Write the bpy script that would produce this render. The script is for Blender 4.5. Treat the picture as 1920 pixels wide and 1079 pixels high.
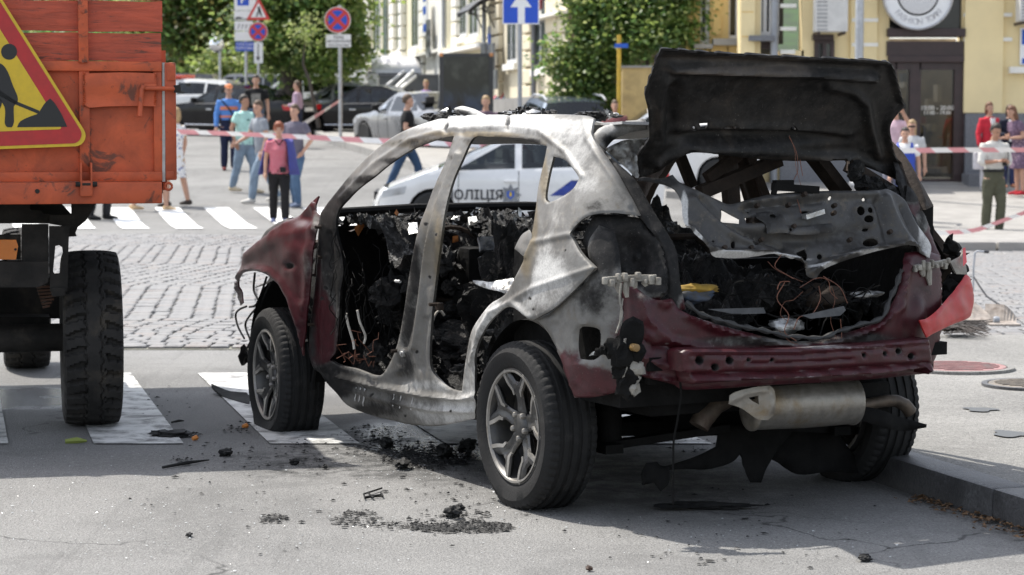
import bpy, bmesh, math, random
import numpy as np
from math import sin, cos, pi, radians, atan, atan2, sqrt
from mathutils import Vector, Matrix
from mathutils.geometry import delaunay_2d_cdt
random.seed(7)
RNG = np.random.default_rng(7)
SC = bpy.context.scene
COL = SC.collection
for _o in list(bpy.data.objects):
 bpy.data.objects.remove(_o)
FPX, CX, CY = 4200.0, 960.0, 539.5
CAMZ, HORIZON = 1.47, 246.0
PITCH = atan((CY - HORIZON) / FPX)
cam_d = bpy.data.cameras.new('camera')
cam_d.sensor_fit = 'HORIZONTAL'
cam_d.sensor_width = 36.0
cam_d.lens = FPX / 1920 * 36.0
cam_d.clip_start = 0.1
cam_d.clip_end = 3000
cam_d.dof.use_dof = True
cam_d.dof.focus_distance = 9.3
cam_d.dof.aperture_fstop = 5.6
cam = bpy.data.objects.new('camera', cam_d)
cam.location = (0, 0, CAMZ)
cam.rotation_euler = (pi / 2 - PITCH, 0, 0)
COL.objects.link(cam)
SC.camera = cam
SUN_EL, SUN_AZ = radians(60), radians(-50)
world = bpy.data.worlds.new('World')
SC.world = world
world.use_nodes = True
nt = world.node_tree
bg = nt.nodes['Background']
sky = nt.nodes.new('ShaderNodeTexSky')
sky.sky_type = 'NISHITA'
sky.sun_disc = False
sky.sun_elevation = SUN_EL
sky.sun_rotation = SUN_AZ
sky.air_density = 1.0
sky.dust_density = 1.6
sky.ozone_density = 1.0
hz = nt.nodes.new('ShaderNodeHueSaturation')
hz.inputs['Saturation'].default_value = 0.45
nt.links.new(sky.outputs[0], hz.inputs['Color'])
nt.links.new(hz.outputs[0], bg.inputs[0])
bg.inputs[1].default_value = 0.14
sun_d = bpy.data.lights.new('sun', 'SUN')
sun_d.energy = 3.0
sun_d.angle = radians(0.6)
sun_d.color = (1.0, 0.95, 0.87)
sun = bpy.data.objects.new('sun', sun_d)
COL.objects.link(sun)
_dir = Vector((sin(SUN_AZ) * cos(SUN_EL), cos(SUN_AZ) * cos(SUN_EL), sin(SUN_EL)))
sun.rotation_euler = _dir.to_track_quat('Z', 'Y').to_euler()
sun.location = (-4, 10, 30)
SC.view_settings.view_transform = 'Standard'
SC.view_settings.look = 'None'
SC.view_settings.gamma = 1.0
SC.view_settings.use_curve_mapping = False
SC.view_settings.exposure = 1.12
SC.cycles.max_bounces = 8
SC.cycles.transparent_max_bounces = 16
SC.cycles.use_denoising = True
cP, sP = cos(PITCH), sin(PITCH)
def rays(px):
 px = np.atleast_2d(np.asarray(px, float))
 u = (px[:, 0] - CX) / FPX
 v = (px[:, 1] - CY) / FPX
 return np.stack([u, cP - v * sP, -sP - v * cP], 1)
CAMP = np.array([0, 0, CAMZ])
def at(x, y, Y):
 d = rays([(x, y)])[0]
 return CAMP + d * (Y / d[1])
def gr(x, y, z=0.0):
 d = rays([(x, y)])[0]
 return CAMP + d * ((z - CAMZ) / d[2])
def smooth01(t):
 t = np.clip(t, 0, 1)
 return t * t * (3 - 2 * t)
def terrain(X, Y):
 X = np.asarray(X, float); Y = np.asarray(Y, float)
 rise = np.interp(Y, [0, 35, 40.4, 46.8, 57, 75, 110, 200], [0, 0, .30, .64, 1.03, 1.66, 2.9, 6.0])
 dip = -0.13 * smooth01((Y - 18) / 13) * smooth01((46 - Y) / 8) * smooth01((X + 5) / 5)
 return rise + dip
def gt(x, y):
 d = rays([(x, y)])[0]
 t = np.linspace(3, 160, 3000)
 P = CAMP + d * t[:, None]
 k = np.argmax(P[:, 2] < terrain(P[:, 0], P[:, 1]))
 return P[k]
def link(o, parent=None):
 COL.objects.link(o)
 if parent is not None:
  o.parent = parent
 return o
def mesh_obj(name, verts, faces, mat=None, parent=None, smooth=False, angle=None):
 me = bpy.data.meshes.new(name)
 me.from_pydata([tuple(map(float, v)) for v in verts], [], [tuple(map(int, f)) for f in faces])
 if mat is not None:
  for m in (mat if isinstance(mat, (list, tuple)) else [mat]):
   me.materials.append(m)
 if smooth:
  me.polygons.foreach_set('use_smooth', [True] * len(me.polygons))
  if angle is not None:
   me.set_sharp_from_angle(angle=radians(angle))
 me.update()
 return link(bpy.data.objects.new(name, me), parent)
def empty(name, loc=(0, 0, 0), rz=0.0, parent=None):
 o = bpy.data.objects.new(name, None)
 o.empty_display_size = 0.1
 o.location = tuple(map(float, loc))
 o.rotation_euler = (0, 0, rz)
 return link(o, parent)
def tag(o, label, cat, group=None):
 o['label'] = label
 o['category'] = cat
 if group:
  o['group'] = group
 return o
def kids(o):
 return [c for c in o.children]
def copy_tree(o, parent=None):
 c = o.copy()
 COL.objects.link(c)
 c.parent = parent
 for ch in kids(o):
  copy_tree(ch, c)
 return c
def rot_basis(d):
 d = Vector(d).normalized()
 a = Vector((0, 0, 1)) if abs(d.z) < .9 else Vector((1, 0, 0))
 u = d.cross(a).normalized()
 return u, d.cross(u).normalized()
class MB:
 def __init__(s):
  s.v, s.f, s.m = [], [], []
 def add(s, vs, fs, mi=0):
  n = len(s.v)
  s.v += [tuple(map(float, v)) for v in vs]
  s.f += [tuple(int(i) + n for i in f) for f in fs]
  s.m += [mi] * len(fs)
  return s
 def box(s, c, size, mi=0, rot=None, bevel=0.0):
  hx, hy, hz = size[0] / 2, size[1] / 2, size[2] / 2
  if bevel <= 0:
   vs = [(x, y, z) for x in (-hx, hx) for y in (-hy, hy) for z in (-hz, hz)]
   fs = [(0, 1, 3, 2), (4, 6, 7, 5), (0, 4, 5, 1), (2, 3, 7, 6), (0, 2, 6, 4), (1, 5, 7, 3)]
  else:
   bm = bmesh.new()
   bmesh.ops.create_cube(bm, size=1.0)
   for v in bm.verts:
    v.co = Vector((v.co.x * size[0], v.co.y * size[1], v.co.z * size[2]))
   bmesh.ops.bevel(bm, geom=list(bm.edges), offset=min(bevel, min(size) * .45), segments=2, affect='EDGES', profile=.6)
   vs = [v.co.copy() for v in bm.verts]
   bm.verts.index_update()
   fs = [[v.index for v in f.verts] for f in bm.faces]
   bm.free()
  c = Vector(c)
  if rot is not None:
   vs = [rot @ Vector(v) + c for v in vs]
  else:
   vs = [Vector(v) + c for v in vs]
  return s.add(vs, fs, mi)
 def tube(s, pts, r, n=8, mi=0, cap=True):
  pts = [Vector(tuple(map(float, p))) for p in pts]
  rr = r if isinstance(r, (list, tuple)) else [r] * len(pts)
  vs, fs = [], []
  u = None
  for i, p in enumerate(pts):
   d = (pts[min(i + 1, len(pts) - 1)] - pts[max(i - 1, 0)])
   if d.length < 1e-9:
    d = Vector((0, 0, 1))
   d.normalize()
   if u is None:
    u, w = rot_basis(d)
   else:
    u = (u - d * u.dot(d))
    u = u.normalized() if u.length > 1e-6 else rot_basis(d)[0]
    w = d.cross(u)
   for k in range(n):
    a = 2 * pi * k / n
    vs.append(p + (u * cos(a) + w * sin(a)) * rr[i])
  for i in range(len(pts) - 1):
   for k in range(n):
    a, b = i * n + k, i * n + (k + 1) % n
    fs.append((a, b, b + n, a + n))
  if cap:
   fs.append(tuple(range(n))[::-1])
   fs.append(tuple((len(pts) - 1) * n + k for k in range(n)))
  return s.add(vs, fs, mi)
 def bar(s, a, b, w, h, mi=0, up=(0, 0, 1)):
  a, b = Vector(tuple(map(float, a))), Vector(tuple(map(float, b)))
  d = (b - a); L = d.length; d.normalize()
  upv = Vector(up)
  if abs(d.dot(upv)) > .98:
   upv = Vector((1, 0, 0))
  x = d.cross(upv).normalized(); z = x.cross(d)
  vs = []
  for t in (a, b):
   for sx, sz in ((-1, -1), (1, -1), (1, 1), (-1, 1)):
    vs.append(t + x * sx * w / 2 + z * sz * h / 2)
  return s.add(vs, [(0, 1, 2, 3)[::-1], (4, 5, 6, 7), (0, 1, 5, 4), (1, 2, 6, 5), (2, 3, 7, 6), (3, 0, 4, 7)], mi)
 def lathe(s, prof, n=32, axis='y', c=(0, 0, 0), mi=0, closed=False):
  vs, fs = [], []
  for r, h in prof:
   for k in range(n):
    a = 2 * pi * k / n
    p = (r * cos(a), h, r * sin(a)) if axis == 'y' else ((r * cos(a), r * sin(a), h) if axis == 'z' else (h, r * cos(a), r * sin(a)))
    vs.append((p[0] + c[0], p[1] + c[1], p[2] + c[2]))
  m = len(prof)
  for i in range(m if closed else m - 1):
   for k in range(n):
    a, b = i * n + k, i * n + (k + 1) % n
    j = ((i + 1) % m) * n
    fs.append((a, b, j + (k + 1) % n, j + k))
  if not closed:
   if prof[0][0] > 1e-4: fs.append(tuple(range(n)))
   if prof[-1][0] > 1e-4: fs.append(tuple((m - 1) * n + k for k in range(n))[::-1])
  return s.add(vs, fs, mi)
 def prism(s, poly, h0, h1, plane='xz', mi=0):
  n = len(poly)
  def P(p, h):
   return {'xz': (p[0], h, p[1]), 'xy': (p[0], p[1], h), 'yz': (h, p[0], p[1])}[plane]
  vs = [P(p, h0) for p in poly] + [P(p, h1) for p in poly]
  fs = [tuple(range(n)), tuple(range(2 * n - 1, n - 1, -1))]
  fs += [(i, (i + 1) % n, n + (i + 1) % n, n + i) for i in range(n)]
  return s.add(vs, fs, mi)
 def build(s, name, mat, parent=None, smooth=False, angle=40, fix=True):
  o = mesh_obj(name, s.v, s.f, mat, parent, False)
  me = o.data
  if any(s.m):
   me.polygons.foreach_set('material_index', s.m)
  if fix and len(s.f) < 60000:
   bm = bmesh.new(); bm.from_mesh(me)
   bmesh.ops.recalc_face_normals(bm, faces=bm.faces)
   bm.to_mesh(me); bm.free()
  if smooth:
   me.polygons.foreach_set('use_smooth', [True] * len(me.polygons))
   me.set_sharp_from_angle(angle=radians(angle))
  me.update()
  return o
_PERM = RNG.random((64, 64, 64))
def vnoise(p, scale=1.0, seed=0):
 p = np.asarray(p, float) * scale + seed * 7.31 + 100
 i = np.floor(p).astype(int); f = p - i
 f = f * f * (3 - 2 * f)
 r = 0
 for dx in (0, 1):
  for dy in (0, 1):
   for dz in (0, 1):
    w = (f[:, 0] if dx else 1 - f[:, 0]) * (f[:, 1] if dy else 1 - f[:, 1]) * (f[:, 2] if dz else 1 - f[:, 2])
    r = r + w * _PERM[(i[:, 0] + dx) % 64, (i[:, 1] + dy) % 64, (i[:, 2] + dz) % 64]
 return r - .5
def fbm(p, scale=1.0, octv=3, seed=0):
 r, a = 0, 1.0
 for k in range(octv):
  r = r + a * vnoise(p, scale * 2 ** k, seed + k * 3)
  a *= .5
 return r
def curve(pts, step, closed=True, sharp=50):
 P = [np.array(p, float) for p in pts]
 n = len(P)
 out = []
 def turn(i):
  if not closed and (i == 0 or i == n - 1): return 180
  a, b, c = P[i - 1], P[i], P[(i + 1) % n]
  u, v = b - a, c - b
  cs = np.dot(u, v) / (np.linalg.norm(u) * np.linalg.norm(v) + 1e-9)
  return math.degrees(math.acos(max(-1, min(1, cs))))
 corner = [turn(i) > sharp for i in range(n)]
 for i in range(n if closed else n - 1):
  p1, p2 = P[i], P[(i + 1) % n]
  p0 = P[i - 1] if not corner[i] and (closed or i > 0) else 2 * p1 - p2
  j = (i + 1) % n
  p3 = P[(i + 2) % n] if not corner[j] and (closed or i + 2 < n) else 2 * p2 - p1
  m = max(1, int(round(np.linalg.norm(p2 - p1) / step)))
  for k in range(m):
   t = k / m
   out.append(.5 * ((2 * p1) + (-p0 + p2) * t + (2 * p0 - 5 * p1 + 4 * p2 - p3) * t * t + (-p0 + 3 * p1 - 3 * p2 + p3) * t ** 3))
 if not closed: out.append(P[-1])
 return np.array(out)
def inside_poly(p, poly):
 x, y = p[:, 0], p[:, 1]
 r = np.zeros(len(p), bool)
 x1, y1 = poly[:, 0], poly[:, 1]
 x2, y2 = np.roll(x1, -1), np.roll(y1, -1)
 for a, b, c, d in zip(x1, y1, x2, y2):
  if b == d: continue
  k = ((b > y) != (d > y)) & (x < (c - a) * (y - b) / (d - b) + a)
  r ^= k
 return r
def edge_dist(p, loops):
 d = np.full(len(p), 1e9)
 for L in loops:
  A = L; B = np.roll(L, -1, 0)
  for a, b in zip(A, B):
   ab = b - a
   t = np.clip(((p - a) @ ab) / (ab @ ab + 1e-12), 0, 1)
   q = a + t[:, None] * ab
   d = np.minimum(d, np.hypot(p[:, 0] - q[:, 0], p[:, 1] - q[:, 1]))
 return d
def fill(outline, holes=(), step=6, sharp=50, raw=False):
 loops = [np.array(outline, float) if raw else curve(outline, step, True, sharp)]
 for h in holes:
  loops.append(np.array(h, float) if raw else curve(h, step, True, sharp))
 vs, es = [], []
 for L in loops:
  n0 = len(vs)
  vs += [Vector((float(a), float(b))) for a, b in L]
  es += [(n0 + i, n0 + (i + 1) % len(L)) for i in range(len(L))]
 O = loops[0]
 x0, y0 = O.min(0); x1, y1 = O.max(0)
 gx = np.arange(x0, x1, step); gy = np.arange(y0, y1, step * .87)
 G = np.array([(a + (step / 2 if j % 2 else 0), b) for j, b in enumerate(gy) for a in gx]) if len(gx) and len(gy) else np.zeros((0, 2))
 if len(G):
  k = inside_poly(G, O)
  for h in loops[1:]: k &= ~inside_poly(G, h)
  G = G[k]
  if len(G):
   G = G[edge_dist(G, loops) > step * .45]
 vs += [Vector((float(a), float(b))) for a, b in G]
 ov, _, of, _, _, _ = delaunay_2d_cdt(vs, es, [], 0, 1e-5)
 P = np.array([(v.x, v.y) for v in ov])
 T = np.array([f for f in of if len(f) == 3])
 c = P[T].mean(1)
 k = inside_poly(c, O)
 for h in loops[1:]: k &= ~inside_poly(c, h)
 T = T[k]
 used = np.unique(T)
 m = -np.ones(len(P), int); m[used] = np.arange(len(used))
 P = P[used]; T = m[T]
 return P, T, edge_dist(P, loops)
def vnormals(V, T):
 n = np.cross(V[T[:, 1]] - V[T[:, 0]], V[T[:, 2]] - V[T[:, 0]])
 N = np.zeros_like(V)
 for k in range(3): np.add.at(N, T[:, k], n)
 return N / (np.linalg.norm(N, axis=1)[:, None] + 1e-12)
def shell(V, T, thick, toward=None, tdir=None):
 N = vnormals(V, T)
 if toward is not None:
  s = np.sign(((toward - V) * N).sum(1).mean())
  if s < 0:
   T = T[:, ::-1]; N = -N
 if thick <= 0:
  return V, T, N
 n = len(V)
 V2 = np.vstack([V, V - N * thick if tdir is None else V + np.array(tdir) * thick])
 e = {}
 for t in T:
  for a, b in ((t[0], t[1]), (t[1], t[2]), (t[2], t[0])):
   k = (min(a, b), max(a, b))
   e[k] = None if k in e else (a, b)
 rim = [v for v in e.values() if v is not None]
 F = [tuple(t) for t in T] + [tuple(t[::-1] + n) for t in T] + [(b, a, a + n, b + n) for a, b in rim]
 return V2, F, N
def new_mat(name):
 m = bpy.data.materials.new(name)
 m.use_nodes = True
 return m, m.node_tree, m.node_tree.nodes['Principled BSDF']
def nd(t, kind, **kw):
 n = t.nodes.new(kind)
 for k, v in kw.items():
  if k.startswith('i_'):
   key = k[2:]
   key = int(key) if key.isdigit() else key.replace('_', ' ')
   n.inputs[key].default_value = v
  else:
   setattr(n, k, v)
 return n
def rgba(c): return (c[0], c[1], c[2], 1.0)
def mixc(t, fac, a, b, blend='MIX'):
 n = t.nodes.new('ShaderNodeMix'); n.data_type = 'RGBA'; n.blend_type = blend
 for sock, v in ((n.inputs[0], fac), (n.inputs[6], a), (n.inputs[7], b)):
  if isinstance(v, (int, float)): sock.default_value = v
  elif isinstance(v, (tuple, list)): sock.default_value = rgba(v)
  else: t.links.new(v, sock)
 return n.outputs[2]
def ramp(t, src, lo, hi, inv=False):
 n = t.nodes.new('ShaderNodeMapRange'); n.interpolation_type = 'SMOOTHSTEP'
 t.links.new(src, n.inputs[0])
 n.inputs[1].default_value = lo; n.inputs[2].default_value = hi
 n.inputs[3].default_value = 1.0 if inv else 0.0; n.inputs[4].default_value = 0.0 if inv else 1.0
 return n.outputs[0]
def math_n(t, op, a, b=None):
 n = t.nodes.new('ShaderNodeMath'); n.operation = op
 for sock, v in ((n.inputs[0], a), (n.inputs[1], b)):
  if v is None: continue
  if isinstance(v, (int, float)): sock.default_value = v
  else: t.links.new(v, sock)
 return n.outputs[0]
def noise(t, co, scale, detail=4, rough=.55, dist=0.0):
 n = nd(t, 'ShaderNodeTexNoise')
 n.inputs['Scale'].default_value = scale; n.inputs['Detail'].default_value = detail
 n.inputs['Roughness'].default_value = rough; n.inputs['Distortion'].default_value = dist
 t.links.new(co, n.inputs['Vector'])
 return n.outputs['Fac']
def coords(t, stretch=None):
 c = nd(t, 'ShaderNodeTexCoord').outputs['Object']
 if stretch:
  m = nd(t, 'ShaderNodeMapping'); m.inputs['Scale'].default_value = stretch
  t.links.new(c, m.inputs['Vector']); return m.outputs[0]
 return c
def add_bump(t, p, h, strength, dist=.01):
 b = nd(t, 'ShaderNodeBump'); b.inputs['Strength'].default_value = strength; b.inputs['Distance'].default_value = dist
 t.links.new(h, b.inputs['Height']); t.links.new(b.outputs[0], p.inputs['Normal'])
_MC = {}
def M(name, base, rough=.6, metal=0.0, var=.18, scale=6.0, bump=.0, bscale=60.0, dirt=None, dirt_amt=.5, dscale=3.0, coat=0.0, spec=.5, stretch=None):
 if name in _MC: return _MC[name]
 m, t, p = new_mat(name)
 co = coords(t, stretch)
 n1 = noise(t, co, scale, 5, .6)
 dark = tuple(c * (1 - var) for c in base); lite = tuple(min(1, c * (1 + var)) for c in base)
 col = mixc(t, ramp(t, n1, .3, .7), dark, lite)
 rg = ramp(t, n1, .2, .8)
 if dirt is not None:
  n2 = noise(t, co, dscale, 8, .68, .3)
  col = mixc(t, ramp(t, n2, 1 - dirt_amt - .12, 1 - dirt_amt + .12), col, dirt)
 t.links.new(col, p.inputs['Base Color'])
 r = nd(t, 'ShaderNodeMapRange'); t.links.new(rg, r.inputs[0])
 r.inputs[3].default_value = max(.02, rough * .85); r.inputs[4].default_value = min(1, rough * 1.15)
 t.links.new(r.outputs[0], p.inputs['Roughness'])
 p.inputs['Metallic'].default_value = metal
 p.inputs['Coat Weight'].default_value = coat
 p.inputs['Coat Roughness'].default_value = .04
 p.inputs['Specular IOR Level'].default_value = spec
 if bump > 0:
  add_bump(t, p, noise(t, co, bscale, 5, .6), bump, .01)
 _MC[name] = m
 return m
def glass_mat(name, tint=(.5, .55, .55), rough=.02, see=.5):
 if name in _MC: return _MC[name]
 m, t, p = new_mat(name)
 out = t.nodes['Material Output']
 tr = nd(t, 'ShaderNodeBsdfTransparent'); tr.inputs[0].default_value = rgba(tint)
 gl = nd(t, 'ShaderNodeBsdfGlossy'); gl.inputs['Roughness'].default_value = rough
 gl.inputs['Color'].default_value = (.85, .87, .9, 1)
 lw_ = nd(t, 'ShaderNodeLayerWeight')
 a = math_n(t, 'ADD', math_n(t, 'MULTIPLY', math_n(t, 'POWER', lw_.outputs['Facing'], 4.0), .85), .06)
 mx = nd(t, 'ShaderNodeMixShader')
 t.links.new(a, mx.inputs[0]); t.links.new(tr.outputs[0], mx.inputs[1]); t.links.new(gl.outputs[0], mx.inputs[2])
 t.links.new(mx.outputs[0], out.inputs[0])
 _MC[name] = m
 return m
def text_mesh(name, body, size, mat, parent, loc, rot, depth=.004, align='CENTER', space=1.0, bold=0.0):
 cu = bpy.data.curves.new(name, 'FONT')
 cu.body = body; cu.size = size; cu.align_x = align; cu.align_y = 'CENTER'; cu.extrude = depth; cu.offset = bold
 cu.space_character = space
 cu.resolution_u = 3
 tmp = bpy.data.objects.new(name, cu); COL.objects.link(tmp)
 dg = bpy.context.evaluated_depsgraph_get()
 me = bpy.data.meshes.new_from_object(tmp.evaluated_get(dg), depsgraph=dg)
 bpy.data.objects.remove(tmp); bpy.data.curves.remove(cu)
 me.materials.clear(); me.materials.append(mat)
 o = bpy.data.objects.new(name, me)
 link(o, parent)
 o.location = tuple(map(float, loc)); o.rotation_euler = rot
 return o
def split_loose(o):
 me = o.data
 n = len(me.vertices)
 par = list(range(n))
 def find(a):
  while par[a] != a:
   par[a] = par[par[a]]; a = par[a]
  return a
 for p in me.polygons:
  v = p.vertices
  r = find(v[0])
  for k in v[1:]:
   par[find(k)] = r
 groups = {}
 for p in me.polygons:
  groups.setdefault(find(p.vertices[0]), []).append(p)
 if len(groups) < 2: return
 name = o.name.split('.')[0]
 for g in groups.values():
  ids = sorted({v for p in g for v in p.vertices}); m = {v: i for i, v in enumerate(ids)}
  q = mesh_obj(name, [me.vertices[v].co for v in ids], [[m[v] for v in p.vertices] for p in g], list(me.materials), o.parent)
  q.data.polygons.foreach_set('material_index', [p.material_index for p in g])
  q.data.polygons.foreach_set('use_smooth', [p.use_smooth for p in g])
  if o.data.attributes.get('sharp_edge'): q.data.set_sharp_from_angle(angle=radians(40))
  q.matrix_local = o.matrix_local
 bpy.data.objects.remove(o)
def split_parts(root, names):
 for c in [c for c in root.children if c.name.split('.')[0] in names]:
  split_loose(c)
# ================================================================== SETTING
def kind(o, k):
 o['kind'] = k
 return o
def asphalt_mat(name, base, stains=True):
 m, t, p = new_mat(name)
 co = coords(t)
 big = noise(t, co, .35, 6, .6, .4)
 mid = noise(t, co, 3.0, 6, .65)
 fine = noise(t, co, 90, 3, .7)
 vor = nd(t, 'ShaderNodeTexVoronoi'); vor.inputs['Scale'].default_value = 130
 t.links.new(co, vor.inputs['Vector'])
 c0 = tuple(c * .78 for c in base); c1 = tuple(c * 1.22 for c in base)
 col = mixc(t, ramp(t, big, .35, .65), c0, c1)
 col = mixc(t, math_n(t, 'MULTIPLY', ramp(t, mid, .45, .75), .35), col, tuple(c * 1.35 for c in base))
 col = mixc(t, math_n(t, 'MULTIPLY', ramp(t, fine, .48, .66), .7), col, tuple(c * .30 for c in base))
 f2 = noise(t, co, 38, 4, .75)
 col = mixc(t, math_n(t, 'MULTIPLY', ramp(t, f2, .5, .66), .45), col, tuple(min(1, c * 1.6) for c in base))
 pick = nd(t, 'ShaderNodeSeparateColor'); t.links.new(vor.outputs['Color'], pick.inputs[0])
 pale = math_n(t, 'MULTIPLY', ramp(t, pick.outputs[0], .86, .93), ramp(t, vor.outputs['Distance'], .1, .5, True))
 col = mixc(t, math_n(t, 'MULTIPLY', pale, .7), col, (.42, .41, .38))
 rough = .85
 if stains:
  blot = noise(t, co, 1.1, 7, .7, .8)
  col = mixc(t, math_n(t, 'MULTIPLY', ramp(t, blot, .52, .66), .4), col, tuple(c * .55 for c in base))
  streak = noise(t, coords(t, (5, .35, 1)), 1.6, 5, .6, .3)
  col = mixc(t, math_n(t, 'MULTIPLY', ramp(t, streak, .56, .68), .28), col, tuple(c * .5 for c in base))
  v2 = nd(t, 'ShaderNodeTexVoronoi'); v2.feature = 'DISTANCE_TO_EDGE'; v2.inputs['Scale'].default_value = .55
  wob = nd(t, 'ShaderNodeTexNoise'); wob.inputs['Scale'].default_value = 2.5; wob.inputs['Detail'].default_value = 5
  t.links.new(co, wob.inputs['Vector'])
  add = nd(t, 'ShaderNodeVectorMath'); add.operation = 'MULTIPLY_ADD'
  t.links.new(wob.outputs['Color'], add.inputs[0]); add.inputs[1].default_value = (.7, .7, 0); t.links.new(co, add.inputs[2])
  t.links.new(add.outputs[0], v2.inputs['Vector'])
  crack = math_n(t, 'MULTIPLY', ramp(t, v2.outputs['Distance'], .0, .006, True), ramp(t, noise(t, co, .7, 2), .5, .6))
  col = mixc(t, math_n(t, 'MULTIPLY', crack, .8), col, (.02, .02, .02))
  def spot(cx, cy, r, soft, sx=1, sy=1, ang=0):
   mp = nd(t, 'ShaderNodeMapping'); mp.vector_type = 'TEXTURE'
   mp.inputs['Location'].default_value = (cx, cy, 0); mp.inputs['Rotation'].default_value = (0, 0, ang)
   mp.inputs['Scale'].default_value = (sx, sy, 1)
   t.links.new(add.outputs[0], mp.inputs['Vector'])
   ln = nd(t, 'ShaderNodeVectorMath'); ln.operation = 'LENGTH'
   fl = nd(t, 'ShaderNodeVectorMath'); fl.operation = 'MULTIPLY'; fl.inputs[1].default_value = (1, 1, 0)
   t.links.new(mp.outputs[0], fl.inputs[0]); t.links.new(fl.outputs[0], ln.inputs[0])
   return ramp(t, ln.outputs['Value'], r, r - soft, False) if False else ramp(t, ln.outputs['Value'], r - soft, r, True)
  soot = noise(t, co, 5, 8, .7)
  burn = math_n(t, 'MULTIPLY', spot(.55, 10.4, 1.0, .7, 1.15, 2.3, radians(25)), ramp(t, soot, .3, .62))
  col = mixc(t, math_n(t, 'MULTIPLY', burn, .9), col, (.012, .012, .012))
  burn2 = math_n(t, 'MULTIPLY', spot(-.35, 10.2, 1.0, .8, 1.0, .75, radians(-30)), ramp(t, noise(t, co, 9, 8, .75), .42, .60))
  col = mixc(t, math_n(t, 'MULTIPLY', burn2, .85), col, (.014, .014, .014))
  wet = math_n(t, 'MAXIMUM', spot(-2.9, 12.6, 1.0, .35, 1.3, .8), spot(.1, 11.2, 1.0, .5, .7, 1.2))
  wetn = math_n(t, 'MULTIPLY', wet, ramp(t, noise(t, co, 2.2, 5), .32, .5))
  col = mixc(t, math_n(t, 'MULTIPLY', wetn, .75), col, (.012, .013, .015))
  rr = nd(t, 'ShaderNodeMapRange'); t.links.new(wetn, rr.inputs[0]); rr.inputs[3].default_value = rough; rr.inputs[4].default_value = .12
  t.links.new(rr.outputs[0], p.inputs['Roughness'])
  patch = math_n(t, 'MULTIPLY', spot(-.9, 11.9, 1.0, .5, 1.6, 1.3), .6)
  col = mixc(t, patch, col, tuple(c * .55 for c in base))
 else:
  p.inputs['Roughness'].default_value = rough
 t.links.new(col, p.inputs['Base Color'])
 h = math_n(t, 'ADD', math_n(t, 'MULTIPLY', fine, .5), vor.outputs['Distance'])
 add_bump(t, p, h, .7, .006)
 return m
MAT_ASPHALT = asphalt_mat('asphalt', (.175, .173, .168))
MAT_PAVE = asphalt_mat('pavement_asphalt', (.215, .21, .198), False)
MAT_PAINT = M('road_paint', (.62, .62, .60), .7, var=.1, scale=9, dirt=(.15, .148, .143), dirt_amt=.46, dscale=5, bump=.3, bscale=150)
MAT_PAINT2 = M('fresh_road_paint', (.74, .74, .72), .7, var=.08, scale=4, dirt=(.3, .3, .29), dirt_amt=.22, dscale=3)
MAT_GRANITE = M('granite_kerb', (.075, .075, .078), .55, var=.35, scale=80, dirt=(.045, .045, .047), dirt_amt=.45, dscale=6, bump=.5, bscale=70)
MAT_CONC = M('pale_concrete', (.27, .26, .245), .85, var=.15, scale=2, dirt=(.20, .192, .18), dirt_amt=.35, dscale=1.2, bump=.3, bscale=30)
def sheet(name, X, Y, dz, mat, zfun=terrain):
 XX, YY = np.meshgrid(X, Y)
 V = np.stack([XX.ravel(), YY.ravel(), zfun(XX, YY).ravel() + dz], 1)
 nx = len(X)
 F = [(j * nx + i, j * nx + i + 1, (j + 1) * nx + i + 1, (j + 1) * nx + i) for j in range(len(Y) - 1) for i in range(nx - 1)]
 return mesh_obj(name, V, F, mat, None, True)
def drape(name, corners, dz, mat, step=.6, parent=None):
 P, T, _ = fill([c[:2] for c in corners], step=step, sharp=1)
 V = np.column_stack([P, terrain(P[:, 0], P[:, 1]) + dz])
 V, F, _ = shell(V, T, 0, np.array([0, 5, 50.]))
 return mesh_obj(name, V, F, mat, parent)
gx = np.concatenate([np.linspace(-90, -14, 12), np.linspace(-13, 14, 28), np.linspace(16, 90, 12)])
gy = np.concatenate([np.linspace(-12, 15, 10), np.linspace(16, 80, 66), np.linspace(84, 260, 30)])
ground = kind(sheet('road', gx, gy, 0, MAT_ASPHALT), 'structure')
KD = np.array([-0.287, 0.958]); KN = np.array([0.958, 0.287])
K0 = np.array([1.865, 8.19])
KERB_H = .125
KEND = 6.9
corner = K0 + KD * KEND
side = [K0 - KD * 9 + KN * .17, K0 + KD * KEND + KN * .17, corner + np.array([16, 0]), K0 - KD * 9 + np.array([16, 0])]
mb = MB(); mb.prism([tuple(p) for p in side], .0, KERB_H - .006, 'xy')
pavement = kind(mb.build('pavement', MAT_PAVE), 'structure')
kerb = kind(empty('kerb', (K0[0], K0[1], 0), 0), 'structure')
s = -9.0
first = None
k = 0
RK = random.Random(3)
while s < KEND:
 L = 1.05 if k != 8 else .8
 e = min(s + L, KEND)
 mb = MB()
 a = K0 + KD * s + KN * .085; b = K0 + KD * (e - .012) + KN * .085
 c = (a + b) / 2
 ang = atan2(KD[1], KD[0])
 mb.box((c[0] - K0[0], c[1] - K0[1], KERB_H / 2 - .03 + RK.uniform(-.004, .006)), (np.linalg.norm(b - a), .17, KERB_H + .06), rot=Matrix.Rotation(ang + RK.uniform(-.006, .006), 3, 'Z'), bevel=.018)
 mb.build('kerbstone', MAT_GRANITE, kerb, True, 35)
 s = e; k += 1
mb = MB()
RL = random.Random(5)
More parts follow.
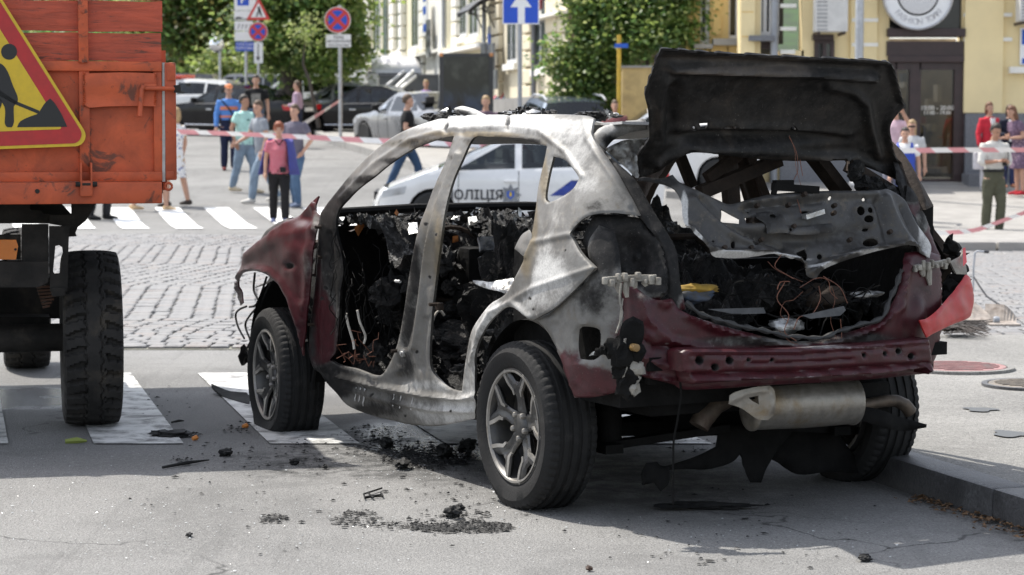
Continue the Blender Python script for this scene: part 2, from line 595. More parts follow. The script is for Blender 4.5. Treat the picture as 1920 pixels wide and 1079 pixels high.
for i in range(420):
 q = K0 + KD * RL.uniform(-1.5, .75) - KN * abs(RL.gauss(.0, .05))
 z = .006 + RL.random() * .012
 a = RL.uniform(0, 6.3); r = RL.uniform(.008, .021)
 d = np.array([cos(a), sin(a)]) * r; n = np.array([-d[1], d[0]]) * .5
 mb.add([(q[0] - d[0], q[1] - d[1], z), (q[0] + n[0], q[1] + n[1], z + .008), (q[0] + d[0], q[1] + d[1], z), (q[0] - n[0], q[1] - n[1], z + .003)], [(0, 1, 2, 3)])
o = kind(mb.build('leaf_litter', M('dry_leaf', (.13, .075, .038), .8, var=.5, scale=30)), 'stuff')
tag(o, 'dry brown leaf litter lying along the foot of the granite kerb', 'leaf litter')
SD = np.array([-.243, .970]); SN = np.array([.970, .243])
def near_stripe(px_bl, wid, y0=834, y1=702.5):
 a = gr(px_bl, y0)[:2];
 L = (13.53 - a[1]) / SD[1]
 b = a + np.array([wid / SN[0], 0])
 far_a = a + SD * L; far_b = b + SD * L
 return [a, b, far_b, far_a]
zebra = kind(empty('crosswalk', (0, 0, 0)), 'structure')
for x in (-153, 176, 506, 836, 1166):
 drape('stripe', near_stripe(x, .41), .006, MAT_PAINT, .5, zebra)
zebra2 = kind(empty('crosswalk', (0, 0, 0)), 'structure')
for k in range(-3, 8):
 q = [(198 + 92 * k, 391), (244.5 + 92 * k, 391), (281.5 + 101 * k, 430.5), (230 + 101 * k, 430.5)]
 drape('stripe', [gt(*p) for p in q], .012, MAT_PAINT2, 1.2, zebra2)
drape('stripe', [gt(1690, 473), gt(2100, 472), gt(2100, 488), gt(1690, 487)], .012, MAT_PAINT2, 1.5, zebra2)
def stone_mat():
 m, t, p = new_mat('cobble_stone')
 co = coords(t)
 oi = nd(t, 'ShaderNodeObjectInfo')
 geo = nd(t, 'ShaderNodeNewGeometry')
 r = math_n(t, 'FRACT', math_n(t, 'ADD', geo.outputs['Random Per Island'], oi.outputs['Random']))
 rp = nd(t, 'ShaderNodeValToRGB'); t.links.new(r, rp.inputs[0])
 e = rp.color_ramp.elements
 e[0].position = 0; e[0].color = (.12, .12, .126, 1); e[1].position = 1; e[1].color = (.20, .196, .19, 1)
 x = e.new(.35); x.color = (.165, .165, .17, 1); x = e.new(.7); x.color = (.148, .146, .15, 1); x = e.new(.93); x.color = (.175, .142, .128, 1)
 n = noise(t, co, 14, 6, .65)
 col = mixc(t, ramp(t, n, .3, .7), rp.outputs[0], (.225, .22, .215))
 col = mixc(t, math_n(t, 'MULTIPLY', ramp(t, noise(t, co, 60, 3), .55, .7), .5), col, (.12, .12, .12))
 t.links.new(col, p.inputs['Base Color'])
 p.inputs['Roughness'].default_value = .72
 add_bump(t, p, n, .25, .006)
 return m
MAT_STONE = stone_mat()
MAT_JOINT = M('joint_sand', (.175, .17, .145), .95, var=.4, scale=5, dirt=(.075, .085, .04), dirt_amt=.4, dscale=1.5)
CB0, CB1 = 15.0, 31.6
cgx = np.linspace(-9, 12, 22); cgy = np.linspace(CB0, CB1, 18)
cobbles = kind(sheet('cobbled_street', cgx, cgy, .004, MAT_JOINT), 'structure')
stones = []
RS = random.Random(11)
y = CB0 + .06
row = 0
while y < CB1:
 dpt = RS.uniform(.125, .165) if (y < 17.0) else RS.uniform(.16, .21)
 seg = 3.7
 ph = ((y + 1.2) / seg) % 2
 reg = y > 16.4
 zig = (ph if ph < 1 else 2 - ph) * .42 if reg else RS.uniform(0, .2)
 lim0, lim1 = (-960 - 60) / 4200 * y, (960 + 60) / 4200 * y
 x = -9.2
 kcol = 0
 while x < 11.5:
  w = .165 + .03 * sin(kcol * 2.4) if reg else RS.uniform(.11, .2)
  xs = x + zig + RS.uniform(-.008, .008)
  if lim0 - 2.2 < xs < lim1 + 2.2:
   stones.append((xs + w / 2, y + dpt / 2, w - .017, dpt - .007))
  x += w
  kcol += 1
 y += dpt
 row += 1
def stone_geo(cx, cy, w, d, z0, r):
 h = .015 + r.uniform(-.003, .003)
 b = .008
 tx, ty = r.uniform(-.008, .008), r.uniform(-.008, .008)
 vs, fs = [], []
 for k, (ins, z) in enumerate(((0, -.01), (0, h * .62), (b, h))):
  for sx, sy in ((-1, -1), (1, -1), (1, 1), (-1, 1)):
   X, Y = sx * (w / 2 - ins), sy * (d / 2 - ins)
   vs.append((cx + X + r.uniform(-.004, .004), cy + Y + r.uniform(-.004, .004), z0 + z + (X * tx + Y * ty) * (k == 2)))
 vs.append((cx, cy, z0 + h + .004))
 for L in (0, 4):
  for k in range(4):
   fs.append((L + k, L + (k + 1) % 4, L + 4 + (k + 1) % 4, L + 4 + k))
 for k in range(4): fs.append((8 + k, 8 + (k + 1) % 4, 12))
 return vs, fs
def shows(px, py):
 return (238 < px < 450 and 450 < py < 652) or (1795 < px < 1915 and 495 < py < 560)
vis = []
for i, (x, y_, w, d) in enumerate(stones):
 px = CX + x / y_ * FPX; py = HORIZON + (CAMZ - float(terrain(x, y_))) / y_ * FPX
 if shows(px, py): vis.append((y_, i))
vis.sort()
single = set(i for _, i in vis[:298])
mbs = MB()
for i, (x, y_, w, d) in enumerate(stones):
 z = float(terrain(x, y_)) + .006
 if i in single:
  vs, fs = stone_geo(0, 0, w, d, 0, RS)
  o = mesh_obj('cobblestone', vs, fs, MAT_STONE, cobbles)
  o.location = (x, y_, z)
 else:
  vs, fs = stone_geo(x, y_, w, d, z, RS)
  mbs.add(vs, fs)
rest = mbs.build('cobblestones', MAT_STONE, cobbles, fix=False)
rest['kind'] = 'stuff'
def slab(name, pts, h, mat, step=1.5):
 P, T, ed = fill([p[:2] for p in pts], step=step, sharp=1)
 V = np.column_stack([P, terrain(P[:, 0], P[:, 1]) + h])
 V, F, _ = shell(V, T, h + .3, np.array([0, 5, 80.]))
 return kind(mesh_obj(name, V, F, mat), 'structure')
isl = [gt(575, 246), gt(605, 262), gt(640, 276), gt(700, 293), gt(765, 313), gt(812, 334), gt(1060, 352)]
isl = [p[:2] for p in isl] + [np.array([3.6, 40.2]), np.array([4.6, 52.5]), np.array([-4.0, 100.]), np.array([-8.8, 100.])]
slab('pavement', isl, .13, MAT_CONC)
kb = kind(empty('kerb', (0, 0, 0)), 'structure')
for a, b in zip(isl[:6], isl[1:7]):
 n = max(1, int(np.linalg.norm(b - a) / 1.1))
 for k in range(n):
  p, q = a + (b - a) * k / n, a + (b - a) * (k + .97) / n
  d = (b - a) / np.linalg.norm(b - a); nn = np.array([d[1], -d[0]])
  zc = float(terrain(*((p + q) / 2)))
  mb = MB(); mb.bar((p[0], p[1], float(terrain(*p)) + .02), (q[0], q[1], float(terrain(*q)) + .02), .2, .30)
  mb.build('kerbstone', MAT_CONC, kb)
rp_ = [np.array([3.15, 29.6]), np.array([22., 29.6]), np.array([22., 44]), np.array([3.15, 44])]
slab('pavement', rp_, .10, MAT_CONC)
kb = kind(empty('kerb', (0, 0, 0)), 'structure')
for k in range(17):
 x = 3.1 + k * 1.1
 mb = MB(); z = float(terrain(x, 29.5)) - .02
 mb.box((x + .53, 29.5, z + .03), (1.07, .16, .26), bevel=.02)
 mb.build('kerbstone', MAT_CONC, kb)
def disc_on(name, px, py, z, r, mat, h, label, cat, ring=None, n=40):
 c = gr(px, py, z)
 e = empty(name, c); tag(e, label, cat)
 mb = MB(); mb.lathe([(r, -.02), (r, h * .6), (r * .985, h), (0.0001, h)], n, 'z')
 mb.build('cover_plate', mat, e, True, 30)
 mb = MB()
 for i in range(-4, 5):
  w = sqrt(max(0, (r * .85) ** 2 - (i * r * .19) ** 2))
  if w > .03: mb.box((0, i * r * .19, h + .002), (2 * w, r * .07, .005))
 mb.build('cover_rib', mat, e)
 mb = MB(); mb.lathe([(r * 1.02, -.02), (r * 1.02, h * .9), (r * 1.16, h * .9), (r * 1.16, -.02)], n, 'z', closed=True)
 mb.build('cover_frame', ring or mat, e, True, 30)
 return e
disc_on('manhole_cover', 1792, 690, KERB_H, .285, M('red_paint_worn', (.26, .14, .135), .8, var=.25, scale=12, dirt=(.24, .19, .18), dirt_amt=.42, dscale=9), .012,
  'round red painted manhole cover set in the pavement beside the wreck', 'manhole cover', MAT_PAVE)
disc_on('manhole_cover', 1932, 722, KERB_H, .22, M('cast_iron', (.19, .165, .135), .6, .3, var=.3, scale=20), .010,
  'brown cast iron manhole cover at the right end of the pavement', 'manhole cover', MAT_GRANITE)
MAT_WATER = M('puddle_water', (.055, .054, .050), .4, var=.2, spec=.5)
def puddle(px, py, z, rx, ry, label, seed):
 c = gr(px, py, z)
 pts = []
 for k in range(28):
  a = 2 * pi * k / 28
  r = 1 + .22 * sin(3 * a + seed) + .12 * sin(5 * a + seed * 2)
  pts.append((rx * r * cos(a), ry * r * sin(a)))
 mb = MB(); mb.add([(x, y, .004) for x, y in pts], [tuple(range(28))])
 o = mb.build('puddle', MAT_WATER); o.location = tuple(c)
 o['kind'] = 'structure'
 o['label'] = label
puddle(1838, 769, KERB_H - .004, .075, .08, 'shallow puddle on the pavement', 1.)
puddle(1898, 815, KERB_H - .004, .09, .10, 'second shallow puddle on the pavement', 2.2)
# ================================================================== BUILDINGS
MAT_YW = M('yellow_stucco', (.80, .66, .38), .9, var=.06, scale=1.2, dirt=(.66, .53, .30), dirt_amt=.2, dscale=1.0, bump=.25, bscale=60)
MAT_YW2 = M('ochre_stucco', (.72, .52, .22), .9, var=.08, scale=1.5, dirt=(.45, .30, .13), dirt_amt=.3, dscale=1.2, bump=.25, bscale=60)
MAT_TRIM = M('white_trim_paint', (.80, .78, .72), .8, var=.08, scale=3, dirt=(.48, .46, .41), dirt_amt=.25, dscale=2)
MAT_BEIGE = M('beige_stucco', (.66, .59, .44), .9, var=.07, scale=.8, dirt=(.44, .39, .29), dirt_amt=.32, dscale=.8, bump=.25, bscale=40)
MAT_CREAM = M('cream_stucco', (.68, .63, .46), .9, var=.06, scale=.8, dirt=(.5, .46, .36), dirt_amt=.25, dscale=.8)
MAT_BROWN = M('dark_brown_wood', (.038, .022, .022), .45, var=.25, scale=6, bump=.2, bscale=30)
MAT_PLINTH = M('grey_granite_plinth', (.15, .155, .17), .5, var=.2, scale=30)
MAT_GLASS = glass_mat('window_glass', (.30, .33, .34))
MAT_DARKIN = M('dim_interior', (.06, .06, .058), .9, var=.4, scale=1.5)
MAT_WFRAME = M('white_window_frame', (.72, .72, .72), .5, var=.05)
MAT_PIPE = M('grey_drainpipe', (.30, .315, .34), .5, .3, var=.1, scale=3)
MAT_STEEL = M('galvanised_steel', (.42, .43, .45), .45, .6, var=.15, scale=8)
MAT_IRON = M('black_iron', (.022, .022, .024), .5, var=.3)
BY = 43.0
def bx(px, Y=BY): return (px - CX) / FPX * Y / 1.0 * (1.0)
def bp(px, py, Y=BY):
 p = at(px, py, Y); return p[0], p[2]
def fbox(name, px0, px1, py0, py1, y0, y1, mat, parent, bev=0.0, Y=BY):
 x0, z1 = bp(px0, py0, Y); x1, z0 = bp(px1, py1, Y)
 mb = MB(); mb.box(((x0 + x1) / 2, Y + (y0 + y1) / 2, (z0 + z1) / 2), (x1 - x0, abs(y1 - y0), z1 - z0), bevel=bev)
 return mb.build(name, mat, parent)
house = empty('shop_house', (0, 0, 0))
tag(house, 'yellow stucco house with white string courses, grey plinth and a dark brown shop door', 'building')
TOPY = -140
gz = float(terrain(8, BY)) + .1
def wall(px0, px1, py0, py1, mat=MAT_YW, d0=0.0, d1=.45): return fbox('wall', px0, px1, py0, py1, d0, d1, mat, house)
wall(1806, 3300, TOPY, 345)
wall(1640, 1664, TOPY, 345)
wall(1505, 1640, TOPY, 345)
wall(1462, 1505, 95, 345);
wall(1460, 1505, TOPY, -60)
wall(1424, 1460, 103, 345); wall(1388, 1424, TOPY, 345); wall(1424, 1460, TOPY, -60)
wall(1664, 1806, TOPY, -90)
def window(px0, px1, py0, py1, rec=.22, mull=(.5,), mat=MAT_WFRAME, Y=BY, parent=house, inner=True):
 x0, z1 = bp(px0, py0, Y); x1, z0 = bp(px1, py1, Y)
 fw = .07
 mb = MB()
 for a, b in ((x0, x0 + fw), (x1 - fw, x1)): mb.box(((a + b) / 2, Y + rec, (z0 + z1) / 2), (fw, .08, z1 - z0))
 for a, b in ((z0, z0 + fw), (z1 - fw, z1)): mb.box(((x0 + x1) / 2, Y + rec, (a + b) / 2), (x1 - x0 - 2 * fw, .08, fw))
 for m in mull:
  xm = x0 + (x1 - x0) * m; mb.box((xm, Y + rec - .003, (z0 + z1) / 2), (.07, .07, z1 - z0 - 2 * fw))
 f = mb.build('window', mat, parent)
 mb = MB(); mb.box(((x0 + x1) / 2, Y + rec + .03, (z0 + z1) / 2), (x1 - x0 - .1, .012, z1 - z0 - .1)); mb.build('pane', MAT_GLASS, f)
 if inner:
  mb = MB(); mb.box(((x0 + x1) / 2, Y + rec + .5, (z0 + z1) / 2), (x1 - x0 + .3, .02, z1 - z0 + .3)); mb.build('room_shade', MAT_DARKIN, parent)
 return f
window(1424, 1462, -60, 66, .2, (.33, .62))
fbox('sill', 1402, 1450, 68, 78, -.28, .2, MAT_PLINTH, house)
window(1424, 1450, 78, 92, .2, (), MAT_BROWN)
fbox('string_course', 1462, 1492, 8, 15, -.10, 0, MAT_TRIM, house); fbox('string_course', 1462, 1492, 51, 58, -.10, 0, MAT_TRIM, house); fbox('string_course', 1462, 1490, 94, 102, -.10, 0, MAT_TRIM, house)
for y in (-30, 35, 81, 126, 170, 215, 260, 300):
 if y < 120: fbox('string_course', 1596, 1645, y, y + 7, -.10, 0, MAT_TRIM, house)
 fbox('string_course', 1806, 1896, y - 10 if y < 100 else y, (y - 3) if y < 100 else y + 5, -.09, 0, MAT_TRIM, house) if y < 100 else None
fbox('pilaster', 1389, 1412, TOPY, 345, -.12, 0, MAT_YW, house)
for y in (-20, 24, 70, 115):
 fbox('rustic_joint', 1389, 1412, y - 2, y + 1, -.124, -.115, MAT_YW2, house)
fbox('pilaster', 1810, 1877, TOPY, 212, -.10, 0, MAT_YW, house)
fbox('pilaster', 1596, 1640, TOPY, 345, -.08, 0, MAT_YW, house)
fbox('plinth', 1808, 3300, 213, 345, -.14, 0, MAT_PLINTH, house)
fbox('plinth', 1462, 1664, 218, 345, -.10, 0, MAT_PLINTH, house)
fbox('sill', 1890, 2010, 126, 138, -.20, 0, MAT_TRIM, house)
fbox('door_hood', 1522, 1560, 66, 76, -.25, 0, MAT_BROWN, house); window(1526, 1562, 76, 215, -.06, (.5,), MAT_BROWN)
fbox('fascia', 1662, 1806, 78, 105, -.06, .25, MAT_BROWN, house)
fbox('transom', 1662, 1808, 54, 70, -.16, .25, MAT_BROWN, house, .02); fbox('transom', 1664, 1806, 105, 118, -.10, .25, MAT_BROWN, house, .02)
fbox('fascia', 1664, 1806, -90, 54, .12, .3, M('dark_shop_glass', (.02, .02, .022), .12, var=.2), house)
fbox('door_frame', 1664, 1679, 118, 345, -.02, .25, MAT_BROWN, house); fbox('door_frame', 1706, 1724, 118, 345, -.02, .25, MAT_BROWN, house); fbox('door_frame', 1790, 1806, 118, 345, -.02, .25, MAT_BROWN, house)
fbox('door_frame', 1679, 1706, 118, 131, -.02, .25, MAT_BROWN, house); fbox('door_frame', 1724, 1790, 118, 131, -.02, .25, MAT_BROWN, house); fbox('door_frame', 1679, 1706, 332, 345, -.02, .25, MAT_BROWN, house)
door = fbox('door', 1724, 1790, 336, 345, .02, .1, MAT_BROWN, house)
fbox('pane', 1724, 1790, 131, 336, .05, .065, glass_mat('door_glass', (.34, .34, .33)), door)
fbox('pane', 1679, 1706, 131, 332, .05, .065, glass_mat('door_glass', (.34, .34, .33)), house)
x, z = bp(1729, 258); mb = MB(); mb.tube([(x, BY - .02, z + .22), (x + .03, BY - .09, z + .17), (x + .03, BY - .09, z - .17), (x, BY - .02, z - .22)], .02, 8); mb.build('handle', MAT_IRON, door, True)
x, z = bp(1758, 203)
text_mesh('lettering', '10:00 - 20:00', .12, MAT_TRIM, door, (x, BY + .04, z), (pi / 2, 0, 0), .002)
x, z = bp(1758, 212); text_mesh('lettering', '11:00 - 19:00', .10, MAT_TRIM, door, (x, BY + .04, z), (pi / 2, 0, 0), .002)
fbox('shop_room', 1600, 1850, 60, 380, 3.2, 3.3, M('warm_shop_wall', (.36, .30, .24), .9, var=.5, scale=1.2), house, Y=BY)
RI = random.Random(4)
for k in range(22):
 px = RI.uniform(1700, 1800); py = RI.uniform(130, 330)
 c = RI.choice([(.55, .5, .42), (.3, .05, .05), (.06, .07, .12), (.6, .58, .55), (.22, .24, .06), (.1, .05, .03)])
 w_, h_ = RI.uniform(5, 14), RI.uniform(8, 34)
 fbox('shop_goods', px, px + w_, py, py + h_, 1.6 + RI.random(), 2.7, M('goods_%d' % RI.randint(0, 6), c, .7), house)
fbox('step', 1800, 1868, 325, 357, -.9, -.14, MAT_PLINTH, house, .02)
shop = empty('round_shop_sign', (0, 0, 0)); tag(shop, 'round white shop sign reading FASHION TOWN above the brown door', 'sign')
x, z = bp(1722, -10, BY - .35); R_ = 66 / FPX * (BY - .35)
mb = MB(); mb.lathe([(R_, 0), (R_, -.16), (R_ * .97, -.18), (R_ * .95, -.16), (R_ * .95, 0)], 64, 'y', (x, BY - .2, z), closed=True); mb.build('sign_rim', M('sign_rim_metal', (.55, .55, .57), .35, .4), shop, True, 40)
MAT_SIGNW = M('sign_white', (.80, .80, .80), .5, var=.03)
mb = MB(); mb.lathe([(R_ * .945, 0), (R_ * .945, -.12), (R_ * .60, -.12), (R_ * .60, 0)], 64, 'y', (x, BY - .2, z), closed=True); mb.build('sign_band', MAT_SIGNW, shop, True, 40)
mb = MB(); mb.lathe([(R_ * .545, 0), (R_ * .545, -.14), (R_ * .50, -.15), (.001, -.15)], 64, 'y', (x, BY - .2, z)); mb.build('sign_disc', M('sign_mesh_grey', (.62, .62, .63), .5, var=.3, scale=60), shop, True, 40)
MAT_LET = M('sign_letter_grey', (.50, .50, .52), .5)
txt = 'FASHION TOWN'
for i, chx in enumerate(txt):
 if chx == ' ': continue
 a = radians(-90 - 49 + i * 98 / 11)
 text_mesh('lettering', chx, R_ * .25, MAT_LET, shop, (x + R_ * .765 * cos(a), BY - .325, z + R_ * .765 * sin(a)), (pi / 2, -(a + pi / 2), 0), .003)
def aircon(px0, px1, pxf, py0, py1, label, Y=BY):
 e = empty('air_conditioner', (0, 0, 0)); tag(e, label, 'air conditioner')
 fbox('casing', px0, px1, py0, py1, -.75, -.35, M('aircon_casing', (.60, .59, .57), .5, var=.08), e, .02)
 x0, z1 = bp(px0, py0, Y - .75)
 for k in range(14):
  zz = py0 + (py1 - py0) * (k + .5) / 14
  fbox('grille_slat', px0 + 2, pxf, zz - 1.2, zz + 1.2, -.765, -.75, M('aircon_grille', (.30, .30, .31), .5), e)
 fbox('wall_bracket', px0 + 4, px0 + 8, py1, py1 + 5, -.75, 0, MAT_BROWN, e); fbox('wall_bracket', px1 - 8, px1 - 4, py1, py1 + 5, -.75, 0, MAT_BROWN, e)
 return e
aircon(1520, 1579, 1541, -40, 63, 'white air conditioner on a wall bracket above the dark basement opening')
aircon(1897, 1960, 1905, -40, 44, 'grey air conditioner at the right end of the yellow facade')
dp = MB(); x, _ = bp(1453, 0, BY - .15); dp.tube([(x, BY - .12, gz), (x, BY - .12, 6)], .075, 12); o = dp.build('drainpipe', MAT_PIPE, house, True)
x, _ = bp(1612, 0, 40.5); mb = MB(); mb.tube([(x, 40.5, gz - .05), (x, 40.5, 7)], [.085, .07], 14); mb.lathe([(.16, 0), (.16, .05), (.1, .08)], 16, 'z', (x, 40.5, gz))
o = mb.build('lamp_post', MAT_STEEL, None, True); tag(o, 'grey steel lamp post standing before the yellow facade beside the round sign', 'lamp post')
post = empty('wall_poster', (0, 0, 0)); tag(post, 'blue and white poster hung on the yellow wall at the right edge', 'poster')
fbox('poster_panel', 1912, 1990, 53, 122, -.06, -.02, MAT_SIGNW, post); MAT_BLUE = M('sign_blue', (.012, .09, .46), .45, var=.06, scale=10)
fbox('poster_print', 1915, 1990, 56, 84, -.066, -.06, MAT_BLUE, post); fbox('poster_print', 1915, 1990, 110, 120, -.066, -.06, MAT_BLUE, post)
hl = empty('ochre_house', (0, 0, 0)); tag(hl, 'ochre house wing with two white framed windows beside the ivy', 'building')
YL = 44.2
def lw(name, a, b, c, d, y0, y1, mat, bev=0.): return fbox(name, a, b, c, d, y0, y1, mat, hl, bev, YL)
lw('wall', 1288, 1311, TOPY, 345, 0, .4, MAT_YW2); lw('wall', 1332, 1364, TOPY, 345, 0, .4, MAT_YW2); lw('wall', 1311, 1332, 85, 345, 0, .4, MAT_YW2); lw('wall', 1364, 1388, 74, 345, 0, .4, MAT_YW2); lw('wall', 1311, 1388, TOPY, -100, 0, .4, MAT_YW2)
for a, b, d in ((1311, 1332, 84), (1364, 1390, 73)):
 window(a, b, -100, d, .12, (.75,), Y=YL, parent=hl)
lw('wall_panel', 1336, 1351, 30, 66, -.05, 0, MAT_YW2); lw('wall_panel', 1336, 1351, -40, 20, -.05, 0, MAT_YW2)
lw('sill', 1300, 1334, 84, 92, -.3, 0, MAT_CONC); lw('sill', 1335, 1389, 74, 86, -.35, 0, MAT_CONC)
FA = np.array([1.55, 50.5]); FB_ = np.array([-7.6, 98.0])
FD = (FB_ - FA) / np.linalg.norm(FB_ - FA); FN = np.array([-FD[1], FD[0]])
if FN @ (np.array([0, 0]) - FA) < 0: FN = -FN
FROT = atan2(FD[1], FD[0])
row = empty('street_house', (FA[0], FA[1], float(terrain(*FA))), FROT)
tag(row, 'long cream and beige street house with white rusticated piers running uphill', 'building')
def fs(px):
 k = (px - CX) / FPX
 return (k * FA[1] - FA[0]) / (FD[0] - k * FD[1])
sgn_ = 1 if (np.array([-sin(FROT), cos(FROT)]) @ FN) > 0 else -1
FL = fs(648)
def rf(name, s0, s1, z0, z1, d0, d1, mat, parent=None, bev=0.):
 mb = MB(); y0, y1 = d0 * sgn_, d1 * sgn_
 mb.box(((s0 + s1) / 2, (y0 + y1) / 2, (z0 + z1) / 2), (s1 - s0, abs(y1 - y0), z1 - z0), bevel=bev)
 return mb.build(name, mat, parent or row)
SLOPE = (float(terrain(*(FA + FD * FL))) - float(terrain(*FA))) / FL
Z0, Z1 = -.5, 9.0
S_B = fs(925)
rf('wall', -.3, S_B, Z0, Z1, -.5, 0, MAT_BEIGE); rf('wall', S_B, FL + 6, Z0, Z1, -.5, 0, MAT_CREAM)
def wbl(z, s): return z
def pier(px0, px1, mat, proud=.12, n0=0.0, zt=7.5, h=.42):
 s1, s0 = fs(px0), fs(px1)
 z = n0 + SLOPE * s0
 while z < zt + SLOPE * s0:
  rf('rustic_block', s0, s1, z, z + h - .06, 0, proud, mat, None, .03)
  z += h
pier(1031, 1052, MAT_BEIGE, .13); pier(985, 1003, MAT_BEIGE, .13); pier(930, 944, MAT_BEIGE, .14); pier(1054, 1075, MAT_BEIGE, .14)
pier(855, 864, MAT_TRIM, .15); pier(794, 802, MAT_TRIM, .15); pier(738, 745, MAT_TRIM, .15); pier(690, 698, MAT_TRIM, .16); pier(665, 672, MAT_TRIM, .16); pier(758, 763, MAT_TRIM, .2)
def rwin(px0, px1, py0, py1, arch=False, mat=MAT_WFRAME):
 s1, s0 = fs(px0), fs(px1); sm = (s0 + s1) / 2
 c = FA + FD * sm
 Y = c[1]
 z1 = at(0, py0, Y)[2] - row.location.z; z0 = at(0, py1, Y)[2] - row.location.z
 f = rf('window', s0, s1, z0, z1, 0.0, .06, mat)
 n = 2
 for k in range(n):
  a = s0 + (s1 - s0) * (k + .12) / n; b = s0 + (s1 - s0) * (k + .88) / n
  rf('pane', a, b, z0 + .12, z1 - .12, .045, .075, M('dull_window_glass', (.10, .115, .12), .12, var=.4, scale=1.0, spec=.8), f)
 rf('sill', s0 - .2, s1 + .2, z0 - .16, z0, 0, .16, MAT_TRIM)
 return f
for a, b, c, d in ((1008, 1028, -90, 130), (955, 972, -90, 120), (884, 900, -90, 70), (866, 878, -90, 70), (776, 788, -90, 92), (749, 757, -90, 95), (704, 716, -90, 100), (722, 731, -90, 110), (674, 684, -90, 115)):
 rwin(a, b, c, d)
def course(px0, px1, py0, py1, d, mat):
 s1, s0 = fs(px0), fs(px1); Y = (FA + FD * s0)[1]
 rf('string_course', s0, s1, at(0, py1, Y)[2] - row.location.z, at(0, py0, Y)[2] - row.location.z, 0, d, mat)
course(846, 925, 80, 88, .4, MAT_TRIM); course(640, 845, 90, 96, .3, MAT_TRIM)
course(930, 1075, 178, 300, .4, MAT_CONC); course(1000, 1075, 20, 26, .35, MAT_TRIM)
for px, m in ((733, M('green_grey_pipe', (.20, .24, .23), .5, .3)), (842, MAT_PIPE), (918, MAT_PIPE), (1012, MAT_PLINTH)):
 s = fs(px); mb = MB(); mb.tube([(s, .15 * sgn_, -.3 + SLOPE * s), (s, .15 * sgn_, 9)], .065, 10); mb.build('drainpipe', m, row, True)
for (px, py) in ((945, 100), (945, 130), (950, 150), (823, 53), (823, 73), (823, 92), (930, 100), (930, 128)):
 s = fs(px); Y = (FA + FD * s)[1]; z = at(0, py, Y)[2] - row.location.z
 rf('wall_plaque', s - .35, s + .35, z - .25, z + .25, .30, .36, M('plaque_grey', (.16, .17, .18), .4, .3))
s = fs(818); Y = (FA + FD * s)[1]; z = at(0, 26, Y)[2] - row.location.z
rf('blue_plate', s - .4, s + .4, z - .7, z + .7, .3, .36, MAT_SIGNW)
for dz in (-.45, .1, .5): rf('blue_print', s - .3, s + .3, z + dz - .12, z + dz + .12, .36, .37, MAT_BLUE)
rf('wall_panel', fs(838), fs(806), -.3 + 1, 9, .0, .12, MAT_TRIM)
can = empty('iron_canopy', (FA[0], FA[1], float(terrain(*FA))), FROT); tag(can, 'black iron porch canopy on scroll brackets beside the one way sign', 'canopy')
s0, s1 = fs(937), fs(915); sm = (s0 + s1) / 2; Yc = (FA + FD * sm)[1]
zc = at(0, 22, Yc)[2] - row.location.z
P_ = []
for k in range(13):
 t = k / 12; P_.append((.05 + .8 * t, zc + .38 - .42 * t ** 1.9))
mb = MB()
for (y0, za), (y1, zb) in zip(P_[:-1], P_[1:]):
 mb.bar(((s0 + s1) / 2, y0 * sgn_, za), ((s0 + s1) / 2, y1 * sgn_, zb), s1 - s0 + .2, .05)
mb.build('canopy_roof', MAT_IRON, can)
for ss in (s0, s1):
 mb = MB(); mb.tube([(ss, y * sgn_, z - .08) for y, z in P_], .03, 6); mb.build('canopy_rib', MAT_IRON, can, True)
 mb = MB(); mb.tube([(ss, .03 * sgn_, zc - .7), (ss, .15 * sgn_, zc - .45), (ss, .3 * sgn_, zc - .1), (ss, .5 * sgn_, zc + .05)], .02, 6)
 mb.build('scroll_bracket', MAT_IRON, can, True)
 for cy, r in ((.22, .10), (.4, .07)):
  mb = MB(); mb.tube([(ss, (cy + r * cos(a)) * sgn_, zc + .02 + r * sin(a)) for a in np.linspace(0, 2 * pi, 15)], .018, 5); mb.build('scroll_ring', MAT_IRON, can, True)
plt = rf('house_sign', fs(929), fs(922), zc - 1.6, zc - .4, .05, .12, M('grey_board', (.20, .21, .24), .5));
rf('blue_print', fs(928), fs(923), zc - 1.0, zc - .6, .12, .13, MAT_BLUE)
rf('maroon_board', fs(1022), fs(950), at(0, 6, 52)[2] - row.location.z, at(0, -70, 52)[2] - row.location.z, .02, .12, M('maroon_board', (.16, .02, .03), .5))
rf('wall_lamp', fs(1034), fs(1014), at(0, 23, 52)[2] - row.location.z, at(0, 14, 52)[2] - row.location.z, .25, .5, MAT_SIGNW)
Yb = 74.0
bc = empty('barrel_canopy', (0, 0, 0)); tag(bc, 'silver barrel shaped canopy over a basement stair by the cream house', 'canopy')
x0, zt = bp(697, 104, Yb); x1, zb = bp(800, 140, Yb)
n = 12
V, F = [], []
for k in range(n + 1):
 a = pi / 2 * k / n
 for x in (x0 + (x1 - x0) * .04 * (k / n), x1):
  V.append((x, Yb - (1.1 * sin(a)), zb + (zt - zb) * cos(a)))
for k in range(n): F.append((2 * k, 2 * k + 1, 2 * k + 3, 2 * k + 2))
mesh_obj('canopy_sheet', V, F, M('brushed_steel_sheet', (.52, .52, .53), .35, .6, var=.1, scale=5), bc, True)
V2 = V[::2] + [(x0, Yb, zb)]
mb = MB(); mb.add(V2, [tuple(range(len(V2)))]); mb.build('canopy_end', M('pale_panel', (.66, .67, .68), .4), bc)
mb = MB(); mb.bar((x0, Yb - 1.1, zb - .04), (x1, Yb - 1.1, zb - .04), .08, .12); mb.build('canopy_edge', MAT_IRON, bc)
for px in (703, 797):
 x, _ = bp(px, 0, Yb); mb = MB(); mb.box((x, Yb - 1.0, zb - .9), (.35, .3, 1.8)); mb.build('canopy_post', MAT_SIGNW if px < 710 else MAT_STEEL, bc)
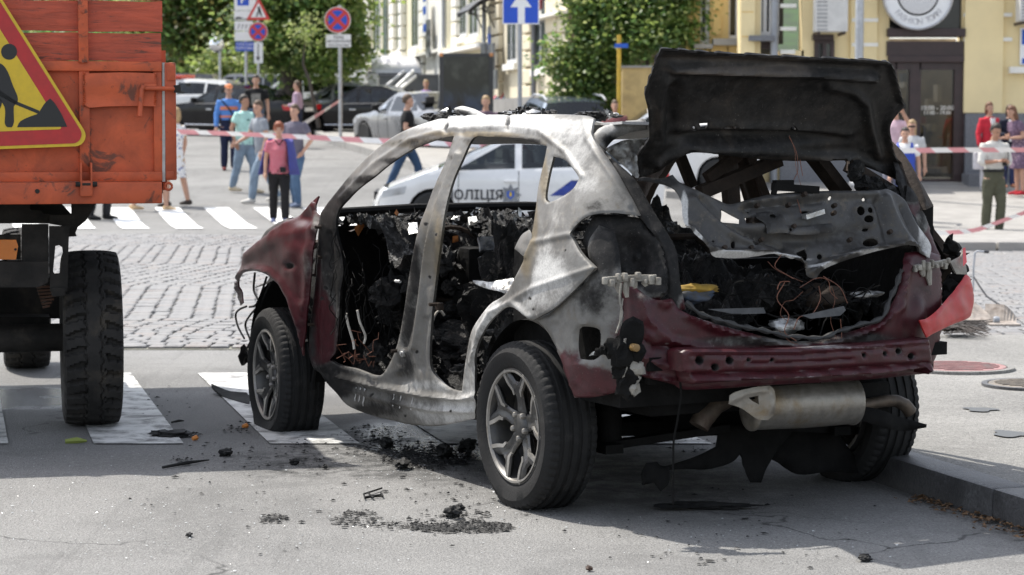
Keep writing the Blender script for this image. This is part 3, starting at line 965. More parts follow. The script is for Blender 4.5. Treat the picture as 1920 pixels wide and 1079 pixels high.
gw = empty('parapet_wall', (0, 0, 0)); tag(gw, 'dark grey parapet wall of the basement stair behind the black sedan', 'wall')
fbox('wall', 712, 826, 143, 260, -.3, 0, M('grey_board_wall', (.10, .105, .11), .7, var=.1), gw, Y=70.)
fbox('coping', 710, 828, 140, 143, -.36, .06, MAT_PLINTH, gw, Y=70.)
for i, (a, b) in enumerate((((723, 163), (757, 135)), ((741, 166), (775, 133)), ((752, 166), (779, 143)))):
 pa, pb = at(*a, 68.5), at(*b, 69.4)
 mb = MB(); mb.bar(pa, pb, .07, .08); mb.bar(pa, pa - np.array([0, 0, 1.2]), .07, .07)
 o = mb.build('stair_rail', MAT_SIGNW if i else MAT_STEEL); tag(o, ['grey steel stair rail, left of the three slanting rails', 'broad white stair rail, middle of the three slanting rails', 'shorter white stair rail nearest the parapet'][i], 'handrail', 'slanting rails of the basement stair')
def leaf_mat(name, base, lite):
 m, t, p = new_mat(name)
 geo = nd(t, 'ShaderNodeNewGeometry')
 r = geo.outputs['Random Per Island']
 col = mixc(t, ramp(t, r, .0, 1.0), base, lite)
 col = mixc(t, ramp(t, noise(t, coords(t), .9, 3), .35, .65), col, tuple(c * .62 for c in base))
 t.links.new(col, p.inputs['Base Color']); p.inputs['Roughness'].default_value = .45
 out = t.nodes['Material Output']
 tr = nd(t, 'ShaderNodeBsdfTranslucent'); t.links.new(mixc(t, .5, col, tuple(min(.6, c * 2.4) for c in lite)), tr.inputs[0])
 mx = nd(t, 'ShaderNodeMixShader'); mx.inputs[0].default_value = .5
 t.links.new(p.outputs[0], mx.inputs[1]); t.links.new(tr.outputs[0], mx.inputs[2]); t.links.new(mx.outputs[0], out.inputs[0])
 return m
MAT_LEAF = leaf_mat('broad_leaf', (.07, .15, .028), (.21, .31, .07))
MAT_LEAF2 = leaf_mat('dark_leaf', (.045, .105, .034), (.13, .22, .065))
MAT_LEAF3 = leaf_mat('pale_leaf', (.14, .22, .05), (.30, .38, .12))
MAT_LEAF4 = leaf_mat('brownish_leaf', (.10, .10, .03), (.20, .17, .06))
MAT_BARK = M('grey_bark', (.06, .050, .042), .9, var=.4, scale=12, bump=.8, bscale=18, stretch=(1, 1, .25))
def leaves(name, blobs, n, size, mats, parent, seed, droop=.4, flat=None):
 g = np.random.default_rng(seed)
 vol = np.array([b[3] * b[4] * b[5] for b in blobs]) ** (2 / 3.); vol /= vol.sum()
 V, F, Mi = [], [], []
 nc = max(1, n // 14)
 for k in range(nc):
  b = blobs[g.choice(len(blobs), p=vol)]
  d = g.normal(size=3); d /= np.linalg.norm(d)
  r = g.random() ** .38
  c = np.array(b[:3]) + d * r * np.array(b[3:6])
  mi = g.choice(len(mats))
  cs = size * g.uniform(1.2, 2.6)
  for j in range(14):
   q = c + g.normal(size=3) * cs * np.array([1, 1, .7])
   u = g.normal(size=3); u[2] = u[2] * .6 - droop * .5; u /= np.linalg.norm(u)
   w = np.cross(u, g.normal(size=3) * .6 + np.array([0, 0, 1.0])); w /= np.linalg.norm(w) + 1e-6
   L = size * g.uniform(.6, 1.25); B = L * g.uniform(.32, .5)
   nrm = np.cross(u, w)
   i0 = len(V)
   V += [q, q + u * L * .5 + w * B + nrm * B * .3, q + u * L, q + u * L * .5 - w * B + nrm * B * .3]
   F += [(i0, i0 + 1, i0 + 2), (i0, i0 + 2, i0 + 3)]
   Mi += [mi, mi]
 o = mesh_obj(name, V, F, mats, parent)
 o.data.polygons.foreach_set('material_index', Mi)
 return o
ivy = empty('ivy', (0, 0, 0)); tag(ivy, 'thick green ivy climbing over the house corner behind the wreck', 'climbing plant')
bl = []
_ri = random.Random(8)
for k in range(130):
 px, py = _ri.uniform(1052, 1284), _ri.uniform(-50, 212)
 if py > (203 + 12 * sin(px * .13) if px < 1150 else 118 if px < 1212 else 84): continue
 Y = 46.9 - (px - 1060) / 95; c = at(px, py, Y); q_ = _ri.uniform(.13, .36); bl.append((c[0], c[1] - .5 * _ri.random(), c[2], q_, .3, q_ * _ri.uniform(.7, 1.2)))
leaves('foliage', bl, 26000, .115, [MAT_LEAF, MAT_LEAF, MAT_LEAF3, MAT_LEAF2], ivy, 5)
mb = MB()
for px in (1085, 1120, 1165, 1215, 1255):
 Y = 47.5 if px < 1150 else 45.3
 mb.tube([at(px + 4 * sin(k), 260 - 40 * k, Y) for k in range(9)], [.06 - .005 * k for k in range(9)], 6)
mb.build('stem', MAT_BARK, ivy, True); split_parts(ivy, {'stem'})
cw = empty('corner_wall', (0, 0, 0)); tag(cw, 'brown corner wall hidden by ivy leaves', 'wall')
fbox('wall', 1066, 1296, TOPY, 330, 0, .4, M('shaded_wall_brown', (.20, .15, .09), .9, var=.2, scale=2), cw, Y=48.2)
lowwall = empty('low_wall', (0, 0, 0)); tag(lowwall, 'low ochre plastered wall below the ivy, left of the raised tailgate', 'wall')
fbox('wall', 1166, 1320, 128, 335, -.15, .15, M('ochre_plaster', (.42, .31, .14), .9, var=.2, scale=3, dirt=(.28, .21, .11), dirt_amt=.35), lowwall, Y=43.8)
fbox('coping', 1163, 1322, 124, 128, -.2, .2, MAT_CONC, lowwall, Y=43.8)
x, _ = bp(1161, 0, 43.2); mb = MB(); mb.tube([(x, 43.2, .3), (x, 43.2, at(0, 66, 43.2)[2])], .042, 10)
o = mb.build('yellow_pole', M('yellow_pole_paint', (.48, .31, .03), .5, var=.2), None, True); tag(o, 'yellow gas pipe pole standing against the ivy', 'pole')
o = MB(); p_ = at(1165, 86, 43.1); o.box(tuple(p_), (.26, .03, .08)); o = o.build('street_plate', MAT_BLUE); tag(o, 'small blue street name plate fixed on the yellow pole', 'sign')
# ================================================================== TREES
def tree(label, px, Y, trunk_r, fork_py, blobs, n, size, mats, seed, lean=0, group='trees along the street', top=None):
 e = empty('tree', (at(px, 200, Y)[0], Y, float(terrain(at(px, 200, Y)[0], Y)))); tag(e, label, 'tree', group)
 base = e.location
 zf = at(px, fork_py, Y)[2] - base.z
 g = np.random.default_rng(seed)
 mb = MB()
 mb.tube([(0, 0, -.2), (.02, 0, .3), (lean * .3, 0, zf * .5), (lean, 0, zf)], [trunk_r * 1.35, trunk_r * 1.08, trunk_r, trunk_r * .82], 12)
 mb.build('trunk', MAT_BARK, e, True)
 bb = []
 for (bx_, by_, rw, rh, dy) in blobs:
  c = at(bx_, by_, Y + dy); bb.append((c[0] - base.x, c[1] - base.y, c[2] - base.z, rw / 4200 * Y, max(.8, rw / 4200 * Y * .8), rh / 4200 * Y))
 for b in bb[:9]:
  mb = MB(); mid = Vector((lean + (b[0] - lean) * .45, b[1] * .4, zf + (b[2] - zf) * .55))
  mb.tube([(lean, 0, zf - .2), mid, (b[0], b[1], b[2])], [trunk_r * .5, trunk_r * .3, trunk_r * .08], 7); mb.build('limb', MAT_BARK, e, True)
 leaves('crown', bb, n, size, mats, e, seed)
 return e
tree('big lime tree with its thick trunk before the white minivan', 546, 72, .36, 70, [(520, 20, 70, 50, 0), (600, -10, 70, 50, -1), (560, 60, 55, 30, 0), (620, 60, 45, 40, 1), (500, 75, 36, 30, -1), (590, 110, 40, 28, -1), (650, 100, 30, 36, 1), (540, -60, 110, 40, 0), (655, 10, 26, 20, 0), (530, 105, 30, 22, 0)], 20000, .21, [MAT_LEAF, MAT_LEAF, MAT_LEAF2, MAT_LEAF3], 21)
tree('tree with a slanting dark trunk behind the round traffic mirror', 420, 90, .40, 60, [(400, 20, 70, 50, 0), (350, 60, 60, 50, 0), (430, -20, 80, 50, 0), (330, -10, 60, 60, 0), (440, 70, 40, 40, 1), (410, 62, 44, 26, -1), (470, 30, 50, 60, 2)], 14000, .26, [MAT_LEAF2, MAT_LEAF, MAT_LEAF4], 22, .0)
tree('tall green tree rising behind the orange tailgate', 335, 96, .35, 90, [(325, 60, 50, 60, 0), (340, 110, 44, 40, 0), (380, 100, 40, 40, -1), (310, 0, 60, 60, 0), (290, 80, 50, 70, 0), (360, 30, 40, 50, 0)], 12000, .27, [MAT_LEAF, MAT_LEAF3, MAT_LEAF3], 23)
tree('dense dark tree standing farther up the street', 500, 104, .3, 100, [(480, 90, 60, 46, 0), (440, 110, 46, 40, 0), (560, 100, 60, 40, 0), (520, 50, 90, 60, 0), (620, 110, 50, 40, 2), (660, 60, 30, 60, 3)], 11000, .32, [MAT_LEAF2, MAT_LEAF2, MAT_LEAF], 24)
sp = empty('sapling', (at(592, 240, 60)[0], 60, float(terrain(-5.2, 60)))); tag(sp, 'thin bare stemmed sapling beside the front wheel of the black sedan', 'tree')
b_ = sp.location
mb = MB(); mb.tube([Vector(at(x, y, 60)) - b_ for x, y in ((598, 240), (590, 200), (580, 150), (568, 120), (572, 80))], [.06, .05, .045, .035, .02], 7); mb.build('trunk', MAT_BARK, sp, True)
leaves('crown', [tuple((Vector(at(575, 75, 60)) - b_)) + (.45, .45, .55), tuple((Vector(at(566, 50, 60)) - b_)) + (.5, .4, .4)], 420, .09, [MAT_LEAF3, MAT_LEAF], sp, 31)
g_ = empty('shrub', (0, 0, 0)); tag(g_, 'mass of shrubs and leafy scrub closing the street behind the parked cars', 'shrubs');
bl = []
for px in list(range(230, 680, 26)) + list(range(-560, 230, 52)):
 for py, Y in ((118, 100), (70, 112), (20, 116), (-30, 118)):
  c = at(px + RNG.uniform(-10, 10), py + RNG.uniform(-14, 14), Y + RNG.uniform(-2, 2)); w_ = 1.1 if px >= 230 else 1.7; bl.append((c[0], c[1], c[2], w_, 1.0, w_))
o = leaves('foliage', bl, 34000, .32, [MAT_LEAF2, MAT_LEAF, MAT_LEAF3, MAT_LEAF2], g_, 33)
for px, py in ((395, 130), (405, 115), (425, 135), (410, 145)):
 pass
sh = empty('shrub', (0, 0, 0)); tag(sh, 'bright leafy bush round the pole of the traffic mirror', 'shrubs')
leaves('foliage', [tuple(at(415, 135, 86)) + (.6, .5, .9), tuple(at(402, 110, 86)) + (.5, .5, .6), tuple(at(430, 150, 86)) + (.5, .5, .5)], 900, .26, [MAT_LEAF3, MAT_LEAF], sh, 35)
slope = kind(sheet('hillside', np.linspace(-60, 20, 9), np.linspace(120, 200, 9), 1.0, M('leafy_hillside', (.03, .06, .018), .9, var=.5, scale=.6), lambda X, Y: 3 + (Y - 120) * .3), 'structure')
fh = empty('far_house', (0, 0, 0)); tag(fh, 'pale pink house glimpsed between the trees at the end of the street', 'building')
fbox('wall', 560, 700, -60, 190, 0, .4, M('pink_stucco', (.50, .36, .30), .9, var=.1), fh, Y=108.)
for k in range(6): fbox('window', 575 + 20 * k, 585 + 20 * k, 90, 150, -.05, 0, M('far_window', (.12, .13, .14), .2), fh, Y=108.)
# ================================================================== THE BURNED CAR
WO = np.array([0.770, 9.084, 0.0])
WROT = radians(117.5)
_c, _s = cos(WROT), sin(WROT)
def to_car(P):
 d = P - WO
 return np.column_stack([d[:, 0] * _c + d[:, 1] * _s, -d[:, 0] * _s + d[:, 1] * _c, d[:, 2]])
CAMC = to_car(CAMP[None])[0]
def rays_car(px):
 d = rays(px)
 return np.column_stack([d[:, 0] * _c + d[:, 1] * _s, -d[:, 0] * _s + d[:, 1] * _c, d[:, 2]])
def car_px(P):
 P = np.atleast_2d(P)
 w = np.column_stack([P[:, 0] * _c - P[:, 1] * _s, P[:, 0] * _s + P[:, 1] * _c, P[:, 2]]) + WO - CAMP
 z = w[:, 1] * cP - w[:, 2] * sP
 yv = w[:, 1] * sP + w[:, 2] * cP
 return np.column_stack([CX + FPX * w[:, 0] / z, CY - FPX * yv / z])
_ZS = [0.10, .22, .30, .40, .60, .80, .92, 1.02, 1.12, 1.25, 1.38, 1.46, 1.50, 1.54, 1.57, 1.60]
_YS = [.76, .82, .845, .865, .885, .89, .885, .865, .835, .785, .725, .685, .655, .61, .56, .45]
_ZT = [0.2, .5, .75, .95, 1.1, 1.3, 1.45, 1.55, 1.65]
_XT = [-.66, -.78, -.80, -.78, -.72, -.58, -.44, -.36, -.34]
def bodyF(P, off=0.0, inset=0.0):
 x, y, z = P[:, 0], P[:, 1], P[:, 2]
 Y = np.interp(z, _ZS, _YS)
 Y = Y * (1 - .085 * np.clip(x - 2.1, 0, 3) ** 2)
 Y = Y - inset * smooth01((x - .25) / .25) * smooth01((2.25 - x) / .2) * smooth01((1.1 - z) / .25)
 xt = np.interp(z, _ZT, _XT) + .0
 u = np.clip((-.28 - x) / (-.28 - xt + off), 0, 1)
 Y = Y * (1 - u ** 3.4) ** (1 / 3.4) + off
 f = np.abs(y) - Y
 f = np.maximum(f, (xt - off) - x)
 f = np.maximum(f, z - 1.60)
 return f
def on_body(px, off=0.0, inset=0.0):
 D = rays_car(px)
 n = len(D)
 best = np.full(n, 1e9); tb = np.full(n, 9.0); hit = np.full(n, -1.0)
 for t in np.arange(7.2, 12.6, .03):
  f = bodyF(CAMC + D * t, off, inset)
  k = f < best; best[k] = f[k]; tb[k] = t
  new = (hit < 0) & (f < 0); hit[new] = t
 t1 = np.where(hit > 0, hit, tb); t0 = t1 - .03
 for _ in range(14):
  tm = (t0 + t1) / 2
  f = bodyF(CAMC + D * tm[:, None], off, inset)
  k = f < 0
  t1 = np.where(k & (hit > 0), tm, t1); t0 = np.where(~k & (hit > 0), tm, t0)
 return CAMC + D * t1[:, None]
def on_plane(px, P0, n):
 D = rays_car(px); n = np.array(n, float); P0 = np.array(P0, float)
 t = ((P0 - CAMC) @ n) / (D @ n)
 return CAMC + D * t[:, None]
def burnt_mat(name, steel=(.165, .16, .15), red=(.043, .004, .0075), metal=.25, rough=.55):
 m, t, p = new_mat(name)
 co = coords(t)
 at_ = nd(t, 'ShaderNodeAttribute'); at_.attribute_name = 'burn'
 sp = nd(t, 'ShaderNodeSeparateColor'); t.links.new(at_.outputs['Color'], sp.inputs[0])
 n1 = noise(t, co, 6, 8, .7, .4); n2 = noise(t, co, 26, 6, .7); n3 = noise(t, co, 140, 3, .7)
 drip = noise(t, coords(t, (9, 9, 1.2)), 2.2, 6, .65, .2)
 def fac(ch, k1, k2, lo, hi):
  a = math_n(t, 'ADD', ch, math_n(t, 'MULTIPLY', math_n(t, 'SUBTRACT', n1, .5), k1))
  a = math_n(t, 'ADD', a, math_n(t, 'MULTIPLY', math_n(t, 'SUBTRACT', n2, .5), k2))
  return ramp(t, a, lo, hi)
 col = mixc(t, ramp(t, n1, .32, .68), tuple(c * .72 for c in steel), tuple(c * 1.25 for c in steel))
 col = mixc(t, math_n(t, 'MULTIPLY', ramp(t, n2, .5, .7), .35), col, (.20, .165, .12))
 rs = math_n(t, 'ADD', at_.outputs['Alpha'], math_n(t, 'MULTIPLY', math_n(t, 'SUBTRACT', n1, .5), .8))
 col = mixc(t, math_n(t, 'MULTIPLY', ramp(t, rs, .28, .85), .7), col, mixc(t, ramp(t, n2, .35, .65), (.115, .085, .040), (.20, .155, .085)))
 fr = fac(sp.outputs[1], .55, .35, .40, .60)
 redc = mixc(t, ramp(t, n2, .3, .7), tuple(c * .7 for c in red), tuple(c * 1.25 for c in red))
 col = mixc(t, fr, col, redc)
 fa = fac(sp.outputs[2], .7, .5, .35, .75)
 col = mixc(t, fa, col, mixc(t, ramp(t, n3, .35, .7), (.52, .515, .50), (.36, .355, .345)))
 col = mixc(t, math_n(t, 'MULTIPLY', ramp(t, drip, .56, .66), math_n(t, 'MULTIPLY', fa, .45)), col, (.10, .098, .095))
 col = mixc(t, math_n(t, 'MULTIPLY', math_n(t, 'MULTIPLY', ramp(t, n1, .58, .76), ramp(t, n2, .42, .62)), .55), col, (.055, .05, .047))
 fs = fac(sp.outputs[0], .75, .45, .34, .68)
 col = mixc(t, fs, col, mixc(t, ramp(t, n2, .4, .7), (.010, .010, .010), (.028, .026, .025)))
 col = mixc(t, math_n(t, 'MULTIPLY', ramp(t, n3, .66, .74), .45), col, (.34, .33, .31))
 t.links.new(col, p.inputs['Base Color'])
 r = nd(t, 'ShaderNodeMapRange'); t.links.new(math_n(t, 'MAXIMUM', math_n(t, 'SUBTRACT', fa, fr), math_n(t, 'MULTIPLY', n2, .9)), r.inputs[0])
 r.inputs[3].default_value = rough - .17; r.inputs[4].default_value = .85
 gl = nd(t, 'ShaderNodeMix'); t.links.new(math_n(t, 'MULTIPLY', fr, .8), gl.inputs[0]); t.links.new(r.outputs[0], gl.inputs[2]); gl.inputs[3].default_value = .42
 t.links.new(gl.outputs[0], p.inputs['Roughness'])
 t.links.new(math_n(t, 'MULTIPLY', math_n(t, 'SUBTRACT', 1.0, math_n(t, 'MAXIMUM', fs, math_n(t, 'MAXIMUM', fr, fa))), metal), p.inputs['Metallic'])
 sv = nd(t, 'ShaderNodeMapRange'); t.links.new(fs, sv.inputs[0]); sv.inputs[3].default_value = .45; sv.inputs[4].default_value = .16
 t.links.new(sv.outputs[0], p.inputs['Specular IOR Level'])
 h = math_n(t, 'ADD', math_n(t, 'MULTIPLY', n2, .8), math_n(t, 'MULTIPLY', n3, .35))
 add_bump(t, p, h, .22, .006)
 return m
MAT_BURNT = burnt_mat('burnt_steel')
def char_mat(nm='charred_plastic', lo=.62, ash=(.16, .155, .148)):
 m, t, p = new_mat(nm)
 co = coords(t)
 n1 = noise(t, co, 9, 8, .75, .6); n2 = noise(t, co, 45, 5, .7)
 col = mixc(t, ramp(t, n1, .35, .7), (.006, .006, .006), (.018, .017, .016))
 col = mixc(t, math_n(t, 'MULTIPLY', ramp(t, n1, lo, lo + .08), ramp(t, n2, .46, .60)), col, ash)
 col = mixc(t, math_n(t, 'MULTIPLY', ramp(t, n2, .66, .72), .8), col, (.14, .055, .02))
 t.links.new(col, p.inputs['Base Color'])
 r = nd(t, 'ShaderNodeMapRange'); t.links.new(n2, r.inputs[0]); r.inputs[3].default_value = .18; r.inputs[4].default_value = .8
 p.inputs['Specular IOR Level'].default_value = .38
 t.links.new(r.outputs[0], p.inputs['Roughness'])
 add_bump(t, p, math_n(t, 'ADD', n1, math_n(t, 'MULTIPLY', n2, .8)), 1.0, .04)
 return m
MAT_CHAR = char_mat()
MAT_DASH = char_mat('ashy_charred_plastic', .52, (.34, .33, .31))  # paler ash patches put sunlit speckle into the dashboard colour
MAT_BLACK = M('sooted_black', (.007, .0068, .0066), .8, var=.5, scale=12, dirt=(.020, .019, .018), dirt_amt=.3, dscale=9, bump=.5, bscale=30, spec=.12)
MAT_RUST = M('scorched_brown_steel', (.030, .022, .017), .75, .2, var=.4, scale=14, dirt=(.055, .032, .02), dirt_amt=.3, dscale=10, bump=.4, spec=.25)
MAT_WIRE_R = M('bare_copper_wire', (.17, .075, .05), .45, .6, var=.3, scale=30)
MAT_WIRE_W = M('ash_white_wire', (.48, .45, .40), .8, var=.2, scale=40)
MAT_ALU = M('melted_aluminium', (.50, .50, .49), .35, .7, var=.3, scale=22, dirt=(.10, .09, .08), dirt_amt=.42, dscale=18, bump=.6, bscale=50)
MAT_PLAST = M('grey_plastic_melt', (.24, .225, .195), .6, var=.25, scale=25, dirt=(.14, .12, .10), dirt_amt=.4, dscale=20, bump=.5, bscale=60)
wreck = empty('burned_car', WO, WROT)
tag(wreck, 'burned out hatchback wreck with no doors and its tailgate torn open, parked at the kerb', 'car')
def set_burn(o, px, blobs, base):
 n = len(px)
 A = np.tile(np.array((tuple(base) + (.0,))[:4], float), (n, 1))
 for b in blobs:
  x, y, rx, ry = b[:4]
  w = np.exp(-(((px[:, 0] - x) / rx) ** 2 + ((px[:, 1] - y) / ry) ** 2) ** 1.3)[:, None]
  v = np.array((tuple(b[4:]) + (.0,))[:4])
  A = A * (1 - w) + w * v
 me = o.data
 at_ = me.attributes.new('burn', 'FLOAT_COLOR', 'POINT')
 k = len(me.vertices) // n
 A = np.tile(A, (k + 1, 1))[:len(me.vertices)]
 at_.data.foreach_set('color', A.astype(np.float32).ravel())
def press(V, T, ed_m, r, toward):
 N = vnormals(V, T)
 if ((toward - V) * N).sum(1).mean() < 0: N = -N
 d = np.clip(ed_m, 0, r)
 return V - N * (r - np.sqrt(np.maximum(r * r - (r - d) ** 2, 0)))[:, None], N
def car_panel(name, outline, holes=(), step=7, mapper=None, thick=.012, r=.02, dent=.006, dscale=5., seed=0,
    mat=None, blobs=(), base=(0, 0, 0), relief=None, parent=None, sharp=50, toward=None, tdir=None):
 P, T, ed = fill(outline, holes, step, sharp)
 V = (mapper or on_body)(P)
 tw = CAMC if toward is None else toward
 if r > 0:
  V, N = press(V, T, ed / 470.0, r, tw)
 else:
  N = vnormals(V, T)
  if ((tw - V) * N).sum(1).mean() < 0: N = -N
 if dent: V = V + N * (fbm(V, dscale, 3, seed) * dent)[:, None]
 if relief is not None: V = V + N * relief(P)[:, None]
 VV, F, N = shell(V, T, thick, tw, tdir)
 o = mesh_obj(name, VV, F, mat or MAT_BURNT, parent or wreck, True, 50)
 set_burn(o, P, blobs, base)
 return o
def bump2(P, pts, w, h):
 d = np.full(len(P), 1e9)
 Q = np.array(pts, float)
 for a, b in zip(Q[:-1], Q[1:]):
  ab = b - a; t = np.clip(((P - a) @ ab) / (ab @ ab), 0, 1)
  q = a + t[:, None] * ab
  d = np.minimum(d, np.hypot(P[:, 0] - q[:, 0], P[:, 1] - q[:, 1]))
 return h * np.exp(-(d / w) ** 2)
def spot2(P, x, y, rx, ry, h, pw=2.):
 return h * np.exp(-((((P[:, 0] - x) / rx) ** 2 + ((P[:, 1] - y) / ry) ** 2) ** (pw / 2)))
A_OUT = [(605, 392), (630, 359), (667, 314), (707, 277), (748, 249), (789, 232), (830, 220), (870, 215.5), (960, 213.5), (1042, 213), (1095, 216),
   (1112, 222), (1108, 240), (1109, 256), (1127, 284), (1152, 320), (1175, 360), (1198, 404)]
QUARTER = [(1150, 399), (1111, 402), (1087, 414), (1070, 436), (1078, 458), (1092, 480), (1116, 503), (1075, 545), (1035, 580), (997, 601), (986, 594), (974, 584),
   (953, 576), (930, 590), (912, 612), (899, 640), (890, 676), (888, 715), (890, 765)]
SILLB = [(889, 786), (850, 795), (815, 800), (772, 798), (735, 790), (695, 780), (651, 762), (629, 738), (612, 720), (598, 700), (586, 690), (578, 660), (580, 609), (589, 537), (593, 479), (598, 410)]
HOLE_F = [(651, 373), (671, 353), (700, 331), (728, 308), (769, 281), (810, 264), (840, 256), (850, 255), (834, 302), (814, 347), (797, 392), (786, 420), (775, 464), (764, 527), (755, 590), (743, 648), (724, 691),
   (705, 706), (665, 693), (636, 686), (616, 676), (628, 657), (633, 609), (636, 551), (642, 513), (639, 479), (628, 431), (633, 395)]
HOLE_R = [(886, 259), (915, 256), (947, 257), (975, 259), (998, 265), (1024, 274), (1019, 300), (1008, 349), (1003, 392), (996, 435), (984, 479), (966, 517), (947, 551), (919, 570), (899, 594), (882, 623), (874, 660), (868, 700), (864, 736),
   (840, 730), (818, 710), (806, 690), (804, 657), (808, 590), (815, 527), (823, 465), (833, 397), (846, 345), (864, 302)]
HOLE_Q = [(1036, 293), (1058, 300), (1078, 322), (1085, 334), (1070, 357), (1044, 373), (1027, 380), (1021, 370), (1026, 335)]
side_blobs = [
 (850, 226, 260, 15, 0, 0, 1.0), (690, 290, 60, 40, .15, 0, .34), (640, 345, 45, 40, .40, .1, .12), (630, 380, 30, 26, .8, .2, 0), (612, 480, 75, 130, .85, .1, 0), (592, 470, 26, 120, .45, .75, 0), (600, 640, 70, 90, .62, .6, 0), (606, 620, 16, 70, .2, .9, 0), (622, 440, 22, 60, .95, 0, 0),
 (960, 266, 140, 9, .8, 0, 0, .6), (800, 270, 110, 12, .6, 0, .0, .8), (900, 252, 120, 6, .3, 0, .1, 1.), (745, 303, 40, 8, .7, 0, .05), (700, 338, 40, 10, .8, 0, 0), (1010, 235, 70, 18, .08, 0, .75), (1070, 250, 50, 40, .12, 0, .55),
 (1090, 330, 40, 60, .1, 0, .5), (1135, 330, 10, 75, .0, .44, .3), (1165, 360, 22, 60, .50, .0, .12), (1120, 390, 40, 25, .5, 0, .2),
 (1050, 420, 40, 40, .15, 0, .4), (1010, 520, 60, 60, .05, 0, .8), (1040, 560, 30, 30, .1, 0, .5), (1090, 470, 22, 40, .3, 0, .35), (1105, 440, 28, 28, .6, 0, .1),
 (930, 600, 40, 60, .05, 0, .75), (890, 700, 25, 70, .1, 0, .6), (1020, 330, 9, 60, .15, 0, .2, .9), (1000, 420, 12, 70, .35, 0, .15, .9), (985, 500, 14, 40, .4, 0, .1, .9), (960, 540, 30, 30, .45, 0, .15),
 (860, 300, 14, 50, .2, 0, .28), (800, 450, 16, 160, .36, 0, .12, .5), (822, 480, 12, 130, .25, 0, .10, .75), (815, 620, 12, 60, .3, 0, .1, .6), (766, 600, 20, 100, .62, .12, .04), (795, 640, 16, 70, .36, 0, .14), (776, 500, 10, 60, .75, .1, 0), (755, 690, 26, 30, .6, 0, .05),
 (700, 735, 40, 40, .5, 0, .3), (640, 720, 36, 28, .9, 0, .1), (740, 760, 30, 40, .55, .2, .2), (690, 770, 40, 14, .75, 0, .05), (615, 705, 26, 20, .9, .2, 0), (800, 770, 30, 30, .1, 0, .6), (860, 770, 40, 30, .1, 0, .7), (800, 722, 60, 12, .25, 0, .6),
 (951, 228, 4, 14, .8, 0, 0), (1080, 216, 50, 8, .5, 0, .2), (836, 236, 5, 10, .9, 0, 0)] + [(x, y, 2.1, 2.1, 1.1, 0, -.2) for x, y in ((897, 668), (893, 700), (908, 638), (920, 612), (1001, 580), (994, 560), (760, 780), (700, 740), (850, 770), (606, 560), (622, 455), (618, 500), (612, 540), (797, 420), (818, 440), (806, 520), (771, 620), (782, 660), (815, 660), (648, 720), (1060, 470))]
def side_relief(P):
 r = bump2(P, [(640, 372), (700, 310), (770, 262), (850, 241), (950, 237), (1010, 245), (1060, 285), (1090, 330)], 5.0, .010)
 r += bump2(P, [(620, 660), (625, 560), (618, 440)], 5.0, -.014) + bump2(P, [(606, 690), (603, 600), (610, 480)], 5.0, .010)
 r += bump2(P, [(858, 290), (835, 345), (815, 400), (800, 470), (790, 560), (778, 650)], 5.0, .016)
 r += bump2(P, [(846, 300), (822, 360), (800, 430), (785, 510), (772, 600), (752, 680)], 5.0, -.012)
 r += bump2(P, [(790, 690), (792, 650), (798, 600)], 5.0, -.012)
 r += spot2(P, 755, 710, 18, 12, -.014, 4) + spot2(P, 757, 660, 8, 8, .018)
 r += bump2(P, [(648, 727), (730, 752), (810, 768), (884, 772)], 5.0, .014) + bump2(P, [(632, 706), (720, 727), (800, 742), (862, 748), (884, 745)], 5.0, .018)
 r += bump2(P, [(1070, 440), (1000, 455), (985, 480)], 5.6, .008) + bump2(P, [(1112, 503), (1060, 520), (1000, 540), (965, 560)], 5.0, .007)
 r += bump2(P, [(992, 594), (960, 566), (920, 586), (900, 620), (884, 680)], 5.0, .012)
 r += bump2(P, [(1095, 224), (1100, 260), (1118, 290), (1150, 335), (1180, 385)], 5.0, .006)
 r += bump2(P, [(834, 222), (836, 246)], 5.0, -.012) + bump2(P, [(951, 216), (953, 240)], 5.0, -.010) + bump2(P, [(868, 218), (866, 250)], 5.0, -.008)
 return r
side_frame = car_panel('body_side', A_OUT + QUARTER + SILLB, [HOLE_F, HOLE_R, HOLE_Q], 3.2, lambda p: on_body(p, 0, .055), .034, .004, .0022, 3., 1,
      blobs=side_blobs, base=(.2, 0, .32), relief=side_relief, sharp=60, tdir=(.72, -.69, 0))
def mirror_part(o, name, mat):
 me = o.data.copy(); me.name = name
 n = len(me.vertices)
 co = np.empty(n * 3); me.vertices.foreach_get('co', co); co = co.reshape(-1, 3); co[:, 1] *= -1
 me.vertices.foreach_set('co', co.ravel())
 me.flip_normals(); me.update()
 me.materials.clear(); me.materials.append(mat)
 return link(bpy.data.objects.new(name, me), wreck)
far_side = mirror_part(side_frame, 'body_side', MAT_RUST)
mb = MB()
for x in (668, 676, 684, 739, 752, 774):
 w = RNG.uniform(2, 4)
 y0 = 722 + (x - 640) * .18
 q = [(x + k * .2 * RNG.uniform(-1, 1) - (y - y0) * .12, y) for k, y in enumerate(np.linspace(y0, y0 + RNG.uniform(18, 34), 7))]
 P3 = on_body(np.array(q), .004, .055)
 mb.tube(P3, [.001 + .003 * RNG.random() for _ in q], 5)
mb.build('sill_drip', M('white_run_off', (.62, .62, .63), .7, var=.2, scale=30), wreck, True)
CORNER = [(1116, 503), (1075, 545), (1035, 580), (1002, 600), (1012, 610), (1027, 630), (1041, 662), (1058, 706), (1073, 747), (1116, 746), (1157, 736), (1180, 722),
   (1180, 640), (1172, 580), (1165, 520), (1160, 470), (1150, 430), (1120, 420), (1100, 450), (1100, 480)]
HOLE_C = [(1084, 618), (1090, 613), (1116, 616), (1124, 628), (1122, 668), (1110, 676), (1085, 674), (1081, 650)]
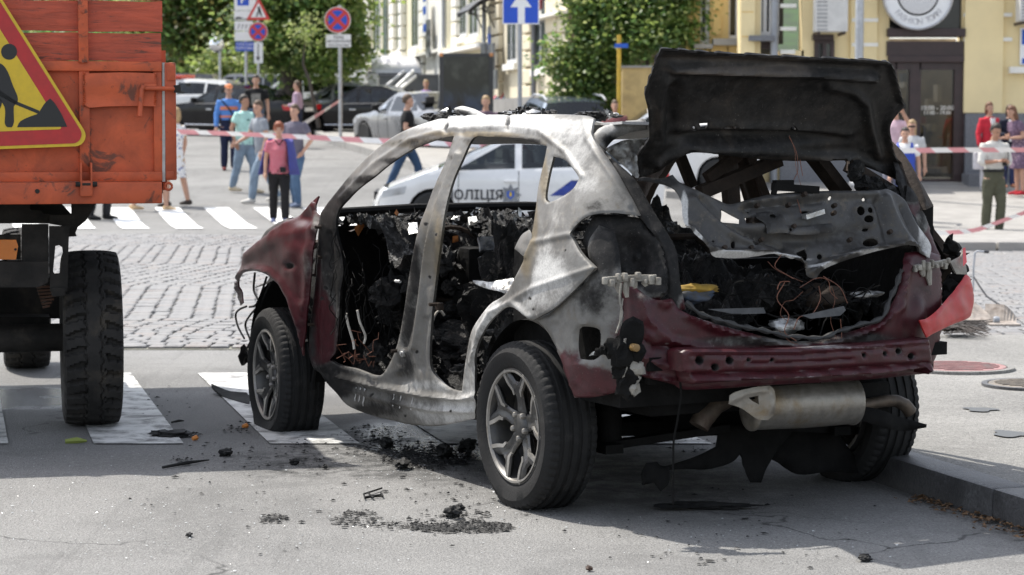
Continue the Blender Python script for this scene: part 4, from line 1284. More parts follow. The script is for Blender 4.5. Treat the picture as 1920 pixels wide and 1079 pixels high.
corner_blobs = [(1060, 580, 60, 45, .3, 0, .30), (1140, 470, 40, 60, .85, 0, 0), (1060, 670, 40, 30, .28, .45, 0), (1110, 720, 60, 30, .1, 1, 0), (1160, 600, 40, 80, .35, .5, 0), (1110, 560, 40, 40, .6, 0, .1), (1065, 700, 20, 30, 0, 1, .1)]
def corner_relief(P):
 return bump2(P, [(1110, 530), (1108, 600)], 3, .008) + bump2(P, [(1030, 600), (1050, 650), (1075, 720)], 5, .01) + spot2(P, 1080, 530, 14, 10, -.02) + spot2(P, 1040, 600, 6, 6, .012)
car_panel('rear_corner', CORNER, [HOLE_C], 6, lambda p: on_body(p, -.030), .01, .012, .012, 7., 3, blobs=corner_blobs, base=(.3, .25, .1), relief=corner_relief)
POCKET = [(1111, 402), (1150, 399), (1198, 404), (1215, 425), (1240, 460), (1252, 500), (1254, 545), (1240, 560), (1225, 600), (1180, 600), (1160, 560), (1120, 500), (1095, 470), (1092, 440)]
def pocket_relief(P):
 return spot2(P, 1180, 480, 45, 60, -.09, 3) + bump2(P, [(1232, 430), (1245, 500), (1248, 560)], 7, .02) + spot2(P, 1235, 550, 11, 11, .02, 4) + spot2(P, 1195, 470, 6, 6, .02)
car_panel('lamp_pocket', POCKET, [], 6, lambda p: on_body(p, -.045), .01, .01, .018, 8., 4, blobs=[(1230, 580, 40, 30, .2, .8, 0), (1185, 560, 30, 25, .3, .5, 0), (1200, 500, 40, 40, .6, 0, .12), (1170, 475, 20, 25, .6, 0, .1)], base=(.78, .0, .03), relief=pocket_relief)
REAR = [(1165, 520), (1225, 560), (1262, 560), (1282, 585), (1333, 604), (1411, 626), (1494, 641), (1567, 631), (1645, 604), (1680, 565), (1695, 505), (1703, 471), (1740, 468), (1770, 476), (1772, 560), (1773, 600),
  (1768, 640), (1762, 668), (1750, 702), (1600, 716), (1450, 724), (1297, 733), (1262, 722), (1199, 706), (1172, 690), (1166, 600)]
def rear_relief(P):
 r = bump2(P, [(1275, 560), (1290, 592), (1340, 614), (1410, 634), (1494, 650), (1570, 640), (1650, 612), (1688, 575), (1702, 500)], 7, .022)
 r += bump2(P, [(1205, 560), (1215, 600), (1260, 640), (1330, 655)], 6, .014) + bump2(P, [(1190, 625), (1225, 650), (1270, 655)], 6, -.02) + bump2(P, [(1185, 660), (1230, 680), (1270, 690)], 7, .02)
 r += spot2(P, 1225, 635, 22, 14, .014, 4) + spot2(P, 1247, 565, 13, 13, .02, 6) + bump2(P, [(1200, 700), (1262, 715)], 5, .015)
 r += spot2(P, 1720, 600, 14, 40, .02, 4) + bump2(P, [(1690, 560), (1670, 600), (1630, 630)], 5, -.012)
 r += bump2(P, [(1170, 560), (1175, 690)], 6, -.02)
 return r
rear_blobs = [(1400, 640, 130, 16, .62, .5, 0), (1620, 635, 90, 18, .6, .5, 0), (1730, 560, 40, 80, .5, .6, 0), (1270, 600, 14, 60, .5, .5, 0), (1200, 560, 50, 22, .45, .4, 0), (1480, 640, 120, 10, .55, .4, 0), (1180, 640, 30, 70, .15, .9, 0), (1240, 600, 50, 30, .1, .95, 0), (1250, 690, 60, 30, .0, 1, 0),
    (1730, 500, 40, 30, .4, .7, 0), (1750, 640, 40, 60, .2, .8, 0), (1560, 660, 150, 14, .15, .8, 0), (1250, 645, 8, 5, 0, .55, .5)]  # long dark blobs above the beam paint in the recess shade
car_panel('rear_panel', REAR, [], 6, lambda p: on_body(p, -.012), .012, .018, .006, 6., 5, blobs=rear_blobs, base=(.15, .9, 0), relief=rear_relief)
def on_rear(off):
 return lambda p: on_body(p, off)
BEAM = [(1278, 662), (1300, 656), (1400, 657), (1500, 655), (1620, 648), (1735, 638), (1744, 636), (1748, 660), (1752, 695), (1744, 703), (1740, 690), (1640, 700), (1500, 708), (1380, 715), (1300, 722), (1292, 700), (1280, 698)]
BHOLES = [[(x + r * cos(a), y + r * sin(a)) for a in np.linspace(0, 2 * pi, 9)[:-1]] for x, y, r in ((1313, 677, 6.5), (1369, 677, 6), (1342, 690, 5.5), (1405, 676, 3), (1449, 676, 2.5), (1621, 667, 3), (1661, 664, 3), (1688, 660, 5), (1711, 669, 5))]
def beam_relief(P):
 r = bump2(P, [(1298, 668), (1500, 667), (1740, 648)], 4, -.008) + bump2(P, [(1300, 702), (1500, 697), (1745, 682)], 4, -.016) + bump2(P, [(1298, 714), (1500, 708), (1745, 695)], 4, .014)
 return r + bump2(P, [(1400, 682), (1520, 679), (1600, 674)], 2.5, -.008) + spot2(P, 1320, 682, 30, 14, -.006, 4) + spot2(P, 1700, 664, 36, 12, -.006, 4)
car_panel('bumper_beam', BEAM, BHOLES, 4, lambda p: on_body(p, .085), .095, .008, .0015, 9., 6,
   blobs=[(1500, 652, 230, 5, .1, .55, .55), (1520, 708, 230, 4, .1, .6, .45)] + [(h[0][0] - (h[0][0] - h[4][0]) / 2, h[0][1], abs(h[0][0] - h[4][0]) * .62, abs(h[0][0] - h[4][0]) * .62, 1.3, 0, 0) for h in BHOLES], base=(.0, 1, .0), relief=beam_relief, sharp=40, tdir=(1, 0, 0))  # blobs paint caught light on the worn edges and shade in the holes
_rt = on_body(np.array([(748, 252), (789, 236), (830, 224), (870, 220), (960, 218), (1042, 218), (1095, 221)], float), 0, .055)
_o = np.argsort(_rt[:, 0])
ROOF_X, ROOF_Z = _rt[_o, 0], _rt[_o, 2] - .012
print('ROOF', ROOF_X.round(2), ROOF_Z.round(3), _rt[_o, 1].round(2))
def roof_z(x, y):
 edge = np.interp(x, ROOF_X, ROOF_Z)
 return edge - .03 * np.cos(np.clip(y / .6, -1, 1) * pi / 2) + .010 * np.sin(x * 9 + y * 6) * np.cos(y * 7)
X_, Y_ = np.meshgrid(np.linspace(-.36, 1.5, 40), np.linspace(-.585, .585, 26))
V = np.column_stack([X_.ravel(), Y_.ravel(), roof_z(X_, Y_).ravel()])
T = []
for j in range(25):
 for i in range(39):
  a = j * 40 + i
  T += [(a, a + 1, a + 41), (a, a + 41, a + 40)]
VV, F, _ = shell(V, np.array(T), .01, np.array([0, 0, 9.]))
o = mesh_obj('roof', VV, F, MAT_BURNT, wreck, True, 50); set_burn(o, car_px(V), [(1100, 216, 60, 14, .5, 0, .3)], (.05, 0, .8))
SPOIL = [(1126, 233), (1150, 226), (1212, 216), (1214, 224), (1216, 236), (1180, 243), (1152, 256), (1134, 276), (1124, 281), (1113, 266), (1109, 250)]
car_panel('roof_spoiler', SPOIL, [], 5, lambda p: on_plane(p, (-.34, .40, 1.52), (-.75, .28, .6)), .02, .025, .004, 8., 7,
   blobs=[(1170, 238, 60, 22, .15, .08, .5), (1150, 262, 30, 12, .7, 0, 0)], base=(.2, 0, .4), toward=CAMC)
FOIL = [(1134, 283), (1160, 268), (1190, 262), (1212, 262), (1216, 290), (1200, 330), (1192, 334), (1170, 312), (1150, 295)]
car_panel('roof_lining_frame', FOIL, [], 5, lambda p: on_plane(p, (-.22, .45, 1.40), (-.7, .5, .2)), .006, 0, .05, 22., 8, mat=MAT_ALU)
DP = [(1109, 256), (1120, 268), (1145, 292), (1180, 322), (1200, 345), (1225, 390), (1250, 430), (1270, 470), (1278, 530), (1288, 580), (1270, 585), (1256, 560), (1252, 500), (1238, 455), (1210, 415), (1196, 400), (1172, 352), (1150, 316), (1126, 282)]
d_pillar = car_panel('hatch_gutter', DP, [], 6, lambda p: on_body(p, -.03), .03, .012, .008, 9., 9, blobs=[(1285, 575, 20, 30, .3, .6, 0)], base=(1, 0, 0))
dp2 = mirror_part(d_pillar, 'hatch_gutter', MAT_BURNT)
WING = [(593, 366), (587, 384), (586, 394), (594, 402), (592, 430), (587, 446), (582, 480), (579, 513), (576, 545), (574, 571), (569, 600), (566, 640), (564, 668), (556, 640), (548, 600), (536, 561), (521, 537), (502, 518), (478, 509), (459, 512), (450, 524), (449, 545), (453, 570),
  (446, 574), (440, 545), (443, 515), (453, 484), (473, 459), (495, 440), (516, 424), (536, 411), (565, 391)]
def wing_relief(P):
 r = bump2(P, [(446, 540), (450, 515), (475, 502), (505, 510), (528, 530), (545, 560), (560, 610)], 5, .018)
 r += bump2(P, [(462, 480), (500, 455), (540, 440), (580, 430)], 12, .012) + spot2(P, 560, 405, 20, 14, -.03) + spot2(P, 545, 470, 26, 22, .012) + bump2(P, [(575, 395), (560, 480), (562, 560)], 8, -.012)
 r += spot2(P, 541, 499, 8, 5, -.03)
 return r
car_panel('front_wing', WING, [], 5, lambda p: on_body(p, .0), .008, .012, .012, 7., 10,
   blobs=[(565, 392, 40, 26, .35, .6, 0), (540, 470, 40, 30, .25, .8, 0), (575, 500, 14, 60, .5, .5, 0), (590, 420, 10, 50, .5, .5, .1), (455, 480, 14, 20, .0, 1, 0), (541, 499, 9, 6, 1, 0, 0), (500, 430, 40, 12, .2, .7, .1)],
   base=(.10, 1.15, -.25), relief=wing_relief, sharp=45)
COWL = [(487, 448), (497, 432), (515, 420), (535, 410), (546, 407), (532, 420), (512, 434)]
car_panel('headlamp_shell', COWL, [], 4, lambda p: on_body(p, -.02), .03, .006, .004, 20., 11, mat=M('smoked_grey_plastic', (.10, .10, .10), .5, var=.3, scale=30))
V, F = [], []
for j in range(9):
 for i in range(14):
  x = 2.05 + i * .10; y = .66 - j * .165
  V.append((x, y, 1.04 - .055 * (i / 3.2) ** 1.35 + .02 * cos(y * 2) - .05 * (abs(y) > .6) + .015 * sin(i * 2.1 + j)))
for j in range(8):
 for i in range(13):
  a = j * 14 + i; F.append((a, a + 1, a + 15, a + 14))
o = mesh_obj('bonnet', V, F, MAT_BURNT, wreck, True)
md = np.array(V); set_burn(o, car_px(md), [], (.5, .5, .1))
mb = MB()
mb.box((1.3, 0, .30), (1.75, 1.50, .05)); mb.box((2.12, 0, .66), (.05, 1.50, .72)); mb.box((1.1, 0, .42), (1.9, .26, .24))
mb.box((-.30, 0, .62), (.85, 1.36, .05)); mb.box((-.66, 0, .60), (.04, 1.3, .12))
mb.box((.28, 0, .62), (.06, 1.40, .62)); mb.box((-.12, .70, .80), (.75, .05, .45)); mb.box((-.12, -.72, .86), (.85, .05, .62))
mb.box((1.15, -.78, .62), (1.75, .05, .70))
mb.build('floor_pan', MAT_BLACK, wreck, True)
def arch_liner(cx, side):
 mb = MB()
 V, F = [], []
 n = 20
 for k in range(n + 1):
  a = pi * (-.05 + (.78 if cx == 0 else 1.1) * k / n)
  for y, rr in ((.80, .405), (.60, .43), (.50, .40)):
   V.append((cx + rr * cos(a), side * y, .33 + rr * sin(a)))
  V.append((cx + .02 * cos(a), side * .495, .33 + .02 * sin(a)))
 for k in range(n):
  for j in range(3):
   a = k * 4 + j; F.append((a, a + 1, a + 5, a + 4))
 mb.add(V, F)
 return mb.build('wheel_house', MAT_BLACK, wreck, True)
for cx in (0, 2.635):
 for s in (1, -1): arch_liner(cx, s)
def lump(c, size, seed, n=3, amp=.35, fs=4.0, mat=None, name='charred_heap', parent=None, sharpen=1.0):
 bm = bmesh.new(); bmesh.ops.create_icosphere(bm, subdivisions=n, radius=1.0)
 V = np.array([v.co[:] for v in bm.verts]); F = [[v.index for v in f.verts] for f in bm.faces]; bm.free()
 d = fbm(V, fs * .4, 4, seed) * amp * 2
 V = V * (1 + np.sign(d) * np.abs(d) ** sharpen)[:, None] * np.array(size) + np.array(c)
 return V, F
def heap_surface(name, x0, x1, y0, y1, zf, amp, fs, seed, nx=60, ny=60, mat=None, thick=0):
 X, Y = np.meshgrid(np.linspace(x0, x1, nx), np.linspace(y0, y1, ny))
 X = X.ravel(); Y = Y.ravel()
 b = np.column_stack([X, Y, np.zeros_like(X)])
 w = np.column_stack([fbm(b, fs * .8, 3, seed + 5), fbm(b, fs * .8, 3, seed + 9), np.zeros_like(X)]) * .10
 rid = 1 - np.abs(fbm(b + w, fs, 4, seed)) * 2.6
 Z = zf(X, Y) + amp * (rid ** 2 - .4) + amp * .5 * fbm(b, fs * 4, 3, seed + 2)
 V = np.column_stack([X + w[:, 0] * .3, Y + w[:, 1] * .3, Z])
 F = [(j * nx + i, j * nx + i + 1, (j + 1) * nx + i + 1, (j + 1) * nx + i) for j in range(ny - 1) for i in range(nx - 1)]
 return mesh_obj(name, V, F, mat or MAT_CHAR, wreck, True, 35)
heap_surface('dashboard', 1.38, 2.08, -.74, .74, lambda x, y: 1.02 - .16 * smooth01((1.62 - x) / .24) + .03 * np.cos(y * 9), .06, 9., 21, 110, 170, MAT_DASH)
mb = MB(); mb.tube([(2.06, .74, 1.085), (2.09, .3, 1.10), (2.10, -.3, 1.10), (2.06, -.74, 1.085)], .022, 8)
mb.build('cowl_rail', MAT_BLACK, wreck, True)
vs = MB()
for i in range(60):
 q = (RNG.uniform(1.42, 1.95), RNG.uniform(-.6, .66), RNG.uniform(.84, 1.06))
 V, F = lump(q, (RNG.uniform(.02, .055), RNG.uniform(.02, .06), RNG.uniform(.010, .03)), i, 3, .6, 7)
 vs.add(V, F)
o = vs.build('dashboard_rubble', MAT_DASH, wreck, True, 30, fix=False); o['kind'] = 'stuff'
vs = MB()
for i in range(240):
 c = np.array([RNG.uniform(1.40, 2.0), RNG.uniform(-.7, .7), 0]); c[2] = 1.02 - .16 * float(smooth01((1.62 - c[0]) / .24)) + RNG.uniform(-.01, .06)
 u = RNG.normal(size=3); u /= np.linalg.norm(u); w = np.cross(u, RNG.normal(size=3)); w /= np.linalg.norm(w)
 a, b = RNG.uniform(.012, .05), RNG.uniform(.008, .03)
 m0 = c + np.cross(u, w) * RNG.uniform(-.01, .01)
 vs.add([c - u * a - w * b, c + u * a - w * b, m0 + w * .2 * b, c + u * a * .7 + w * b, c - u * a + w * b * .8], [(0, 1, 2), (1, 3, 2), (3, 4, 2), (4, 0, 2)], int(RNG.random() < .10) + 2 * int(RNG.random() < .05))
o = vs.build('dashboard_flake', [MAT_CHAR, MAT_ALU, M('orange_melt', (.42, .16, .05), .6, var=.3), MAT_ALU], wreck, fix=False); o['kind'] = 'stuff'
P3 = on_plane(np.array([(897, 444), (953, 443), (962, 468), (902, 470)]), (1.33, -.02, .95), (-1, .05, .55))
mb = MB(); n_ = Vector((-.85, .05, .5)).normalized() * -.02
mb.add(list(P3) + [p + np.array(n_) for p in P3], [(0, 1, 2, 3), (7, 6, 5, 4), (0, 4, 5, 1), (1, 5, 6, 2), (2, 6, 7, 3), (3, 7, 4, 0)])
mb.build('dash_screen', M('blistered_screen', (.16, .17, .19), .25, .4, var=.8, scale=18, dirt=(.35, .34, .31), dirt_amt=.4, dscale=16), wreck)
mb = MB(); c0 = P3.mean(0)
mb.box((c0[0] + .12, c0[1], c0[2] - .12), (.22, .26, .2), bevel=.02); mb.box((c0[0] + .2, c0[1] + .02, c0[2] - .32), (.3, .2, .3), bevel=.03)
mb.build('centre_console', MAT_BLACK, wreck, True)
def seat_frame(x, y):
 mb = MB()
 for s in (-1, 1):
  mb.tube([(x + .25, y + s * .2, .40), (x - .12, y + s * .22, .42), (x - .20, y + s * .22, .62), (x - .30, y + s * .17, .95)], .016, 6)
 mb.tube([(x - .30, y - .17, .95), (x - .31, y - .1, 1.0), (x - .31, y + .1, 1.0), (x - .30, y + .17, .95)], .016, 6)
 for z in np.linspace(.55, .9, 6):
  mb.tube([(x - .18 - (z - .55) * .3, y - .2, z), (x - .16 - (z - .55) * .3, y, z - .02), (x - .18 - (z - .55) * .3, y + .2, z)], .005, 5)
 for t in np.linspace(-.1, .22, 5):
  mb.tube([(x + t, y - .2, .40), (x + t, y, .38), (x + t, y + .2, .40)], .006, 5)
 return mb.build('seat_frame', MAT_RUST, wreck, True)
seat_frame(1.12, -.38)
MAT_SEAT = char_mat('burnt_seat_foam', .50, (.17, .15, .13))
for i_, (c_, sz_) in enumerate((((1.22, .36, .50), (.27, .22, .13)), ((.90, .36, .72), (.10, .21, .27)), ((1.2, -.36, .52), (.27, .22, .15)), ((.92, -.36, .80), (.10, .2, .3)), ((.50, .32, .58), (.2, .3, .14)), ((.52, -.3, .60), (.2, .3, .16)), ((1.75, .30, .62), (.16, .26, .16)), ((1.7, -.2, .70), (.14, .3, .2)))):
 V, F = lump(c_, sz_, 300 + i_, 5, .42, 7)
 mesh_obj('burnt_seat' if i_ < 6 else 'burnt_heater_box', V, F, MAT_SEAT, wreck, True, 40)
mb = MB(); mb.tube([(2.0, .38, .72), (1.55, .38, .86)], .035, 8); mb.tube([(1.55 + .03 * cos(a), .38 + .17 * cos(a), .86 + .17 * sin(a)) for a in np.linspace(0, 2 * pi, 25)], .011, 6)
mb.build('steering_wheel', MAT_RUST, wreck, True)
heap_surface('floor_debris', .45, 2.05, -.7, .74, lambda x, y: .44 + .09 * np.cos(y * 4) + .05 * np.sin(x * 7), .10, 6., 31, 90, 90)
heap_surface('rear_seat_debris', .25, .75, -.70, .70, lambda x, y: .62 + .12 * smooth01((.5 - x) / .3), .12, 6., 37, 40, 80)
vs = MB()
for i in range(80):
 q = (RNG.uniform(.55, 1.75), RNG.uniform(.1, .74), RNG.uniform(.42, .56))
 V, F = lump(q, (RNG.uniform(.02, .06), RNG.uniform(.02, .06), RNG.uniform(.015, .05)), 50 + i, 3, .6, 7)
 vs.add(V, F)
for i in range(30):
 q = (RNG.uniform(1.3, 1.8), RNG.uniform(.0, .65), RNG.uniform(.55, .9))
 V, F = lump(q, (RNG.uniform(.03, .08), RNG.uniform(.03, .08), RNG.uniform(.03, .07)), 190 + i, 3, .6, 7)
 vs.add(V, F)
o = vs.build('cabin_rubble', MAT_CHAR, wreck, True, 30, fix=False); o['kind'] = 'stuff'
heap_surface('boot_debris', -.66, .22, -.64, .64, lambda x, y: .74 + .10 * np.exp(-((y + .05) / .25) ** 2) + .08 * smooth01((x + .3) / .4), .10, 6.5, 41, 80, 110, MAT_CHAR)
RIMB = [(1287, 570), (1333, 597), (1411, 617), (1494, 632), (1567, 622), (1645, 596), (1676, 554), (1691, 505)]
mb = MB(); rp = on_body(curve(RIMB, 9, False), -.012); rp = rp + fbm(rp, 14., 3, 4)[:, None] * np.array([.02, .0, .022]); mb.tube(rp, [.009 + .004 * sin(k * 1.9) for k in range(len(rp))], 7)
mb.build('boot_seal', M('scorched_rubber', (.022, .022, .022), .6, var=.4, scale=20, bump=.5), wreck, True)
def wire(pts, plane, r, mat, mb):
 mb.tube(on_plane(curve(pts, 6, False, 100), *plane), r, 5)
PLB = ((-.78, 0, .8), (-1, 0, .1))
mb = MB()
for w in ([(1466, 475), (1450, 500), (1470, 512), (1485, 525)], [(1440, 488), (1455, 508), (1480, 520), (1505, 530)], [(1508, 545), (1490, 560), (1468, 565), (1465, 590), (1478, 605)],
   [(1500, 538), (1530, 525), (1550, 528), (1555, 545), (1570, 560)], [(1534, 535), (1536, 560), (1520, 590), (1498, 598), (1490, 620)], [(1560, 540), (1566, 565), (1560, 600), (1566, 640), (1556, 670)],
   [(1575, 600), (1580, 635), (1570, 655), (1562, 685)], [(1462, 622), (1480, 640), (1500, 650)], [(1455, 545), (1460, 530), (1480, 528)], [(1470, 530), (1455, 560), (1480, 590), (1470, 620), (1490, 640)],
   [(1480, 255), (1492, 280), (1494, 310), (1500, 345)], [(1545, 520), (1575, 540), (1590, 570)]):
 jit = [(x + RNG.uniform(-3, 3), y + RNG.uniform(-3, 3)) for x, y in w]
 wire(jit, PLB, RNG.uniform(.0010, .0020), MAT_WIRE_R, mb)
mb.build('wiring', MAT_WIRE_R, wreck, True)
mb = MB()
for w in ([(1480, 258), (1493, 285), (1496, 320), (1488, 345), (1502, 400)], [(1500, 300), (1505, 330)]):
 wire(w, ((-.58, 0, 1.3), (-1, 0, .4)), .0016, MAT_WIRE_R, mb)
mb.build('wiring', MAT_WIRE_R, wreck, True)
mb = MB()
for i in range(70):
 a = np.array([RNG.uniform(1380, 1640), RNG.uniform(510, 600)])
 pts = [a]
 dr = RNG.normal(size=2) * 14
 for k in range(5):
  dr = dr * .8 + RNG.normal(size=2) * 8
  pts.append(pts[-1] + dr)
 if max(p[1] for p in pts) > 640 or min(p[1] for p in pts) < 495: continue
 mb.tube(on_plane(curve(pts, 7, False, 120), (RNG.uniform(-.76, -.6), 0, .8), (-1, 0, .1)), RNG.uniform(.001, .004), 4)
mb.build('burnt_cable', MAT_BLACK, wreck, True)
for q, sz, mt, nm in (((1308, 541), (.04, .085, .016), M('yellow_cloth', (.26, .16, .02), .8, var=.3, scale=20), 'yellow_rag'), ((1302, 554), (.05, .07, .035), M('blue_cloth', (.025, .07, .16), .8, var=.4, scale=20, dirt=(.05, .05, .05), dirt_amt=.45), 'blue_rag'),
      ((1625, 552), (.03, .07, .015), MAT_ALU, 'melted_trim'), ((1475, 612), (.03, .07, .035), MAT_ALU, 'melted_trim'), ((1545, 558), (.05, .09, .05), MAT_RUST, 'latch_block')):
 c = on_plane(np.array([q], float), (-.66, 0, .8), (-1, 0, .1))[0]
 V, F = lump(c, sz, len(nm) + q[0], 3, .35, 6)
 mesh_obj(nm, V, F, mt, wreck, True)
P3 = on_plane(np.array([(1503, 592), (1582, 574), (1586, 582), (1576, 592), (1520, 598)]), (-.79, 0, .8), (-1, 0, .35))
mb = MB(); mb.add(P3, [(0, 1, 2, 3, 4)]); mb.build('boot_trim', M('dull_grey_plate', (.06, .06, .06), .5, .3, var=.3, scale=20), wreck)
P3 = on_plane(np.array([(1326, 580), (1432, 577), (1436, 588), (1380, 590)]), (-.70, 0, .8), (-1, 0, .35))
mb = MB(); mb.add(P3, [(0, 1, 2, 3)]); mb.build('boot_trim', M('dull_grey_plate', (.06, .06, .06), .5, .3, var=.3, scale=20), wreck)
TG = [(1197, 337), (1206, 331), (1240, 334), (1262, 327), (1278, 341), (1316, 358), (1350, 375), (1368, 382), (1393, 378), (1444, 365), (1521, 358), (1606, 358), (1649, 356), (1666, 354), (1691, 367), (1704, 384), (1717, 418), (1734, 444), (1744, 465), (1740, 486),
  (1717, 476), (1698, 467), (1649, 473), (1606, 482), (1564, 495), (1546, 506), (1538, 520), (1521, 513), (1514, 496), (1478, 484), (1436, 481), (1385, 487), (1342, 487), (1325, 478), (1308, 457), (1291, 435), (1282, 405), (1280, 380), (1269, 358), (1244, 346)]
def ell(x, y, rx, ry, n=12, a0=0.):
 return [(x + rx * cos(a) * cos(a0) - ry * sin(a) * sin(a0), y + rx * cos(a) * sin(a0) + ry * sin(a) * cos(a0)) for a in np.linspace(0, 2 * pi, n + 1)[:-1]]
TGH = [ell(1612, 397, 7, 9, 10), ell(1629, 396, 4.5, 6, 10), ell(1626, 413, 9, 7, 10), ell(1632, 456, 13, 8, 12), ell(1622, 432, 6, 2.6, 8), [(1396, 410), (1420, 408), (1434, 409), (1436, 416), (1425, 420), (1398, 421)],
  [(1353, 394), (1366, 402), (1385, 413), (1384, 421), (1355, 414)], ell(1411, 459, 6, 5.5, 10), ell(1370, 463, 4, 7, 10), ell(1546, 476, 5, 5, 8), ell(1512, 398, 9, 4, 10), ell(1462, 470, 10, 5, 10), ell(1444, 404, 5, 3, 8), ell(1403, 398, 2, 2, 6), ell(1556, 372, 3, 3, 6), ell(1620, 374, 3, 3, 6), ell(1334, 455, 2, 2, 6)]
TGH.append([(1500, 470), (1518, 462), (1522, 478), (1512, 492), (1502, 482)])
def tg_map(p):
 V = on_plane(p, (-.62, 0, 1.20), (-1, 0, .42))
 return V
def tg_relief(P):
 r = bump2(P, [(1395, 384), (1450, 374), (1530, 366), (1640, 364)], 7, .018) + bump2(P, [(1392, 392), (1460, 384), (1540, 376)], 6, -.016)
 r += bump2(P, [(1300, 375), (1330, 410), (1360, 440), (1430, 470), (1500, 484)], 9, .022) + bump2(P, [(1318, 372), (1350, 412), (1390, 440), (1470, 462)], 7, -.022)
 r += bump2(P, [(1660, 372), (1672, 410), (1690, 450), (1710, 470)], 8, .026) + bump2(P, [(1645, 380), (1655, 420), (1665, 460)], 7, -.022) + bump2(P, [(1690, 390), (1705, 430), (1728, 470)], 5, -.02)
 r += bump2(P, [(1290, 430), (1320, 470), (1350, 480), (1420, 476), (1512, 492)], 6, .03) + bump2(P, [(1530, 505), (1560, 488), (1610, 474), (1690, 464)], 6, .035)
 r += spot2(P, 1490, 420, 70, 22, .02, 4) + spot2(P, 1480, 445, 60, 12, -.02) + spot2(P, 1560, 440, 40, 20, -.015) + spot2(P, 1420, 430, 30, 14, .016)
 r += spot2(P, 1620, 405, 24, 26, .014, 6)
 r += .02 * np.sin((P[:, 0] - 1280) * .019) * np.clip((P[:, 1] - 360) / 100, 0, 1.2)
 return r
tg_blobs = [(1345, 484, 70, 6, 0, 0, 1.2), (1301, 455, 8, 30, .0, 0, 1.1), (1284, 400, 7, 45, 0, .0, 1.2), (1460, 482, 80, 5, 0, 0, 1.0), (1560, 496, 44, 6, .0, 0, 1.1), (1630, 476, 80, 5, 0, 0, 1.0), (1738, 468, 9, 24, 0, 0, 1.1), (1725, 420, 7, 40, .0, 0, 1.),
   (1330, 400, 25, 30, .25, 0, .08), (1460, 380, 70, 12, .25, 0, .12), (1560, 378, 60, 12, .25, 0, .1), (1480, 440, 90, 30, .45, 0, .02), (1600, 440, 50, 40, .5, 0, .03), (1690, 430, 25, 40, .35, 0, .12), (1400, 440, 40, 25, .4, 0, .1), (1510, 515, 20, 20, .4, 0, .3), (1230, 340, 40, 12, .85, 0, .05)]
MAT_TG = burnt_mat('sooted_steel', (.062, .060, .058), metal=.3, rough=.40)
car_panel('tailgate_panel', TG, TGH, 4, tg_map, .010, .006, .020, 4.5, 14, blobs=tg_blobs, base=(.40, 0, .06), relief=tg_relief, sharp=55, mat=MAT_TG)
def tgp(x, y, off=0.0):
 return tg_map(np.array([(x, y)], float))[0] + np.array([-.9, 0, .35]) * off
mb = MB()
BR = [(1420, 398), (1445, 396), (1470, 402), (1475, 420), (1500, 424), (1560, 418), (1566, 424), (1562, 436), (1500, 440), (1470, 436), (1440, 438), (1436, 420), (1420, 408)]
car_panel('latch_bracket', BR, [ell(1450, 405, 6, 4, 8), ell(1484, 430, 3, 3, 6)], 5, lambda p: on_plane(p, (-.655, 0, 1.2), (-1, 0, .42)), .02, .006, .006, 20., 15, base=(.55, 0, .05), blobs=[(1490, 436, 40, 8, .3, .1, .1)], mat=MAT_TG)
mb.bar(tgp(1500, 412, .03), tgp(1533, 402, .035), .03, .018); mb.build('latch', MAT_ALU, wreck)
mb = MB()
for x, y in ((1480, 430), (1556, 391), (1470, 390), (1412, 391), (1555, 405), (1585, 455), (1400, 470), (1350, 470), (1500, 370), (1660, 440), (1420, 455)):
 q = tgp(x, y, .02); mb.tube([q, q + np.array([-.02, 0, .008])], .009, 6)
mb.build('bolt', MAT_RUST, wreck, True)
a, b = tgp(1447, 352, .01), tgp(1530, 358, .01)
mb = MB(); mb.bar(a, b, .03, .028); mb.tube([tgp(1450, 366, .0), tgp(1450, 348, .02)], .012, 8); mb.box(tuple(tgp(1466, 347, .01)), (.03, .08, .03))
mb.build('wiper_stub', MAT_BLACK, wreck, True)
HT = [(1235, 88), (1250, 86), (1350, 95), (1478, 102), (1585, 107), (1649, 111), (1666, 115), (1675, 128), (1683, 158), (1693, 196), (1675, 216), (1666, 236), (1670, 265), (1677, 290), (1696, 307), (1706, 317), (1713, 346), (1691, 340), (1653, 320), (1606, 303), (1572, 291), (1521, 297), (1436, 295), (1372, 288), (1312, 281), (1278, 286), (1248, 305),
  (1222, 320), (1197, 331), (1193, 299), (1196, 282), (1212, 260), (1214, 247), (1211, 201), (1206, 171), (1214, 145)]
def ht_map(p):
 t = np.clip((300 - p[:, 1]) / 210, -.3, 1)
 V = on_plane(p, (-.42, 0, 1.36), (-.78, 0, -.62))
 return V
def ht_relief(P):
 P = np.asarray(P)
 o_ = np.array(HT, float)
 ed = edge_dist(P, [curve(HT, 6)])
 r = .022 * np.exp(-(ed / 8) ** 2)
 r += bump2(P, [(1262, 128), (1400, 136), (1560, 140), (1640, 146)], 8, .030) + bump2(P, [(1240, 112), (1400, 118), (1640, 132)], 8, -.015)
 r += bump2(P, [(1245, 150), (1232, 200), (1236, 260), (1225, 300)], 14, .028) + bump2(P, [(1262, 170), (1258, 240)], 12, -.03)
 r += bump2(P, [(1560, 165), (1600, 172), (1625, 195), (1632, 240), (1645, 290)], 9, .022) + spot2(P, 1450, 190, 130, 45, -.025, 3)
 r += bump2(P, [(1262, 244), (1330, 238), (1500, 245), (1590, 252)], 8, .014) + spot2(P, 1420, 258, 150, 13, -.05, 4)
 r += bump2(P, [(1230, 300), (1290, 272), (1400, 280), (1520, 288), (1600, 290), (1690, 330)], 6, .02)
 return r
HTH = [[(1312, 233), (1328, 232), (1322, 242), (1314, 243)], [(1360, 236), (1380, 237), (1376, 244), (1357, 243)], ell(1487, 243, 5, 5, 8), ell(1300, 238, 2, 2, 6)]
